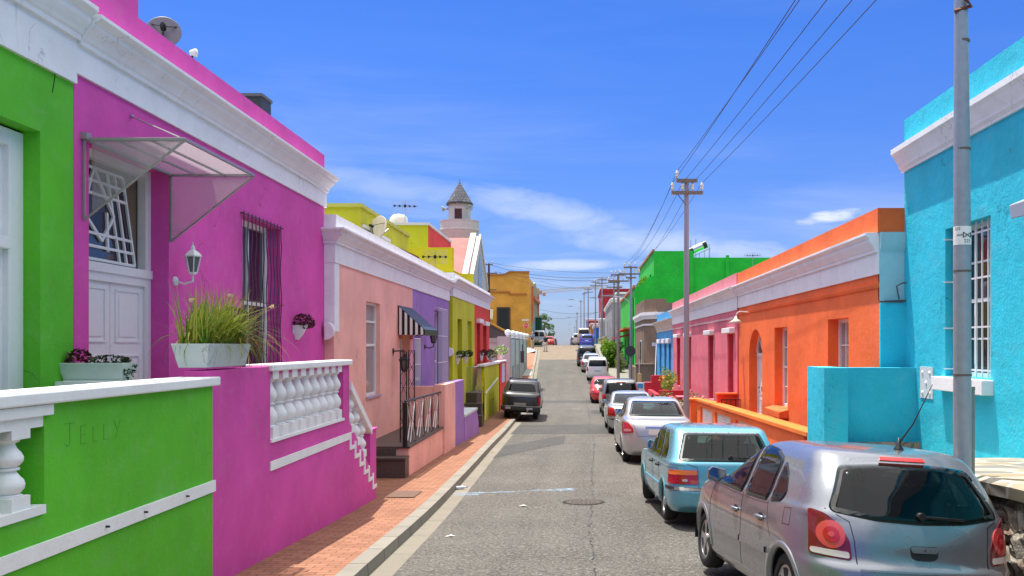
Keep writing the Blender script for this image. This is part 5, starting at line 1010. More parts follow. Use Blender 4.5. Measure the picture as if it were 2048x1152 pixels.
ss = thing('stop_sign', 'red octagonal STOP sign on a pole at the street corner', 'road sign', (-6.05, 73.0, -.4)); m = MB(); m.tube([(-6.12, 73.05, -1), (-6.03, 73.05, 2.55)], .035, 8); m.build('pole', plain('brown pole', (.18, .11, .07), .6), ss); oc = [(-6.04 + .30 * math.cos(R(22.5 + 45 * k)), 2.18 + .30 * math.sin(R(22.5 + 45 * k))) for k in range(8)]
m = MB(); m.prism([(x, 72.99, z) for x, z in oc], (0, .02, 0)); m.build('border', WPAINT, ss); m = MB(); m.prism([(-6.04 + (x + 6.04) * .92, 72.983, 2.18 + (z - 2.18) * .92) for x, z in oc], (0, .008, 0)); m.build('face', plain('sign red', (.62, .02, .02), .4), ss); text('letters', 'STOP', .225, WPAINT, ss, Matrix.Translation((-6.04, 72.975 * KY, 2.18)) @ Matrix.Rotation(R(90), 4, 'X')); m = MB(); m.box(-6.5, -5.75, 73.02, 73.04, 2.68, 2.88); m.build('street_plate', plain('pale plate', (.6, .6, .55), .5), ss)
ps = thing('road_sign', 'thin grey signpost with a dark plate seen edge on beside the black pickup', 'road sign', (-3.75, 41, -2.9)); m = MB(); m.tube([(-3.72, 41, -3.2), (-3.62, 41, -.3)], .03, 8); m.build('pole', GALV, ps); m = MB(); m.box(-3.72, -3.5, 40.9, 40.96, -1.0, -.3); m.box(-3.66, -3.6, 41.2, 41.25, -.4, .1); m.build('plate', plain('dark plate', (.04, .04, .05), .5), ps)
# palm-like tree beyond, tower crane
pt = thing('tree', 'small loose crowned tree beyond the white van on the left', 'tree', (-6.3, 112, -.4)); m = MB(); m.tube([(-6.3, 112, -.5), (-6.2, 112, 2), (-6.3, 112, 4.0)], [.16, .12, .08], 8)
random.seed(21)
for k in range(12): a = random.uniform(0, 6.28); m.tube([(-6.3, 112, 2.4 + .1 * k), (-6.3 + math.cos(a) * 1.1, 112 + math.sin(a) * 1.1, 3.0 + random.uniform(0, 2.2))], [.05, .015], 5)
m.build('trunk', WOOD, pt); m = MB()
for k in range(16): leaves(m, (-6.3 + random.uniform(-1.4, 1.5), 112 + random.uniform(-1, 1), 2.4 + random.uniform(-.8, 2.7)), (.55, .55, .4), 70, .32)
m.build('crown', LEAFG, pt)
cr = thing('tower_crane', 'distant yellow tower crane with long lattice jib behind the ochre building', 'crane', (-17.6, 255, -3)); CY = plain('crane yellow', (.62, .50, .30), .6); m = MB(); Yc = 255; zj = 20.2
def lattice(m, a, b, w, n):
    a, b = Vector(a), Vector(b); d = (b - a); u = Vector((0, 1, 0)) if abs(d.normalized().y) < .9 else Vector((1, 0, 0)); v = d.cross(u).normalized(); C4 = [u * w + v * w, u * w - v * w, -u * w - v * w, -u * w + v * w]
    for c in C4: m.bar(a + c, b + c, w * .22)
    for i in range(n):
        p, q = a + d * i / n, a + d * (i + 1) / n
        for j in range(4): m.bar(p + C4[j], q + C4[(j + 1) % 4], w * .13)
lattice(m, (-17.6, Yc, -6), (-17.6, Yc, zj - .6), .45, 18); m.build('mast', plain('crane mast red', (.5, .2, .12), .6), cr); m = MB(); lattice(m, (-16.8, Yc, zj), (9, Yc, zj + 1.9), .5, 36); m.build('jib', CY, cr); m = MB(); m.box(-17.9, -15.2, Yc - .7, Yc + .7, zj - .9, zj + .4); m.box(-14.9, -13.8, Yc - .5, Yc + .5, zj - 1.5, zj - .3); m.box(-17, -16.2, Yc - .4, Yc + .4, zj + .4, zj + 1.3); m.build('slewing_unit', plain('rusty crane steel', (.42, .27, .2), .7, var=.3), cr)
# ---------------------------------------------------------------- utility poles, lamps and wires
def pole(name, label, x, y, z0, z1, arms, mat, r=.085, lamp=None, cat='utility pole', group=None):
    """arms: (height below the top, half span, pins); pins stand on the arm or hang below it"""
    t = thing(name, label, cat, (x, y, z0), group=group); m = MB(); m.tube([(x, y, z0 - .3), (x, y, (z0 + z1) / 2), (x, y, z1)], [r, r * .86, r * .72], 10); m.build('shaft', mat, t, smooth=True, autos=True)
    pins = []
    for dz, xa, xb, pp in arms:
        z = z1 - dz; m = MB(); m.box(x + xa, x + xb, y - .11, y - .03, z - .05, z + .05); m.bar((x + xa * .6, y - .05, z - .04), (x, y - .04, z - .4), .025) if dz > .2 else None; a = m.build('crossarm', WOOD, t); m = MB()
        for px in pp: m.tube([(x + px, y - .07, z - .1), (x + px, y - .07, z + .1)], .014, 6); m.lathe([(.03, .08), (.045, .1), (.05, .17), (.035, .19), (.05, .2), (.05, .25), (.03, .27), (.03, .31), (.001, .32)], (x + px, y - .07, z), 10); pins.append((x + px, y - .07, z + .29))
        if pp: m.build('insulators', PORC, a, smooth=True)
    if lamp:
        zl, dx, mt = lamp; m = MB(); m.tube([(x, y, zl - .5), (x + dx * .3, y, zl - .12), (x + dx * .8, y, zl)], .03, 8); l = m.build('lamp_arm', GALV, t); m = MB(); sg = 1 if dx > 0 else -1; m.prism([(x + dx * .75, y - .13, zl - .06), (x + dx * .75 + sg * .85, y - .13, zl - .02), (x + dx * .75 + sg * .85, y - .13, zl + .04), (x + dx * .75, y - .13, zl + .07)], (0, .26, 0)); m.build('lamp_head', plain('lamp head grey', (.2, .22, .25), .5), l, bevel=.02, merge=True)
    return pins
MAUVEP = plain('painted steel pole', (.33, .29, .33), .5, .2, var=.12); WOODP = plain('grey timber pole', (.26, .22, .22), .85, var=.2); BLUEP = plain('blue grey pole', (.26, .30, .38), .5, .2, var=.1)
p21 = pole('utility_pole', 'tall mauve grey power pole with two crossarms before the rose pink house', 3.2, 21, G(21) + .1, 5.15, [(.08, -.32, .32, [-.3]), (.45, -.47, .49, [-.44, -.14, .17, .46])], MAUVEP, .1)
pA = pole('utility_pole', 'weathered timber power pole with three crossarms beside the bushy green tree', 2.62, 50, G(50) + .1, 5.3, [(.1, -.55, .45, [-.5, -.2, .2]), (.55, -.75, .75, [-.7, -.35, .35, .7]), (1.0, -.3, .3, [])], WOODP, .12)
pB = pole('utility_pole', 'blue grey power pole with two crossarms and a lamp arm before the bright green building', 3.3, 46.5, G(46) + .1, 5.45, [(.1, -.5, .45, [-.45, -.1, .3]), (.55, -.85, .6, [-.8, -.45, .25, .55]), (.8, -.35, .35, [])], BLUEP, .1, (3.4, -1.6, None))
far_specs = [(3.0, 65, G(65), 6.2, 1), (2.29, 80, G(80), 7.95, 2), (1.75, 92, .2, 8.75, 0), (.9, 108, -.1, 9.1, 0), (.25, 106, -.1, 8.4, 3), (-.3, 127, -.4, 8.6, 3), (-1.3, 165, -.9, 8.2, 3), (-1.9, 205, -1.5, 7.8, 3), (-3.0, 260, -2, 7.4, 3)]
labs = ['slim grey power pole between the brown and the dark red buildings', 'grey power pole with flat lamp head before the dark red building', 'grey twin armed power pole behind the blue car', 'thin pole left of the twin armed power pole, beyond the blue car', 'lamp pole beyond the beige minibus with a long lamp arm', 'lamp pole far up the street, second beyond the minibus', 'small lamp pole near the crest of the street', 'tiny lamp pole just left of the crest', 'farthest tiny lamp pole over the road crest']
for (x, y, z0, z1, k), lb in zip(far_specs, labs): pole('lamp_post' if k in (2, 3) else 'utility_pole', lb, x, y, z0, z1, [(.15, -.55, .55, [-.5, -.2, .2, .5]), (.6, -.7, .7, [-.65, .65])] if k != 3 else [(.3, -.3, .3, [])], plain('far pole grey', (.27, .28, .31), .7), .1, (z1 - 1.2, -2.2, None) if k == 3 else ((z1 - 2.3, -.9, None) if k == 2 else None), cat='street lamp' if k in (2, 3) else 'utility pole')
pL = pole('utility_pole', 'dark timber power pole in front of the ochre building', -8.5, 62, -2, 7.5, [(.12, -.35, .35, [-.3, .3]), (.9, -.75, .75, [-.6, .6]), (2.4, -.4, .7, [])], plain('dark creosote', (.055, .04, .04), .8, var=.2), .12)
def wire(label, a, b, sag, r=.007, group=None):
    a, b = Vector(a), Vector(b); n = max(14, int((b - a).length / 2)); m = MB(); m.tube([tuple(a + (b - a) * k / n - Vector((0, 0, 4 * sag * (k / n) * (1 - k / n)))) for k in range(n + 1)], r, 5); return tag(m.build('power_line', WIREM, smooth=True), label, 'cable', group)
order = ['topmost', 'second', 'third', 'fourth', 'rightmost']
srt = sorted(p21, key=lambda p: (p[0] - (0 if p[2] < 4.9 else 1)))
for i, p in enumerate(srt): wire(['leftmost', 'second', 'third', 'fourth', 'rightmost'][i] + ' of five black wires rising from the mauve pole to the sky above', p, (p[0] + .75 + .12 * i - .1, -15, 5.25 + (.25 if i == 0 else 0)), .38)
tg = sorted(pB, key=lambda p: p[0])
for i, p in enumerate(srt): wire(['leftmost', 'second', 'middle', 'fourth', 'rightmost'][i] + ' of the wires sagging from the mauve pole toward the far poles', p, tg[min(i + 1, len(tg) - 1)], .5, .007)
for i in range(3): wire(['leftmost', 'middle', 'rightmost'][i] + ' thin wire running between the timber poles beyond the green building', tg[i * 2], (2.29 - .4 + .4 * i, 80, 8.1), .4, .009)
for i, (dz, k, sag) in enumerate(((.0, 0, .25), (-.28, 1, .5), (-.85, 2, .35), (-.95, 3, .8))): wire(['highest', 'second highest', 'second lowest', 'lowest'][i] + ' of the cables crossing the street before the ochre building', (-8.5 + .3 * k, 62, 7.6 + dz), (2.3 + .15 * k, 50, 5.35 - .25 * k), sag, .016 if k in (1, 2) else .011)
for i, (z, z2) in enumerate(((5.2, 3.8), (1.2, .4), (-.0, .4))): wire(['upper', 'middle', 'lower'][i] + ' cable crossing the sky over the road crest', (-6.0, 97, z + 4), (2.2, 95, z2 + 4.3), .4, .018)
# ---------------------------------------------------------------- right: the turquoise house
XB = 5.13
hs = thing('terraced_house', 'bright turquoise house at the right with a white cornice and barred tall window', 'house', (XB, 6, -1.5)); m = MB(); shell(m, -1, XB, -4, 10.88, -2.6, 3.6, [(8.58, 9.65, -.42, 1.65, .22), (6.1, 7.2, -.42, 1.4, .22)], .22); m.build('wall', CYAN, hs)
m = MB(); m.sweep([(XB, 10.92), (XB, -4)], [(-.05, 2.77), (.035, 2.77), (.035, 2.8), (.075, 2.84), (.085, 2.9), (.14, 2.96), (.15, 3.0), (.165, 3.02), (.20, 3.05), (.20, 3.13), (-.05, 3.15)]); m.build('cornice', WHITE, hs, autos=True); box('chimney', CYAN, hs, XB + .45, XB + .6, 10.0, 10.25, 3.59, 3.95)
for a, b, zt_ in ((8.58, 9.65, 1.65), (6.1, 7.2, 1.4)):
    sash(hs, -1, XB + .2, a, b, -.42, zt_, .06, 3, 4); m = MB(); m.box(XB - .15, XB + .06, a - .06, b + .1, -.62, -.43); m.build('sill', CREAM, hs, bevel=.01, merge=True); m = MB()
    for k in range(8): y = a + .06 + (b - a - .12) * k / 7; m.bar((XB + .09, y, -.42), (XB + .09, y, zt_), .018)
    for z in (-.32, .25, .9, zt_ - .15): m.bar((XB + .1, a, z), (XB + .1, b, z), .022); m.bar((XB - .03, b - .02, z), (XB + .1, b - .02, z), .018)
    m.build('window_bars', WPAINT, hs)
m = MB(); m.prism([(XB, 7.86, 1.50), (XB - .2, 7.86, 1.46), (XB - .22, 7.86, 1.62), (XB, 7.86, 1.71)], (0, -1.9, 0)); m.build('window_hood', plain('pale blue grey hood', (.42, .47, .58), .4, var=.05), hs, bevel=.01, merge=True)
m = MB(); m.box(XB - .012, XB + .01, 9.98, 10.35, -.78, -.31); pq = m.build('plaque', whitewash('pale plaque', (.62, .68, .70), .2), hs); m = MB()
for y, z in ((10.06, -.4), (10.27, -.4), (10.06, -.7), (10.27, -.7), (10.165, -.55)): m.lathe([(.035, -.0), (.028, -.012), (.001, -.016)], (XB - .012, y, z), 10, 'x')
m.build('shell_relief', CREAM, pq, smooth=True)
pw = thing('porch_wall', 'turquoise porch wall with thick end pier projecting from the turquoise house', 'wall', (4.3, 10.5, -1.5)); m = MB(); m.box(3.64, 4.0, 10.28, 11.05, -2.7, -.33); m.box(4.0, XB + .002, 10.5, 10.72, -2.7, -.335); m.build('wall', CYAN, pw); 
# raised stone terrace in front of it
from mathutils import noise as mn_
tr = thing('stone_terrace', 'crazy paved stone terrace on a rough rubble wall before the turquoise house', 'terrace', (4, 5, -1.9))
t = NT('crazy paving'); vo = t.n('ShaderNodeTexVoronoi', feature='DISTANCE_TO_EDGE'); vc = t.n('ShaderNodeTexVoronoi'); mp = t.P((1.45, 2.3, 1)); nzv = t.n('ShaderNodeVectorMath', operation='ADD'); nc = t.n('ShaderNodeTexNoise'); nc.inputs['Scale'].default_value = 3; t.l(mp, nzv.inputs[0]); sc = t.n('ShaderNodeVectorMath', operation='SCALE'); sc.inputs['Scale'].default_value = .35; t.l(nc.outputs['Color'], sc.inputs[0]); t.l(sc.outputs[0], nzv.inputs[1])
for v in (vo, vc): t.l(nzv.outputs[0], v.inputs['Vector']); v.inputs['Scale'].default_value = 1.35
cc = t.n('ShaderNodeSeparateColor'); t.l(vc.outputs['Color'], cc.inputs[0]); c = t.ramp(cc.outputs[0], [(0, (.15, .16, .17)), (.35, (.30, .28, .22)), (.6, (.40, .29, .17)), (1, (.42, .37, .28))]); c = t.mix(c, (.12, .11, .10), t.math('MULTIPLY', t.noise(9, 5, .7), .4)); c = t.mix((.52, .46, .36), c, t.ramp(vo.outputs['Distance'], [(.035, 0), (.07, 1)])); h = t.math('ADD', t.ramp(vo.outputs['Distance'], [(.02, 0), (.1, 1)]), t.math('MULTIPLY', t.noise(25, 4), .3)); MATS['crazy paving'] = t.bsdf(c, .85, .3, bump=h, bstr=.6, bdist=.03)
tz = -1.37; tzf = smooth_tab([(-4, -.6), (5.56, -1.10), (7.93, -1.29), (8.92, -1.48), (10.3, -1.74), (12, -1.9)], .8); m = MB(); k = 60
for i in range(k + 1):
    y = -4 + 14.27 * i / k; z = tzf(y); e = .05 * mn_.noise(Vector((y * 3, 0, 1))); m.v += [(3.46 + e, y * KY, z - .14), (3.44 + e, y * KY, z - .04), (3.50 + e, y * KY, z), (XB + .001, y * KY, z + .01)]
    if i: a = (i - 1) * 4; m.f += [(a + j, a + j + 1, a + j + 5, a + j + 4) for j in range(3)]
m.build('paving', MATS['crazy paving'], tr, smooth=True, autos=True)
t = NT('rubble stone'); mp = t.P((2.4, 2.4, 3.0)); vo = t.n('ShaderNodeTexVoronoi', feature='DISTANCE_TO_EDGE'); vc = t.n('ShaderNodeTexVoronoi')
for v in (vo, vc): t.l(mp, v.inputs['Vector']); v.inputs['Scale'].default_value = 1.6
cc = t.n('ShaderNodeSeparateColor'); t.l(vc.outputs['Color'], cc.inputs[0]); c = t.ramp(cc.outputs[0], [(0, (.20, .13, .09)), (.4, (.36, .31, .24)), (.7, (.30, .18, .12)), (1, (.45, .41, .34))]); c = t.mix((.3, .27, .22), c, t.ramp(vo.outputs['Distance'], [(.03, 0), (.08, 1)])); nz = t.noise(14, 6, .7); c = t.mix(c, (.08, .06, .05), t.math('MULTIPLY', t.ramp(nz, [(.5, 0), (.7, 1)]), .6)); h = t.math('ADD', t.ramp(vo.outputs['Distance'], [(.0, 0), (.15, 1)]), t.math('MULTIPLY', nz, .8)); RUB = t.bsdf(c, .9, .2, bump=h, bstr=1.0, bdist=.06); MATS['rubble stone'] = RUB
m = MB(); NX, NZ = 300, 26; rnd = random.Random(4)
for i in range(NX + 1):
    for j in range(NZ + 1):
        y = -4 + 14.3 * i / NX; z = -3.0 + (tzf(y) - .1 + 3.0) * j / NZ; m.v.append((3.50 - .1 * (1 - j / NZ) + .09 * abs(mn_.noise(Vector((0, y * 5.4, z * 5)))) + .07 * abs(mn_.noise(Vector((3, y * 12, z * 9)))) + .04 * mn_.noise(Vector((0, y * 26, z * 20))), y * KY, z))
for i in range(NX):
    for j in range(NZ): a = i * (NZ + 1) + j; m.f.append((a, a + 1, a + NZ + 2, a + NZ + 1))
m.quad((3.4, 10.3, -3), (5.1, 10.3, -3), (5.1, 10.3, tz - .08), (3.4, 10.3, tz - .08)); m.build('rubble_wall', RUB, tr)
# the near steel street pole with its sticker, and a conduit beside it
sp = thing('street_pole', 'grey galvanised steel street pole with a white numbered band before the turquoise house', 'pole', (3.30, 5.93, -2.25)); SPM = plain('blotchy galvanised pole', (.33, .36, .41), .45, .35, var=.18); px_, py_ = 3.30, 5.93; m = MB(); m.tube([(px_, py_, -2.5), (px_, py_, .55), (px_ - .005, py_, 1.8), (px_ - .01, py_, 2.7), (px_ - .015, py_, 5.2)], [.078, .0735, .067, .060, .05], 20); m.build('shaft', SPM, sp, smooth=True, autos=True)
def band(z, zh, rr, mat, nm): m = MB(); m.lathe([(rr - .01, 0), (rr, .0), (rr, zh), (rr - .01, zh)], (px_, py_, z), 24); return m.build(nm, mat, sp, smooth=True, autos=True)
for z, rr in ((-.26, .079), (.64, .0750), (1.70, .0705), (2.64, .0635)): band(z, .018, rr, plain('dull weld', (.15, .115, .10), .7, .2, var=.3), 'weld_ring')
st = band(.875, .16, .0742, CREAM, 'number_band'); BL = plain('black lettering', (.01, .01, .01), .6)
def wrap(o, rr):
    for v in o.data.vertices:
        a = v.co.x / rr; v.co.x, v.co.y = px_ + (rr + .0012) * math.sin(a), py_ * KY - (rr + .0012) * math.cos(a)
for s, dx, dz, sz in (('225', .015, .905, .042), ('225', -.07, 1.012, .036), ('1', .072, 1.012, .036)):
    o = text('number', s, sz, BL, None, Matrix.Translation((dx, 0, dz)) @ Matrix.Rotation(R(90), 4, 'X'), ext=0); wrap(o, .0742); place(o, st)
m = MB(); Z = .958
for a, b in (((-.075, Z), (-.02, Z)), ((.05, Z), (.075, Z)), ((-.02, Z - .022), (-.02, Z + .022)), ((-.02, Z + .022), (.05, Z - .022)), ((.05, Z - .022), (.05, Z + .022)), ((.05, Z + .022), (-.02, Z - .022))):
    for k in range(4):
        p = [(a[0] + (b[0] - a[0]) * t_, a[1] + (b[1] - a[1]) * t_) for t_ in (k / 4, (k + 1) / 4)]; m.bar(*[(px_ + .0754 * math.sin(x / .0742), py_ - .0754 / KY * math.cos(x / .0742), z) for x, z in p], .007, .002, up=(0, 1, 0))
m.build('valve_symbol', BL, st); m = MB(); m.tube([(px_ - .08, py_ - .02, 2.9), (px_ + .05, py_ - .05, 2.93), (px_ - .02, py_ - .07, 2.99)], .02, 6); m.build('strap_end', TERRA, sp)
cd = thing('conduit', 'thin grey steel conduit standing against the street pole', 'pipe', (3.45, 6.02, -2.2)); m = MB(); m.tube([(3.425, 6.02, -2.4), (3.425, 6.02, -.36)], .034, 12); m.lathe([(.037, 0), (.037, .03)], (3.425, 6.02, -.39), 12); m.build('pipe', plain('conduit steel', (.22, .24, .23), .5, .4, var=.2), cd, smooth=True, autos=True)

# ---------------------------------------------------------------- right: orange house
XO = 4.74
hs = thing('terraced_house', 'vivid orange house with arched white door and white sash windows', 'house', (XO, 15, -2.3)); m = MB(); H = [(12.16, 13.18, -1.47, .51, .24), (15.78, 16.85, -1.47, .45, .24), (18.0, 19.4, -1.98, .46, .26)]; shell(m, -1, XO, 10.9, 20.7, -3.0, 2.18, H, .24)
ya, yb, zt = 18.0, 19.4, .46; r = (yb - ya) / 2; yc = (ya + yb) / 2; n = 14
for k in range(n):        # spandrels that turn the square head into an arch, with its soffit
    a, b = math.pi * k / n, math.pi * (k + 1) / n; A, Bp = (yc + r * math.cos(a), zt - r + r * math.sin(a)), (yc + r * math.cos(b), zt - r + r * math.sin(b)); m.quad((XO, A[0], A[1]), (XO, A[0], zt), (XO, Bp[0], zt), (XO, Bp[0], Bp[1])); m.quad((XO, A[0], A[1]), (XO, Bp[0], Bp[1]), (XO + .26, Bp[0], Bp[1]), (XO + .26, A[0], A[1]))
m.build('wall', ORANGE, hs); m = MB(); m.sweep([(XO, 20.7), (XO, 10.9)], cornice_prof(1.15, 1.5, 1.81, .22)); m.build('cornice', WHITE, hs, autos=True); m = MB(); m.sweep([(XO - .0, 10.898), (XB + .6, 10.898)], [(-.05, .72), (.02, .72), (.02, 1.15), (.03, 1.2), (.03, 1.5), (.07, 1.55), (.09, 1.68), (.09, 1.81), (-.05, 1.83)]); m.build('side_cornice', TEAL, hs, autos=True)
m = MB(); m.sweep([(XO, 20.7), (XO, 10.897), (XB + .6, 10.897)], [(-.25, 1.815), (.035, 1.815), (.035, 2.2), (-.25, 2.2)]); m.build('parapet', ORANGE, hs); m = MB(); m.sweep([(XO, 20.7), (XO, 10.9)], [(-.02, .93), (.02, .93), (.045, .97), (.045, 1.0), (-.02, 1.02)]); m.build('string_course', ORANGE, hs, autos=True); m = MB(); m.box(XO - .004, XB + .3, 10.84, 10.894, -2.9, .69); m.build('blue_side', CYAN, hs); m = MB(); m.tube([(XB - .12, 10.8, .74), (XB - .15, 10.82, .95), (XB - .05, 10.82, 1.0), (XB + .1, 10.82, 1.0)], .012, 6); m.tube([(XO + .05, 10.82, .71), (XB, 10.82, .72)], .018, 6); m.build('pipe', plain('dark pipe', (.07, .08, .09), .6), hs)
for a, b, c, d in ((12.16, 13.18, -1.47, .51), (15.78, 16.85, -1.47, .45)): sash(hs, -1, XO + .2, a, b, c, d, .07, 3, 4, pane=CURT); m = MB(); m.prism([(XO - .22, a - .08, c - .05), (XO + .05, a - .08, c + .015), (XO + .05, a - .08, c - .2), (XO - .22, a - .08, c - .2)], (0, b - a + .16, 0)); m.build('sill', ORANGE, hs, bevel=.01, merge=True)
door(hs, -1, XO + .22, 18.0, 19.4, -1.98, -.24, leaves_=1, fw=.08); m = MB(); xb_ = XO + .2
for k in range(14):
    a, b = math.pi * k / 14, math.pi * (k + 1) / 14; m.prism([(xb_, yc + q * math.cos(e), -.24 + q * math.sin(e)) for q, e in ((r, a), (r, b), (r - .08, b), (r - .08, a))], (.06, 0, 0))
for a in (45, 90, 135): m.bar((xb_ + .03, yc, -.24), (xb_ + .03, yc + (r - .05) * math.cos(R(a)), -.24 + (r - .05) * math.sin(R(a))), .03)
m.box(xb_, xb_ + .06, ya, yb, -.28, -.2); fl = m.build('fanlight', WPAINT, hs); m = MB(); m.add([(xb_ + .045, yc + (r - .03) * math.cos(math.pi * k / 14), -.24 + (r - .03) * math.sin(math.pi * k / 14)) for k in range(15)], [tuple(range(15))]); m.build('pane', PANE, fl); m = MB(); m.box(XO + .185, XO + .2, 18.55, 18.8, -1.25, -1.12); m.build('letter_box', plain('letter box', (.08, .05, .03), .4, .6), hs)
wl = thing('wall_lamp', 'white swan neck wall lamp with shade above the arched door of the orange house', 'wall lamp', (XO, 19.3, .75)); m = MB(); m.tube([(XO, 19.3, .95), (XO - .3, 19.3, .98), (XO - .38, 19.3, .92), (XO - .4, 19.3, .8)], .015, 8); m.build('arm', WPAINT, wl); m = MB(); m.lathe([(.03, .18), (.05, .12), (.09, .08), (.22, 0), (.21, -.005), (.04, .08)], (XO - .4, 19.3, .66), 20); m.build('shade', plain('cream shade', (.7, .66, .5), .4), wl, smooth=True)
# its sloping garden wall, panels of white lattice in it
ow = thing('garden_wall', 'orange front wall with flat coping sloping down the street and white lattice panels', 'wall', (3.9, 17, -2.4)); m = MB(); Yn, Yf, zn, zf, X0 = 12.0, 23.2, -1.56, -1.86, 3.9
def wz(y): return zn + (zf - zn) * (y - Yn) / (Yf - Yn)
segs = [(Yn, 15.0, 0), (15.0, 17.4, 1), (17.4, 18.0, 0), (18.0, 20.1, 1), (20.1, 20.5, 0), (20.5, 22.6, 1), (22.6, Yf, 0)]; bars = MB()
for a, b, hole in segs:
    if not hole: m.prism([(X0, a, -3.1), (X0, b, -3.1), (X0, b, wz(b)), (X0, a, wz(a))], (.2, 0, 0))
    else:
        m.prism([(X0, a, -3.1), (X0, b, -3.1), (X0, b, wz(b) - .75), (X0, a, wz(a) - .75)], (.2, 0, 0)); m.prism([(X0, a, wz(a) - .17), (X0, b, wz(b) - .17), (X0, b, wz(b)), (X0, a, wz(a))], (.2, 0, 0)); k = int((b - a) / .075)
        for i in range(k + 1): y = a + (b - a) * i / k; bars.bar((X0 + .1, y, wz(y) - .75), (X0 + .1, y, wz(y) - .17), .03, .05, up=(1, 0, 0))
        for i in range(8): z = .21 + .074 * i; bars.bar((X0 + .1, a, wz(a) - z), (X0 + .1, b, wz(b) - z), .045, .026)
m.build('wall', ORANGE, ow); bars.build('lattice_panel', CREAM, ow); m = MB(); m.prism([(X0 - .06, Yn - .3, wz(Yn - .3)), (X0 - .06, Yf, wz(Yf)), (X0 - .06, Yf, wz(Yf) + .07), (X0 - .06, Yn - .3, wz(Yn - .3) + .07)], (.36, 0, 0)); m.box(X0 + .3, XO, Yn - .3, Yn - .05, wz(Yn) - .0, wz(Yn) + .07); m.box(X0 + .02, XO, Yn - .28, Yn - .08, -3, wz(Yn)); m.build('coping', plaster('orange coping', (.9, .22, .035), .2), ow)
dv = thing('garden_wall', 'red orange dividing wall between the orange and rose pink porches', 'wall', (4.4, 20.8, -2)); m = MB(); m.box(4.1, XO - .003, 20.72, 20.9, -3.1, -1.48); m.build('wall', plaster('red orange render', (.78, .075, .03), .2), dv); m = MB(); m.box(4.05, XO - .003, 20.68, 20.94, -1.48, -1.43); m.build('coping', ORANGE, dv); ef = thing('porch', 'tiled porch floor behind the orange front wall', 'porch', (4.4, 15, -2.1)); m = MB(); m.box(X0 + .21, XO - .003, 12, 20.7, -3, -1.99); m.build('floor', SLATE, ef)
gp = thing('gate', 'small black iron gate in the orange porch wall', 'gate', (4.2, 20, -1.9)); m = MB()
for k in range(5): m.bar((4.13 + .14 * k, 20.3, -1.98), (4.13 + .14 * k, 20.3, -1.6), .015)
m.bar((4.11, 20.3, -1.6), (4.71, 20.3, -1.6), .025); m.build('bars', BLACKI, gp)
pp = thing('gate_pier', 'orange square pier at the far end of the orange front wall', 'pier', (3.85, 23.7, -2.6)); m = MB(); m.box(3.72, 4.1, 23.5, 23.95, -3.2, -1.88); m.build('pier', ORANGE, pp); m = MB(); m.box(3.68, 4.14, 23.46, 23.99, -1.88, -1.82); m.build('cap', MATS['orange coping'], pp)
# ---------------------------------------------------------------- right: rose pink house
XP = 4.70
hs = thing('terraced_house', 'rose pink house with faded walls and four white hooded openings', 'house', (XP, 28, -2.6)); H = [(21.15, 22.1, -1.95, .38, .2), (24.45, 25.5, -1.95, .38, .2), (29.6, 30.6, -1.95, .38, .2), (32.9, 34.0, -1.95, .38, .2)]; m = MB(); shell(m, -1, XP, 20.703, 35.5, -3.4, 2.2, H, .2); m.build('wall', ROSE, hs)
m = MB(); m.sweep([(XP, 35.53), (XP, 20.703)], cornice_prof(1.1, 1.5, 1.8, .26)); m.build('cornice', WHITE, hs, autos=True); m = MB(); m.sweep([(XP, 35.5), (XP, 20.72)], [(-.25, 1.81), (.03, 1.81), (.03, 2.22), (-.25, 2.22)]); m.build('parapet', plaster('pale rose render', (.74, .24, .28), .3), hs); m = MB(); m.sweep([(XP, 35.5), (XP, 20.703)], [(-.02, .84), (.03, .84), (.03, .9), (-.02, .91)]); m.build('string_course', plaster('rose white', (.75, .5, .52)), hs)
for a, b, c, d, _ in H:
    box('window_hood', CREAM, hs, XP - .18, XP + .02, a - .12, b + .12, d + .02, d + .19, bevel=.02)
    for y in (a, b): box('deep_red_reveal', ROSED, hs, XP + .05, XP + .196, y - .004 if y == a else y - .012, y + .012 if y == a else y + .004, c, d)
for i, (a, b, c, d, _) in enumerate(H): sash(hs, -1, XP + .18, a + .013, b - .013, c, d, .1, 2 if i != 3 else 1, 3, pane=CURT if i < 2 else PANE, mat=whitewash('weathered joinery', (.66, .66, .63), .5))
gb = thing('garden_wall', 'deep red low garden walls with a square pier before the rose pink house', 'wall', (3.8, 28, -2.8)); m = MB(); m.box(3.75, 4.1, 26.6, 27.3, -3.3, -2.02); m.box(3.85, 4.05, 27.3, 31, -3.3, -2.25); m.box(3.55, XP - .003, 31.5, 31.7, -3.3, -2.05); m.box(3.4, 3.6, 31.7, 35.5, -3.3, -2.25); m.box(3.62, XP - .003, 36, 36.2, -3.3, -1.55); m.box(3.3, 3.62, 36.02, 36.25, -3.3, -1.95); m.build('wall', ROSED, gb); m = MB(); m.box(3.71, 4.14, 26.56, 27.34, -2.02, -1.98); m.box(3.25, 3.66, 35.98, 36.3, -1.95, -1.91); m.build('coping', ROSE, gb)
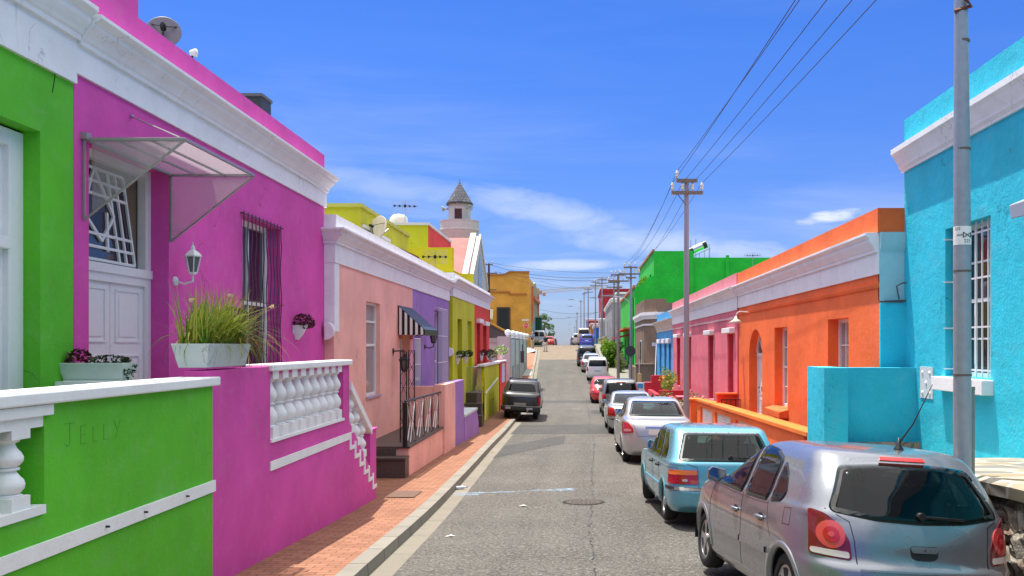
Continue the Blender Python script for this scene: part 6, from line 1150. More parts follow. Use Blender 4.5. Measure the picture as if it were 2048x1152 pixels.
def shrub(label, clumps, lm, n, sz, fm=None, nf=0, fs=.07, seed=1, trunk=True):
    random.seed(seed); c0 = clumps[0]; gz = min(c[2] - c[5] for c in clumps); t = thing('shrub', label, 'shrub', (c0[0], c0[1], gz)); m = MB()
    for c in clumps:
        for k in range(7): a = random.uniform(0, 6.28); m.tube([(c0[0], c0[1], gz - .3), (c[0] + math.cos(a) * c[3] * .6, c[1] + math.sin(a) * c[4] * .6, c[2] + random.uniform(-.4, .8) * c[5])], [.03, .006], 5)
    m.build('stems', WOOD, t); m = MB()
    for c in clumps:
        for k in range(9):
            o = Vector((random.gauss(0, .45) * c[3], random.gauss(0, .45) * c[4], random.gauss(0, .45) * c[5])); leaves(m, (c[0] + o.x, c[1] + o.y, c[2] + o.z), (c[3] * .42, c[4] * .42, c[5] * .42), n // 9, sz)
    m.build('foliage', lm, t)
    if fm:
        m = MB()
        for c in clumps:
            for k in range(nf):
                d = Vector((random.gauss(0, 1), random.gauss(0, 1), random.gauss(.4, 1))).normalized(); leaves(m, (c[0] + d.x * c[3] * .95, c[1] + d.y * c[4] * .95, c[2] + d.z * c[5] * .95), (fs * .5, fs * .5, fs * .5), 9, fs, aspect=.9)
        m.build('blossom', fm, t)
    return t
shrub('low bush of white and pink flowers behind the silver sedan', [(4.0, 25.2, -2.3, .45, .7, .4), (4.15, 24.5, -2.2, .35, .5, .45), (3.7, 25.8, -2.45, .35, .6, .3)], LEAFG, 420, .075, FLOWER, 34, .085, 3); shrub('green bush with pale flowers at the foot of the mauve pole', [(4.25, 23.2, -2.3, .3, .4, .3)], LEAFB, 300, .07, FLOWER, 12, .07, 5)
shrub('green and yellow flowering bush above the deep red garden wall', [(4.1, 32.5, -1.75, .4, .8, .45), (4.2, 33.6, -1.6, .45, .8, .45)], LEAFB, 500, .09, foliage('orange bloom', (.6, .3, .02), (.8, .55, .1)), 16, .08, 7); shrub('bush with small white flowers left of the deep red pier', [(3.6, 29.5, -2.4, .35, .9, .4), (3.55, 28.2, -2.5, .3, .6, .35)], LEAFG, 380, .08, FLOWER, 26, .08, 9)
# ---------------------------------------------------------------- right: blue, brown, bright green
hs = thing('terraced_house', 'small mid blue house between the rose pink and the brown houses', 'house', (4.74, 39, -2.6)); H = [(36.6, 37.5, -1.9, .1, .2), (38.6, 39.5, -1.9, .1, .2), (41, 42, -1.9, .1, .2)]; m = MB(); shell(m, -1, 4.74, 35.52, 43.5, -3.4, 1.95, H, .2); m.build('wall', BLUE2, hs); m = MB(); m.sweep([(4.74, 43.5), (4.74, 35.56)], cornice_prof(.85, 1.0, 1.45, .3)); m.build('cornice', whitewash('cream cornice', (.62, .56, .46), .4), hs, autos=True)
for a, b, c, d, _ in H: box('window_hood', CREAM, hs, 4.56, 4.76, a - .1, b + .1, d + .05, d + .3, bevel=.03)
for a, b, c, d, _ in H: sash(hs, -1, 4.9, a, b, c, d, .06, 1, 2, mat=plain('dark blue joinery', (.02, .10, .26), .5))
hs = thing('terraced_house', 'brown house with white moulding and a splayed corner before the green building', 'house', (4.5, 47, -2.6)); m = MB(); m.prism([(4.75, 44, -3.4), (4.03, 44.9, -3.4), (4.03, 51.9, -3.4), (12, 51.9, -3.4), (12, 44, -3.4)], (0, 0, 6.2)); m.prism([(4.75, 44, 2.8), (4.03, 44.9, 2.8), (4.03, 51.9, 2.8), (5.4, 51.9, 2.8), (5.4, 44, 2.8)], (0, 0, .25)); m.build('wall', BROWN, hs); m = MB(); m.sweep([(4.03, 51.9), (4.03, 44.9), (4.75, 44), (5.3, 44)], [(-.05, 1.75), (.06, 1.75), (.1, 1.9), (.2, 2.0), (.2, 2.18), (-.05, 2.2)]); m.sweep([(4.03, 51.9), (4.03, 44.9), (4.75, 44), (5.2, 44)], [(-.05, 1.32), (.06, 1.34), (.06, 1.44), (-.05, 1.46)]); m.build('cornice', WHITE, hs, autos=True); m = MB(); m.box(3.99, 4.03, 46.2, 47.3, -1.9, .4); w = m.build('window', WPAINT, hs); box('pane', PANE, w, 3.975, 3.99, 46.35, 47.15, -1.8, .3)
m = MB(); m.box(3.45, 4.72, 44.1, 44.4, -3.3, -1.2); m.box(3.45, 3.7, 44.4, 51, -3.3, -1.4); m.build('front_wall', BROWN, hs); m = MB(); m.box(3.42, 4.74, 44.06, 44.44, -1.2, -1.12); m.build('coping', plaster('pale brown coping', (.42, .33, .25)), hs)
br = thing('broom', 'long handled squeegee leaning against the brown house', 'broom', (4.6, 43.2, -2.6)); m = MB(); m.tube([(4.5, 42.5, -2.6), (4.72, 43.6, .1)], .03, 6); m.build('handle', WPAINT, br); m = MB(); m.box(4.45, 5.1, 43.6, 43.7, .0, .22); m.build('head', WPAINT, br)
gb = thing('apartment_building', 'tall bright green building with curved parapet and rooftop tank', 'building', (7, 55, -2)); XG = 4.0; m = MB(); P = [(XG, -3.2), (XG, 4.5)] + [(XG + 1.42 * k / 10, 4.5 + .85 * (.5 - .5 * math.cos(math.pi * k / 10))) for k in range(11)] + [(5.45, 7.24), (8.2, 7.24), (8.2, 6.74), (14.3, 6.74), (14.3, -3.2)]; m.prism([(x, 52, z) for x, z in P], (0, .4, 0)); m.box(8.2, 14.3, 52.4, 64, -3.2, 6.6); m.box(8.18, 8.45, 51.9, 52, 2, 7.24); m.box(10.9, 11.15, 51.88, 52, 2, 6.9); m.build('wall', BGREEN, gb); m = MB(); m.facade(-1, 5.45, 52.4, 66, 4.2, 7.24, [(54.2, 55.6, 4.3, 5.75), (57, 58.2, 4.3, 5.6), (60, 61.2, 4.3, 5.6)], .25); m.quad((5.45, 66, 4), (5.45, 66, 7.24), (8.2, 66, 7.24), (8.2, 66, 4)); m.quad((5.45, 52.4, 7.2), (8.2, 52.4, 7.2), (8.2, 66, 7.2), (5.45, 66, 7.2)); m.facade(-1, XG, 52.4, 71, -3.2, 4.5, [(56, 57.2, -1.8, .6), (59, 60, -1.8, .6), (63, 64.2, -1.8, .6)], .25); m.quad((XG, 52.4, 4.4), (5.45, 52.4, 4.4), (5.45, 71, 4.4), (XG, 71, 4.4)); m.quad((XG, 71, -3.2), (8, 71, -3.2), (8, 71, 4.5), (XG, 71, 4.5)); m.build('street_wall', LGREEN, gb)
m = MB(); m.bar((XG - .05, 52, 4.55), (XG - .05, 71, 4.55), .18); m.bar((5.4, 52, 7.3), (5.4, 66, 7.3), .16); m.build('terracotta_coping', plaster('terracotta', (.5, .2, .12)), gb); m = MB(); m.box(XG - .7, XG, 55, 67, 1.35, 1.5); m.build('ledge', plaster('orange ledge', (.62, .2, .06)), gb); m = MB(); m.prism([(XG - 1.2, 56, -.85 + 1.6), (XG, 56, -.55 + 1.6), (XG, 56, -.7 + 1.6), (XG - 1.2, 56, -1.0 + 1.6)], (0, 9, 0)); m.build('porch_roof', DRED, gb); m = MB(); m.tube([(XG - .06, 53.2, -2), (XG - .06, 53.2, 3.8)], .06, 8); m.build('downpipe', plaster('green pipe', (.02, .32, .04)), gb)
for a, b in ((56, 57.2), (59, 60), (63, 64.2)): sash(gb, -1, XG + .2, a, b, -1.8, .6, .08, 2, 3, mat=plain('brown joinery', (.2, .07, .03), .5))
for a, b, d in ((54.2, 55.6, 5.75), (57, 58.2, 5.6), (60, 61.2, 5.6)): sash(gb, -1, 5.65, a, b, 4.3, d, .1, 2, 1, mat=plain('brown joinery', (.2, .07, .03), .5), pane=plain('terracotta pane', (.2, .05, .03), .5)); 
random.seed(31)
for i, y in enumerate((53.0, 53.9, 56.3, 59.0)):
    t = thing('potted_plant', ['yellow green plant on the curved parapet of the green building', 'spiky plant beside the first upper window of the green building', 'plant between the upper windows of the green building', 'farthest plant on the green building balcony'][i], 'plant', (4.9, y, 4.5)); m = MB(); m.lathe([(.1, 0), (.16, .3), (.16, .33), (.1, .33)], (4.85, y, 4.42), 10); m.build('pot', TERRA, t); m = MB(); leaves(m, (4.85, y, 5.0), (.35, .45, .4), 130, .2); m.build('foliage', [LEAFB, LEAFG, LEAFB, LEAFG][i], t)
sg = thing('solar_geyser', 'black and steel rooftop water tank on a sloping frame', 'water heater', (8.7, 53, 6.7)); m = MB(); A, Bv = Vector((8.35, 53.2, 7.35)), Vector((9.65, 53.2, 7.95)); m.tube([A, A + (Bv - A) * .22], .28, 18); m.tube([A + (Bv - A) * .78, Bv], .30, 18); m.build('end_cap', plain('tank black', (.012, .012, .013), .35), sg, smooth=True, autos=True); m = MB(); m.tube([A + (Bv - A) * .2, A + (Bv - A) * .8], .285, 18); m.build('tank', plain('tank steel', (.6, .62, .64), .2, .9), sg, smooth=True, autos=True); m = MB(); m.bar((8.2, 53.1, 6.8), (9.95, 53.1, 7.6), .06)
for x, z in ((8.7, 7.0), (9.1, 7.2), (9.5, 7.4), (9.9, 7.55)): m.bar((x, 53.2, 6.6), (x, 53.2, z), .04)
m.build('frame', GALV, sg); m = MB(); [m.bar((x, 53.6, 6.6), (x, 53.6, z), .03) for x, z in ((8.5, 8.3), (8.9, 8.4), (9.95, 8.0))]; m.build('vent_pipes', BLACKI, sg)
tv_aerial('wire grid television aerial on the roof edge behind the orange parapet', (12.6, 50.5, 5.6), 1.3, -8, 1.2)
def far_house(label, x0, x1, y0, y1, z0, z1, mat, trim, wins=(), side=-1):
    t = thing('house', label, 'house', (x0, y0, z0)); m = MB(); m.facade(-1, x0, y0, y1, z0, z1, [], 0); m.box(x0 + .001, x1, y0, y1, z0, z1); m.build('wall', mat, t); m = MB(); m.sweep([(x0, y1), (x0, y0), (x1, y0)], [(-.05, z1 - .5), (.06, z1 - .5), (.14, z1 - .3), (.2, z1 - .25), (.2, z1 - .08), (-.05, z1 - .05)]); m.build('cornice', trim, t)
    for a, b, c, d in wins: m = MB(); m.box(x0 - .04, x0 + .03, a, b, c, d); w = m.build('window', WPAINT, t); box('pane', PANE, w, x0 - .055, x0 - .04, a + .12, b - .12, c + .12, d - .12)
    return t
m_ = far_house('grey house with white curved parapet beyond the bright green building', 3.3, 9, 76.5, 100, -1, 5.4, GREYW, WHITE, [(79, 79.9, 1, 3.4), (83, 83.9, 1, 3.4), (88, 89, 1, 3.4)]); m = MB(); m.box(3.8, 8.5, 77.2, 84, 5.36, 5.9); m.build('raised_parapet', GREYW, m_); m = MB(); m.box(3.74, 8.6, 77.1, 84.1, 5.9, 6.1); m.build('coping', WHITE, m_)
far_house('tall dark red block behind the grey house', 2.9, 11, 106, 122, -1, 8.9, DRED, DRED, [(110, 111.5, 3.5, 5.5)]); far_house('pale small house with white cornice left of the grey house', 2.55, 6, 100.5, 105.5, -1, 4.1, plaster('pale grey render', (.5, .52, .52)), WHITE); far_house('bright blue house with white cornice far up the street', 1.9, 7, 108, 121, -1, 3.4, plaster('strong blue', (.02, .22, .66)), WHITE); far_house('orange and red house beyond the bright blue house', 1.5, 7, 124, 134, -1, 4.2, plaster('burnt orange', (.6, .22, .03)), CREAM); far_house('deep red far house beyond the orange one', 1.3, 7, 135, 144, -1, 5.0, DRED, DRED); far_house('lilac blue farthest house of the right row', .8, 7, 146, 160, -1, 5.9, plaster('lilac blue', (.30, .36, .62)), WHITE)
gw = thing('garden_wall', 'yellow green street wall beside the blue car', 'wall', (2.2, 80, -1)); m = MB(); m.box(2.25, 2.45, 68, 100, -2, .9); m.build('wall', plaster('olive wall', (.36, .38, .1)), gw); m = MB(); m.box(2.2, 2.5, 68, 100, .9, 1.0); m.build('coping', CONC, gw)
def bush_tree(name, label, x, y, gz, r, h, n, seed, lm, sz):
    random.seed(seed); t = thing(name, label, 'tree', (x, y, gz)); m = MB(); m.tube([(x, y, gz - .2), (x + .05, y, gz + h * .4), (x, y, gz + h * .7)], [.12, .09, .04], 8)
    for k in range(9): a = k * .7; m.tube([(x, y, gz + h * (.3 + .04 * k)), (x + math.cos(a) * r * .7, y + math.sin(a) * r * .7, gz + h * (.45 + .05 * k))], [.04, .012], 5)
    m.build('trunk', WOOD, t); m = MB()
    for k in range(34):
        d = Vector((random.gauss(0, 1), random.gauss(0, 1), random.gauss(0, 1))).normalized() * random.uniform(.45, 1); leaves(m, (x + d.x * r * .8, y + d.y * r * .8, gz + h * .52 + d.z * h * .46), (r * .36, r * .36, h * .15), n // 34, sz)
    m.build('crown', lm, t); return t
bush_tree('tree', 'round bright green bushy tree on the right pavement by the timber pole', 2.45, 57.5, -2.1, 1.05, 2.75, 4200, 41, LEAFB, .2); bush_tree('tree', 'lower olive bush under the bright green bushy tree', 2.95, 54, -2.2, .5, 1.7, 900, 42, foliage('olive leaves', (.10, .14, .02), (.32, .34, .08)), .15); bush_tree('tree', 'far small green trees beside the street poles', 1.6, 135, -.4, 1.3, 3.6, 900, 43, LEAFG, .4)
rs = thing('road_sign', 'round dark sign back fixed on the blue grey pole', 'road sign', (3.3, 46.3, -.6)); m = MB(); m.lathe([(.001, 0), (.36, 0), (.36, .02), (.001, .02)], (3.25, 46.34, -.35), 28, 'y'); m.build('plate', plain('sign back', (.035, .05, .06), .6), rs); m = MB(); m.box(3.1, 3.42, 46.36, 46.44, -.38, -.33); m.build('clamp', GALV, rs)
wp = thing('post', 'short yellow timber post with a thin rod before the brown house', 'post', (3.2, 38.5, -2.9)); m = MB(); m.box(3.12, 3.32, 38.4, 38.6, -3.1, -1.55); m.build('post', plain('yellow timber', (.55, .38, .16), .8, var=.2), wp); m = MB(); m.tube([(3.2, 38.5, -1.56), (3.2, 38.5, -.75)], .015, 5); m.build('rod', WPAINT, wp); lb = thing('garden_wall', 'low white wall with blue panel behind the grey hatchback', 'wall', (3.3, 37, -2.9)); m = MB(); m.box(2.85, 3.35, 37.2, 37.35, -3.2, -2.0); m.build('wall', CREAM, lb); m = MB(); m.box(3.0, 3.3, 37.17, 37.2, -2.3, -2.05); m.build('blue_panel', BLUE2, lb)
# ---------------------------------------------------------------- car shape sheets
REDL = plain('tail lamp red', (.42, .012, .02), .12, coat=.6); REDC = plain('tail lamp lens', (.55, .06, .06), .15, coat=.6); CLEARL = plain('clear lamp', (.55, .50, .46), .12, coat=.5); AMBER = plain('amber lamp', (.75, .17, .03), .2, coat=.5); CHROME = plain('chrome', (.75, .76, .78), .12, 1); PLATE = plain('number plate', (.66, .66, .64), .5); TRIMB = plain('black trim', (.012, .012, .013), .45); DARKR = plain('dark lamp red', (.16, .008, .015), .12, coat=.6)
GLG = glass('green tinted glass', (.26, .40, .38), 1.1); GLD = glass('dark car glass', (.10, .12, .13), 1.1)
def circ(cx, cz, rx, rz=None, n=20): rz = rz or rx; return [(cx + rx * math.cos(2 * math.pi * k / n), cz + rz * math.sin(2 * math.pi * k / n)) for k in range(n)]
def scaled(rows, sl, sw, sh): return [(z * sh, a * sl, b * sl, w * sw) for z, a, b, w in rows]
HATCH_ = [(.18, -1.80, 1.78, .74), (.30, -1.92, 1.90, .80), (.45, -1.95, 1.94, .82), (.60, -1.93, 1.92, .83), (.655, -1.885, 1.88, .83), (.80, -1.85, 1.80, .825), (.92, -1.81, 1.55, .812), (.97, -1.785, 1.10, .80), (1.02, -1.75, .88, .775), (1.15, -1.66, .60, .725), (1.28, -1.545, .33, .67), (1.37, -1.45, .12, .625), (1.425, -1.36, -.10, .57), (1.455, -1.15, -.33, .47), (1.468, -.9, -.5, .3)]
HATCH = [(z, a, b, w * 1.05) for z, a, b, w in HATCH_]
BOXY = [(.20, -1.80, 1.75, .75), (.32, -1.95, 1.94, .80), (.50, -1.97, 1.96, .812), (.56, -1.915, 1.92, .812), (.70, -1.895, 1.90, .815), (.83, -1.87, 1.70, .81), (.88, -1.855, 1.1, .80), (.93, -1.80, .80, .775), (1.10, -1.62, .50, .725), (1.25, -1.455, .22, .685), (1.325, -1.35, .04, .655), (1.36, -1.22, -.12, .60), (1.378, -.95, -.3, .46)]
SEDAN = [(.20, -2.05, 2.0, .76), (.33, -2.2, 2.15, .83), (.55, -2.235, 2.2, .845), (.75, -2.21, 2.15, .845), (.90, -2.17, 1.95, .838), (.97, -2.12, 1.6, .825), (1.02, -2.03, 1.25, .81), (1.055, -1.72, 1.05, .785), (1.09, -1.60, .98, .755), (1.25, -1.28, .62, .70), (1.40, -.95, .28, .645), (1.475, -.72, .05, .585), (1.518, -.45, -.1, .46), (1.533, -.25, -.15, .3)]
MPV = [(.22, -1.85, 1.85, .75), (.36, -2.0, 1.98, .82), (.55, -2.03, 2.02, .83), (.75, -2.0, 1.98, .83), (.92, -1.97, 1.7, .825), (1.0, -1.955, 1.35, .81), (1.08, -1.93, 1.12, .79), (1.3, -1.86, .78, .74), (1.5, -1.77, .45, .69), (1.6, -1.69, .25, .645), (1.66, -1.55, .05, .57), (1.69, -1.2, -.2, .4)]
ROUND = [(.18, -1.70, 1.68, .70), (.32, -1.83, 1.82, .77), (.50, -1.85, 1.85, .79), (.62, -1.82, 1.82, .795), (.80, -1.72, 1.72, .79), (.90, -1.62, 1.5, .78), (.98, -1.50, 1.1, .755), (1.03, -1.43, .86, .73), (1.2, -1.24, .55, .675), (1.34, -1.02, .25, .61), (1.41, -.82, .0, .54), (1.44, -.45, -.2, .36)]
PICK = [(.36, -2.3, 2.3, .72), (.50, -2.42, 2.38, .80), (.70, -2.43, 2.4, .815), (.95, -2.42, 2.36, .815), (1.0, -2.40, 2.1, .81), (1.06, -2.36, 1.3, .79), (1.12, -2.28, 1.05, .765), (1.3, -2.16, .78, .72), (1.5, -2.02, .48, .665), (1.6, -1.93, .3, .625), (1.645, -1.75, .1, .55), (1.665, -1.3, -.2, .4)]
SW3 = [('S', [(.80, .955), (.44, 1.22), (.16, 1.355), (-.02, 1.375), (-.06, .945)]), ('S', [(-.15, .945), (-.11, 1.378), (-.45, 1.362), (-.70, 1.30), (-.75, .958)]), ('S', [(-.82, .962), (-.775, 1.285), (-.95, 1.2), (-1.08, 1.06), (-1.06, .99)])]
def sx_(w, sl, sh): return [(f, [(p[0] * sl, p[1] * sh) for p in pts]) for f, pts in w]
WS = ('F', [(-.62, 1.02), (.62, 1.02), (.52, 1.34), (-.52, 1.34)])
silver = carpaint('silver blue paint', (.235, .245, .275), .6, .27)
polo = dict(rows=HATCH, n=3.3, ny=9.5, wheels=(-1.21, 1.24, .30, .105), paint=silver, glass=GLG, belt=.95, res=1.25, steer=None,
  windows=SW3 + [('B', [(-.675, 1.00), (-.35, .955), (0, .94), (.35, .955), (.675, 1.00), (.525, 1.325), (.25, 1.352), (-.25, 1.352), (-.525, 1.325)]), WS],
  patches=[('tail_light', 'BB', [(.80, .67), (.545, .655), (.555, .79), (.615, .90), (.70, .975), (.79, 1.0)], DARKR, .006, [('lens', circ(.672, .83, .088, .1), REDC, .009), ('lens_ring', circ(.672, .83, .05, .056), REDL, .012), ('lens_centre', circ(.672, .83, .02), REDC, .014), ('clear_lens', [(.56, .668), (.79, .682), (.79, .725), (.562, .715)], CLEARL, .010)]),
           ('brake_light', 'B', [(-.19, 1.378), (.19, 1.378), (.18, 1.402), (-.18, 1.402)], plain('brake lamp', (.8, .03, .03), .25, coat=.4), .008, None, .01), ('hatch_handle', 'B', [(-.115, .785), (.115, .785), (.105, .70), (.06, .68), (-.06, .68), (-.105, .70)], TRIMB, .001, [('handle_grip', [(-.108, .78), (.108, .78), (.1, .735), (-.1, .735)], silver, .012), ('lock', circ(0, .758, .012, n=12), CHROME, .016)], .03), ('headlight', 'F', [(.42, .66), (.76, .68), (.72, .86), (.46, .8)], CLEARL, .006), ('headlight', 'F', [(-.42, .66), (-.46, .8), (-.72, .86), (-.76, .68)], CLEARL, .006), ('number_plate', 'B', [(-.26, .44), (.26, .44), (.26, .56), (-.26, .56)], PLATE, .01, None, .01)],
  lines=[('B', [(-.70, 1.01), (-.55, .93), (-.525, .80), (-.515, .64), (-.49, .56), (-.44, .52), (.44, .52), (.49, .56), (.515, .64), (.525, .80), (.55, .93), (.70, 1.01)], .007), ('S', [(-.09, .94), (-.12, .62), (-.13, .30)], .006), ('S', [(.83, .94), (.93, .75), (.90, .30)], .006), ('S', [(-.78, .95), (-.83, .80), (-.93, .68)], .006), ('S', [(.9, .93), (.2, .915), (-.4, .917), (-.8, .93)], .004), ('S', [(-.52, 1.37), (.3, 1.30)], .001), ('S', [(-1.18, .82), (-1.18, .95), (-1.31, .96), (-1.32, .83), (-1.18, .82)], .004)],
  strips=[('rubbing_strip', 'S', [(.78, .515), (-.10, .53)], .05, .014, silver), ('rubbing_strip', 'S', [(-.14, .53), (-.84, .55)], .05, .014, silver), ('sill_strip', 'S', [(.9, .26), (-.85, .27)], .05, .006, silver), ('hatch_crease', 'B', [(-.5, .60), (.5, .60)], .012, .008, silver)],
  mirror=(.78, 1.0, silver), handles=[(.06, .775), (-.66, .80)], wiper=(.0, .985, .34, .972), aerial=(.12, -1.12, .55, .55))
car('parked_car', 'silver blue five door hatchback with round tail lamps parked nearest on the right', 'car', polo, 2.24, 8.85, 7.4, 4.0, dz=.025)
tazz = dict(rows=BOXY, n=5.6, ny=14, wheels=(-1.14, 1.26, .285, .10), paint=carpaint('light blue paint', (.12, .38, .49), .3, .26), glass=GLG, belt=.9, res=1.1, steer=-14, seat_y=.1,
  windows=[('S', [(.78, .90), (.42, 1.12), (.12, 1.285), (.0, 1.30), (-.05, .89)]), ('S', [(-.12, .89), (-.08, 1.302), (-.55, 1.295), (-.78, .895)]), ('S', [(-.86, .895), (-.66, 1.285), (-.95, 1.265), (-1.22, 1.08), (-1.3, .93)]), ('B', [(-.665, .915), (.665, .915), (.545, 1.285), (-.545, 1.285)]), ('F', [(-.64, .95), (.64, .95), (.55, 1.25), (-.55, 1.25)])],
  patches=[('tail_light', 'BB', [(.795, .60), (.42, .60), (.42, .79), (.785, .79)], REDL, .012, [('amber_lens', [(.425, .725), (.785, .725), (.778, .786), (.425, .786)], AMBER, .016), ('reverse_lens', [(.56, .635), (.63, .635), (.63, .67), (.56, .67)], CLEARL, .017)], .02), ('number_plate', 'B', [(-.26, .62), (.26, .62), (.26, .74), (-.26, .74)], PLATE, .01, None, .01), ('headlight', 'F', [(.42, .62), (.78, .62), (.76, .76), (.44, .76)], CLEARL, .008), ('headlight', 'F', [(-.42, .62), (-.44, .76), (-.76, .76), (-.78, .62)], CLEARL, .008), ('bumper_slot', 'B', [(.3, .36), (.46, .36), (.46, .42), (.3, .42)], TRIMB, .002, None, .01)],
  lines=[('B', [(-.70, .92), (-.42, .83), (-.405, .56)], .006), ('B', [(.70, .92), (.42, .83), (.405, .56)], .006), ('S', [(-.08, .88), (-.1, .58), (-.1, .28)], .006), ('S', [(.80, .88), (.86, .6), (.84, .28)], .006), ('S', [(-.82, .88), (-.80, .70), (-.9, .58)], .006), ('S', [(-.9, .6), (.86, .585)], .004)],
  strips=[('bumper_strip', 'B', [(-.79, .535), (.79, .535)], .045, .012, TRIMB), ('bumper_strip', 'S', [(-1.9, .535), (-1.5, .535)], .045, .012, TRIMB), ('rubbing_strip', 'S', [(-.84, .5), (.84, .49)], .03, .01, plain('blue strip', (.12, .33, .45), .4)), ('belt_crease', 'S', [(-1.8, .83), (1.4, .80)], .01, .006, MATS['light blue paint'])],
  mirror=(.72, .95, MATS['light blue paint']), handles=[(.04, .765), (-.70, .77)], handlemat=TRIMB, wiper=(.06, .95, .46, .945))
car('parked_car', 'light blue boxy hatchback with turned front wheels, second car on the right', 'car', tazz, 1.90, 15.0, 3, 1.0, dz=.03)
silv = carpaint('bright silver paint', (.50, .50, .51), .55, .30)
tiida = dict(rows=SEDAN, n=3.6, wheels=(-1.28, 1.32, .305, .11), paint=silv, glass=GLG, belt=1.0, res=.9, seat_y=.2,
  windows=[('S', [(.92, 1.03), (.5, 1.30), (.2, 1.42), (.05, 1.43), (0, 1.02)]), ('S', [(-.08, 1.02), (-.04, 1.432), (-.5, 1.40), (-.82, 1.26), (-.9, 1.03)]), ('B', [(-.655, 1.105), (.655, 1.105), (.545, 1.43), (-.545, 1.43)]), ('F', [(-.66, 1.1), (.66, 1.1), (.56, 1.4), (-.56, 1.4)])],
  patches=[('tail_light', 'BB', [(.835, .70), (.60, .745), (.615, .85), (.70, .95), (.82, .975)], REDL, .012, [('clear_lens', [(.64, .77), (.8, .75), (.8, .81), (.66, .82)], plain('rose lamp', (.5, .2, .2), .15), .016)]), ('number_plate', 'B', [(-.26, .70), (.26, .70), (.26, .82), (-.26, .82)], PLATE, .012, None, .01), ('boot_strip', 'B', [(-.33, .855), (.33, .855), (.33, .885), (-.33, .885)], plain('blue reflecting chrome', (.12, .2, .5), .15, .8), .014, None, .005)],
  lines=[('B', [(-.60, .99), (-.585, .86), (-.50, .66), (.50, .66), (.585, .86), (.60, .99)], .006), ('S', [(-.03, 1.0), (-.05, .3)], .006), ('S', [(.95, 1.0), (1.0, .6), (.96, .3)], .006), ('S', [(-.92, 1.0), (-1.0, .66)], .006)], mirror=(.88, 1.08, silv), handles=[(.1, .90), (-.8, .92)], aerial=(0, -.35, .1, .3))
car('parked_car', 'silver four door sedan with red corner lamps and blank plate, third car on the right', 'car', tiida, 1.73, 24.3, 1.5, .8)
merc = dict(rows=scaled(SEDAN, 1.0, 1.01, .935), n=3.8, wheels=(-1.36, 1.33, .31, .11), paint=carpaint('pale silver paint', (.45, .47, .49), .5), glass=GLG, belt=.93, res=.7, seat_y=.1,
  windows=sx_(tiida['windows'], 1, .935), patches=[('tail_light', 'BB', [(.845, .62), (.585, .63), (.64, .87), (.70, .905), (.83, .90)], REDL, .012, [('dark_lens', [(.63, .67), (.8, .67), (.8, .72), (.64, .72)], DARKR, .016)], .02), ('number_plate', 'B', [(-.26, .66), (.26, .66), (.26, .77), (-.26, .77)], PLATE, .012, None, .01)], lines=[('B', [(-.58, .9), (-.56, .60), (.56, .60), (.58, .9)], .006), ('S', [(-.03, .93), (-.05, .3)], .006), ('S', [(-.92, .93), (-1.0, .62)], .006)], strips=[('bumper_strip', 'B', [(-.82, .52), (.82, .52)], .03, .012, TRIMB)], mirror=(.88, 1.0, plain('blue black mirror', (.03, .05, .12), .2)), handles=[(.1, .84), (-.8, .86)])
car('parked_car', 'pale silver sedan with tall red lamps, fourth car on the right', 'car', merc, 1.68, 34.2, 1, 0)
suv1 = dict(rows=scaled(MPV, 1.06, 1.04, .98), n=3.8, wheels=(-1.3, 1.32, .33, .11), paint=carpaint('grey green metal paint', (.22, .24, .24), .5), glass=GLD, belt=1.05, res=.6, windows=[('S', [(.9, 1.05), (.6, 1.36), (.3, 1.5), (0, 1.52), (-.05, 1.04)]), ('S', [(-.12, 1.04), (-.08, 1.52), (-.8, 1.5), (-.86, 1.05)]), ('S', [(-.95, 1.06), (-.9, 1.48), (-1.5, 1.42), (-1.66, 1.12)]), ('B', [(-.71, 1.02), (.71, 1.02), (.62, 1.50), (-.62, 1.50)])], patches=[('tail_light', 'BB', [(.83, .80), (.66, .82), (.69, 1.0), (.83, 1.03)], REDL, .012), ('brake_light', 'B', [(-.2, 1.52), (.2, 1.52), (.2, 1.545), (-.2, 1.545)], REDL, .01, None, .01), ('badge', 'B', circ(0, 1.44, .05, .03, 10), CHROME, .012)], strips=[('bumper_strip', 'B', [(-.82, .55), (.82, .55)], .12, .01, TRIMB)], mirror=(.85, 1.1, TRIMB))
car('parked_car', 'dark grey estate with black rear window between the silver sedan and the red car', 'car', suv1, 1.66, 43.5, 1, 0)
micra = dict(rows=ROUND, n=3, ny=6, wheels=(-1.12, 1.2, .28, .10), paint=carpaint('bright red paint', (.60, .018, .018), .05, .25), glass=GLG, belt=.95, res=.7, windows=[('S', [(.75, .98), (.4, 1.22), (.1, 1.32), (-.02, .97)]), ('S', [(-.1, .97), (0, 1.325), (-.45, 1.29), (-.8, 1.1), (-.86, .98)]), ('B', [(-.60, 1.0), (.60, 1.0), (.54, 1.2), (.40, 1.315), (-.40, 1.315), (-.54, 1.2)])], patches=[('tail_light', 'BB', [(.74, .68), (.60, .69), (.58, .79), (.69, .80)], CLEARL, .012, [('lens', circ(.66, .745, .045, n=12), AMBER, .018)]), ('plate_recess', 'B', [(-.28, .62), (.28, .62), (.26, .76), (-.26, .76)], TRIMB, .008, [('number_plate', [(-.2, .64), (.12, .64), (.12, .73), (-.2, .73)], PLATE, .012)], .03)], strips=[('bumper_strip', 'B', [(-.75, .54), (.75, .54)], .03, .012, TRIMB)], mirror=(.7, 1.02, TRIMB))
car('parked_car', 'small rounded bright red hatchback parked sixth on the right', 'car', micra, 1.18, 53.2, 1, 0)
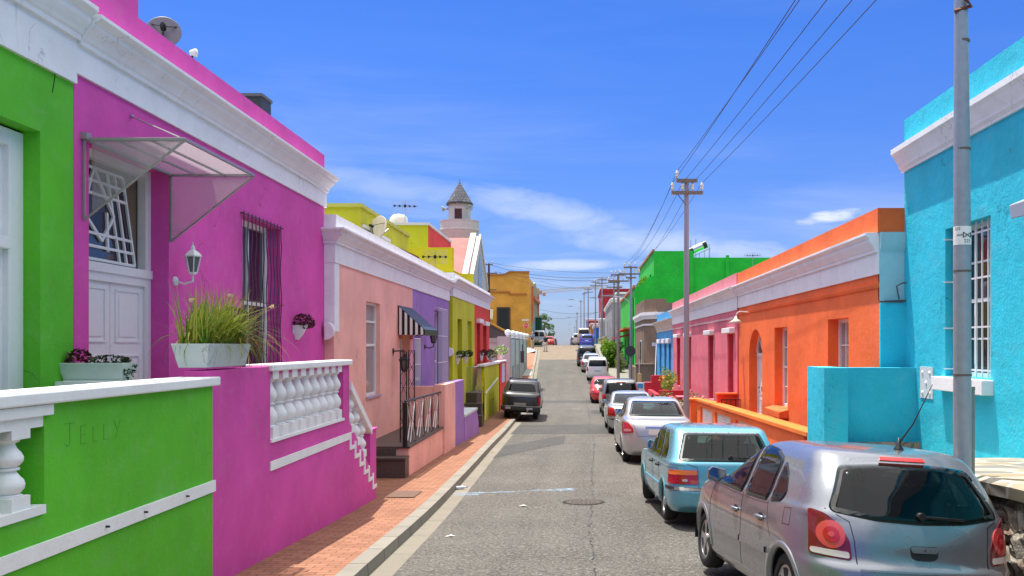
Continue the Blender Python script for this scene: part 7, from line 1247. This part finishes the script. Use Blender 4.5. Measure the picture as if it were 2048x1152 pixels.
avan = dict(rows=MPV, n=3.8, wheels=(-1.25, 1.4, .31, .11), paint=carpaint('white paint', (.72, .72, .72), .0, .3), glass=GLD, belt=1.0, res=.6, windows=suv1['windows'][:3] + [('B', [(-.66, 1.08), (.66, 1.08), (.58, 1.52), (-.58, 1.52)])], patches=[('tail_light', 'BB', [(.83, .72), (.70, .72), (.71, 1.05), (.81, 1.07)], REDL, .012), ('number_plate', 'B', [(-.25, .68), (.25, .68), (.25, .82), (-.25, .82)], PLATE, .012, [('plate_frame', [(-.22, .70), (.22, .70), (.22, .80), (-.22, .80)], plain('plate grey', (.4, .41, .42), .5), .016)], .01)], mirror=(.9, 1.1, TRIMB))
car('parked_car', 'white tall people carrier with upright red lamps behind the red car', 'car', avan, 1.10, 71.5, 0, 0)
car('parked_car', 'pale silver sedan squeezed between the white carrier and the dark off roader', 'car', dict(merc, res=.45, patches=merc['patches'][:1]), .72, 78.2, 0, 0)
def spare(root, B):
    m = ML(); m.lathe([(.001, -.17), (.31, -.17), (.34, -.15), (.345, -.03), (.31, 0), (.001, 0)], (.08, -2.06 * 1.03, .98), 24, 'y'); m.build('spare_wheel', plain('silver wheel cover', (.4, .41, .42), .35, .5), root, smooth=True, local=True, autos=True)
suv2 = dict(rows=scaled(MPV, 1.0, 1.05, 1.04), n=4.4, wheels=(-1.28, 1.3, .36, .11), paint=carpaint('black metal paint', (.045, .047, .05), .4, .25), glass=GLD, belt=1.1, res=.5, windows=sx_(suv1['windows'][:3], .95, 1.05) + [('B', [(-.68, 1.12), (.68, 1.12), (.6, 1.58), (-.6, 1.58)])], patches=[('tail_light', 'BB', [(.82, .62), (.66, .62), (.66, .74), (.82, .74)], REDL, .012)], strips=[('bumper_strip', 'B', [(-.84, .52), (.84, .52)], .16, .014, plain('grey bumper', (.16, .16, .16), .6))], mirror=(.8, 1.2, TRIMB), extra=[spare])
car('parked_car', 'black off roader with spare wheel on its rear door at the cobbles', 'car', suv2, .37, 83.5, 0, 0)
blue = dict(rows=scaled(HATCH, 1.02, 1.03, 1.03), n=3.3, wheels=(-1.25, 1.28, .30, .11), paint=carpaint('deep blue paint', (.035, .06, .42), .2, .25), glass=GLG, belt=.98, res=.45, windows=sx_(SW3[:2], 1.02, 1.03) + [('B', [(-.64, 1.02), (.64, 1.02), (.54, 1.36), (-.54, 1.36)])], patches=[('tail_light', 'BB', [(.82, .70), (.68, .70), (.68, .92), (.78, .98)], REDL, .012), ('number_plate', 'B', [(-.2, .72), (.2, .72), (.2, .82), (-.2, .82)], PLATE, .012, None, .01)], mirror=(.8, 1.05, TRIMB))
car('parked_car', 'deep blue hatchback parked above the cobbles before the beige minibus', 'car', blue, .50, 110.5, 0, 0)
bus = dict(rows=scaled(MPV, 1.12, 1.0, 1.28), n=3.6, wheels=(-1.4, 1.45, .33, .11), paint=carpaint('beige paint', (.50, .45, .36), .1), glass=GLD, belt=1.25, res=.4, windows=sx_(suv1['windows'][:3], 1.1, 1.28) + [('B', [(-.62, 1.45), (.62, 1.45), (.56, 1.95), (-.56, 1.95)])], patches=[('tail_light', 'BB', [(.82, .9), (.72, .9), (.72, 1.15), (.81, 1.15)], AMBER, .012)])
car('minibus', 'beige high roofed minibus behind the blue hatchback near the crest', 'minibus', bus, .18, 118.5, 0, 0)
car('parked_car', 'white car just beyond the beige minibus on the crest', 'car', dict(avan, res=.35), -.55, 134, 0, 0); car('parked_car', 'dark car farthest along the right row at the crest', 'car', dict(suv1, res=.3), -1.1, 152, 0, 0)
# left kerb: the black pickup, half on the pavement; van and red car beyond the corner
blackp = carpaint('faded black paint', (.018, .018, .02), .0, .35)
def pk_extra(root, B):
    m = ML(); m.box(-.80, .80, -2.56, -2.40, .42, .60); m.build('rear_bumper', CHROME if False else plain('dull black bumper', (.03, .03, .03), .5, .2), root, local=True, bevel=.03, merge=True); m = ML(); m.box(-.62, -.4, -2.58, -2.54, .46, .56); m.box(.25, .5, -2.58, -2.54, .46, .54); m.tube([(.3, -2.57, .42), (.3, -2.7, .42)], .03, 8); m.build('tow_bar', plain('worn chrome', (.5, .5, .48), .3, .9), root, local=True)
    m = ML(); [m.bar((sx * .56, -1.7, 1.66), (sx * .56, .1, 1.67), .03) for sx in (-1, 1)]; m.bar((-.56, -1.62, 1.69), (.56, -1.62, 1.69), .05, .03); m.build('roof_rack', TRIMB, root, local=True)
pk = dict(rows=PICK, n=5, wheels=(-1.4, 1.45, .34, .12), tyre_w=.22, paint=blackp, glass=GLD, belt=1.05, res=.7, windows=[('S', [(.85, 1.13), (.55, 1.4), (.35, 1.52), (-.1, 1.54), (-.15, 1.12)]), ('S', [(-.3, 1.12), (-.3, 1.53), (-1.8, 1.5), (-2.0, 1.15)]), ('B', [(-.585, 1.16), (.585, 1.16), (.51, 1.50), (-.51, 1.50)])], patches=[('tail_light', 'BB', [(.80, .66), (.705, .66), (.705, .94), (.80, .94)], REDL, .014, None, .015), ('number_plate', 'B', [(-.28, .60), (.22, .60), (.22, .72), (-.28, .72)], plain('worn plate', (.3, .29, .27), .6), .02, None, .01)], lines=[('B', [(-.69, 1.0), (-.69, .62), (.69, .62), (.69, 1.0), (-.69, 1.0)], .008)], strips=[('window_trim', 'B', [(-.6, 1.145), (.6, 1.145)], .016, .014, plain('grey trim', (.2, .2, .21), .4))], mirror=(.85, 1.15, TRIMB), archmat=TRIMB, extra=[pk_extra])
car('pickup_truck', 'black pickup with canopy parked half on the left pavement', 'pickup', pk, -2.60, 41.2, 1, 3, dz=.06)
van = dict(rows=scaled(MPV, 1.0, 1.02, 1.12), n=4.4, wheels=(-1.3, 1.35, .31, .11), paint=carpaint('van silver paint', (.52, .54, .55), .2), glass=GLD, belt=1.1, res=.5, windows=sx_(suv1['windows'][:1], 1, 1.12) + [('B', [(-.64, 1.1), (-.05, 1.1), (-.05, 1.68), (-.57, 1.68)]), ('B', [(.05, 1.1), (.64, 1.1), (.57, 1.68), (.05, 1.68)])], patches=[('tail_light', 'BB', [(.84, .8), (.75, .8), (.75, 1.15), (.83, 1.15)], REDL, .012), ('number_plate', 'B', [(-.5, .62), (-.1, .62), (-.1, .74), (-.5, .74)], PLATE, .012, None, .01)], lines=[('B', [(0, .5), (0, 1.75)], .01)], mirror=(.9, 1.2, TRIMB))
car('van', 'silver white van with two rear windows parked left beyond the corner', 'van', van, -5.48, 121.8, 0, 0)
car('parked_car', 'red car with spoiler window parked beyond the silver van on the left', 'car', dict(micra, res=.4), -4.95, 142, 0, 0); car('parked_car', 'dark car beyond the red one on the far left', 'car', dict(suv1, res=.3), -5.2, 163, 0, 0)
# ---------------------------------------------------------------- daylight
sd = Vector((-.20, .22, 1.0)).normalized(); el = math.asin(sd.z); az = math.atan2(sd.x, sd.y)
sun = bpy.data.lights.new('sun', 'SUN'); sun.energy = 3.7; sun.angle = R(.5); sun.color = (1, .955, .88); so = bpy.data.objects.new('sun', sun); C.objects.link(so); so.rotation_euler = sd.to_track_quat('Z', 'Y').to_euler()
w = bpy.data.worlds.new('World'); bpy.context.scene.world = w; w.use_nodes = True; nt = w.node_tree; nt.nodes.clear(); N = nt.nodes.new; Lk = nt.links.new
out = N('ShaderNodeOutputWorld'); bg = N('ShaderNodeBackground'); sky = N('ShaderNodeTexSky'); sky.sky_type = 'NISHITA'; sky.sun_disc = False; sky.sun_elevation = el; sky.sun_rotation = az; sky.altitude = 0; sky.air_density = 1.0; sky.dust_density = .3; sky.ozone_density = 4.5
hs_ = N('ShaderNodeHueSaturation'); hs_.inputs['Saturation'].default_value = 1.22
tn = N('ShaderNodeMix'); tn.data_type = 'RGBA'; tn.blend_type = 'MULTIPLY'; tn.inputs[0].default_value = 1; tn.inputs[7].default_value = (.62, .585, .80, 1); Lk(sky.outputs[0], tn.inputs[6]); Lk(tn.outputs[2], hs_.inputs['Color'])
tc = N('ShaderNodeTexCoord'); sp_ = N('ShaderNodeSeparateXYZ'); Lk(tc.outputs['Generated'], sp_.inputs[0])
def mth(op, a, b):
    n = N('ShaderNodeMath'); n.operation = op
    for i, v in enumerate((a, b)):
        if hasattr(v, 'links'): Lk(v, n.inputs[i])
        else: n.inputs[i].default_value = v
    return n.outputs[0]
def rmp(f, st):
    n = N('ShaderNodeValToRGB'); e = n.color_ramp.elements
    while len(e) < len(st): e.new(.5)
    for q, (p, c) in zip(e, st): q.position = p; q.color = (c, c, c, 1)
    Lk(f, n.inputs[0]); return n.outputs[0]
hr = mth('MAXIMUM', mth('SQRT', mth('ADD', mth('MULTIPLY', sp_.outputs[0], sp_.outputs[0]), mth('MULTIPLY', sp_.outputs[1], sp_.outputs[1])), 0), .05)
ca = mth('DIVIDE', sp_.outputs[0], hr); ce = mth('DIVIDE', sp_.outputs[2], hr); cb = N('ShaderNodeCombineXYZ'); Lk(ca, cb.inputs[0]); Lk(ce, cb.inputs[1]); Lk(mth('MULTIPLY', sp_.outputs[1], .6), cb.inputs[2])
def nz(sx, sy, rot, scale, detail, rough, dist, loc):
    mp = N('ShaderNodeMapping'); mp.inputs['Scale'].default_value = (sx, sy, 1); mp.inputs['Rotation'].default_value = (0, 0, R(rot)); mp.inputs['Location'].default_value = loc; Lk(cb.outputs[0], mp.inputs[0])
    n = N('ShaderNodeTexNoise'); n.inputs['Scale'].default_value = scale; n.inputs['Detail'].default_value = detail; n.inputs['Roughness'].default_value = rough; n.inputs['Distortion'].default_value = dist; Lk(mp.outputs[0], n.inputs['Vector']); return n.outputs[0]
streak = rmp(nz(3.2, 21, 12, 1.0, 10, .62, .45, (.4, 2.2, 0)), [(.42, 0), (.78, 1)]); big = rmp(nz(1.6, 6, 8, 1.2, 3, .5, .2, (1.3, .2, 0)), [(.38, 0), (.62, 1)]); band = rmp(ce, [(0, .6), (.05, .95), (.12, .9), (.17, .5), (.21, .2), (.30, .06), (.5, 0)])
low = rmp(nz(2.2, 40, 2, 1.0, 9, .6, .3, (7, 1, 0)), [(.44, 0), (.66, 1)]); lowb = rmp(ce, [(.03, 0), (.07, .85), (.10, .7), (.125, 0)])
def puff(a0, e0, ra, re, rot, lo, hi):
    'one small cloud of its own: a soft ellipse broken up by noise'
    x = mth('SUBTRACT', ca, a0); y = mth('SUBTRACT', ce, e0); c_, s_ = math.cos(R(rot)), math.sin(R(rot)); xr = mth('DIVIDE', mth('ADD', mth('MULTIPLY', x, c_), mth('MULTIPLY', y, s_)), ra); yr = mth('DIVIDE', mth('SUBTRACT', mth('MULTIPLY', y, c_), mth('MULTIPLY', x, s_)), re)
    d = mth('ADD', mth('MULTIPLY', xr, xr), mth('MULTIPLY', yr, yr)); f = mth('SUBTRACT', mth('ADD', nz(16, 46, 10, 1.0, 9, .65, .5, (a0 * 9, 3, 0)), .42), mth('MULTIPLY', d, .42)); return mth('MULTIPLY', rmp(f, [(lo, 0), (hi, 1)]), rmp(sp_.outputs[1], [(0, 0), (.1, 1)]))
cl = mth('MAXIMUM', mth('MULTIPLY', mth('MULTIPLY', streak, big), band), mth('MULTIPLY', mth('MULTIPLY', low, lowb), .6))
for q, k in ((puff(.247, .131, .036, .0085, 8, .52, .86), .95), (puff(-.035, .142, .10, .018, -13, .42, 1.25), .55), (puff(-.2, .165, .12, .016, -6, .45, 1.25), .3), (puff(.10, .105, .14, .016, -5, .42, 1.2), .55), (puff(-.02, .085, .07, .006, 1, .45, 1.0), .6)): cl = mth('MAXIMUM', cl, mth('MULTIPLY', q, k))
mx = N('ShaderNodeMix'); mx.data_type = 'RGBA'; Lk(mth('MULTIPLY', cl, .85), mx.inputs[0]); dk = N('ShaderNodeMix'); dk.data_type = 'RGBA'; dk.blend_type = 'MULTIPLY'; dk.inputs[0].default_value = 1; Lk(hs_.outputs[0], dk.inputs[6]); hz = N('ShaderNodeValToRGB'); e_ = hz.color_ramp.elements; e_.new(.12); e_.new(.3); [(setattr(q, 'position', p), setattr(q, 'color', (*c, 1))) for q, (p, c) in zip(e_, ((0, (.56, .70, .78)), (.12, (.74, .82, .86)), (.3, (.95, 1, 1)), (.5, (1, 1, 1))))]; Lk(sp_.outputs[2], hz.inputs[0]); Lk(hz.outputs[0], dk.inputs[7]); zn = N('ShaderNodeMix'); zn.data_type = 'RGBA'; Lk(rmp(sp_.outputs[2], [(.38, 0), (.62, .75), (1, 1)]), zn.inputs[0]); Lk(dk.outputs[2], zn.inputs[6]); zn.inputs[7].default_value = (9.5, 9.3, 9.2, 1); Lk(zn.outputs[2], mx.inputs[6]); mx.inputs[7].default_value = (4.6, 4.85, 5.3, 1)  # near-white glow added to the sky overhead, out of view, to brighten shaded fronts
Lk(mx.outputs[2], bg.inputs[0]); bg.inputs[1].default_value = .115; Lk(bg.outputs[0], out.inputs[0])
# ---------------------------------------------------------------- camera: level, 24 mm, lens shifted as in a cropped frame
cam = bpy.data.cameras.new('camera'); co = bpy.data.objects.new('camera', cam); C.objects.link(co); bpy.context.scene.camera = co; co.location = (0, 0, 0); co.rotation_euler = (R(90), 0, 0); cam.lens = 33.4; cam.sensor_width = 36; cam.shift_x = -141 / 2048; cam.shift_y = 116 / 2048; cam.clip_start = .05; cam.clip_end = 6000
sc = bpy.context.scene; sc.view_settings.view_transform = 'Standard'; sc.view_settings.look = 'None'; sc.view_settings.exposure = .9; sc.view_settings.gamma = 1; sc.render.engine = 'CYCLES'
sc.cycles.max_bounces = 8; sc.cycles.transparent_max_bounces = 24; sc.cycles.use_denoising = True; sc.cycles.caustics_reflective = False; sc.cycles.caustics_refractive = False
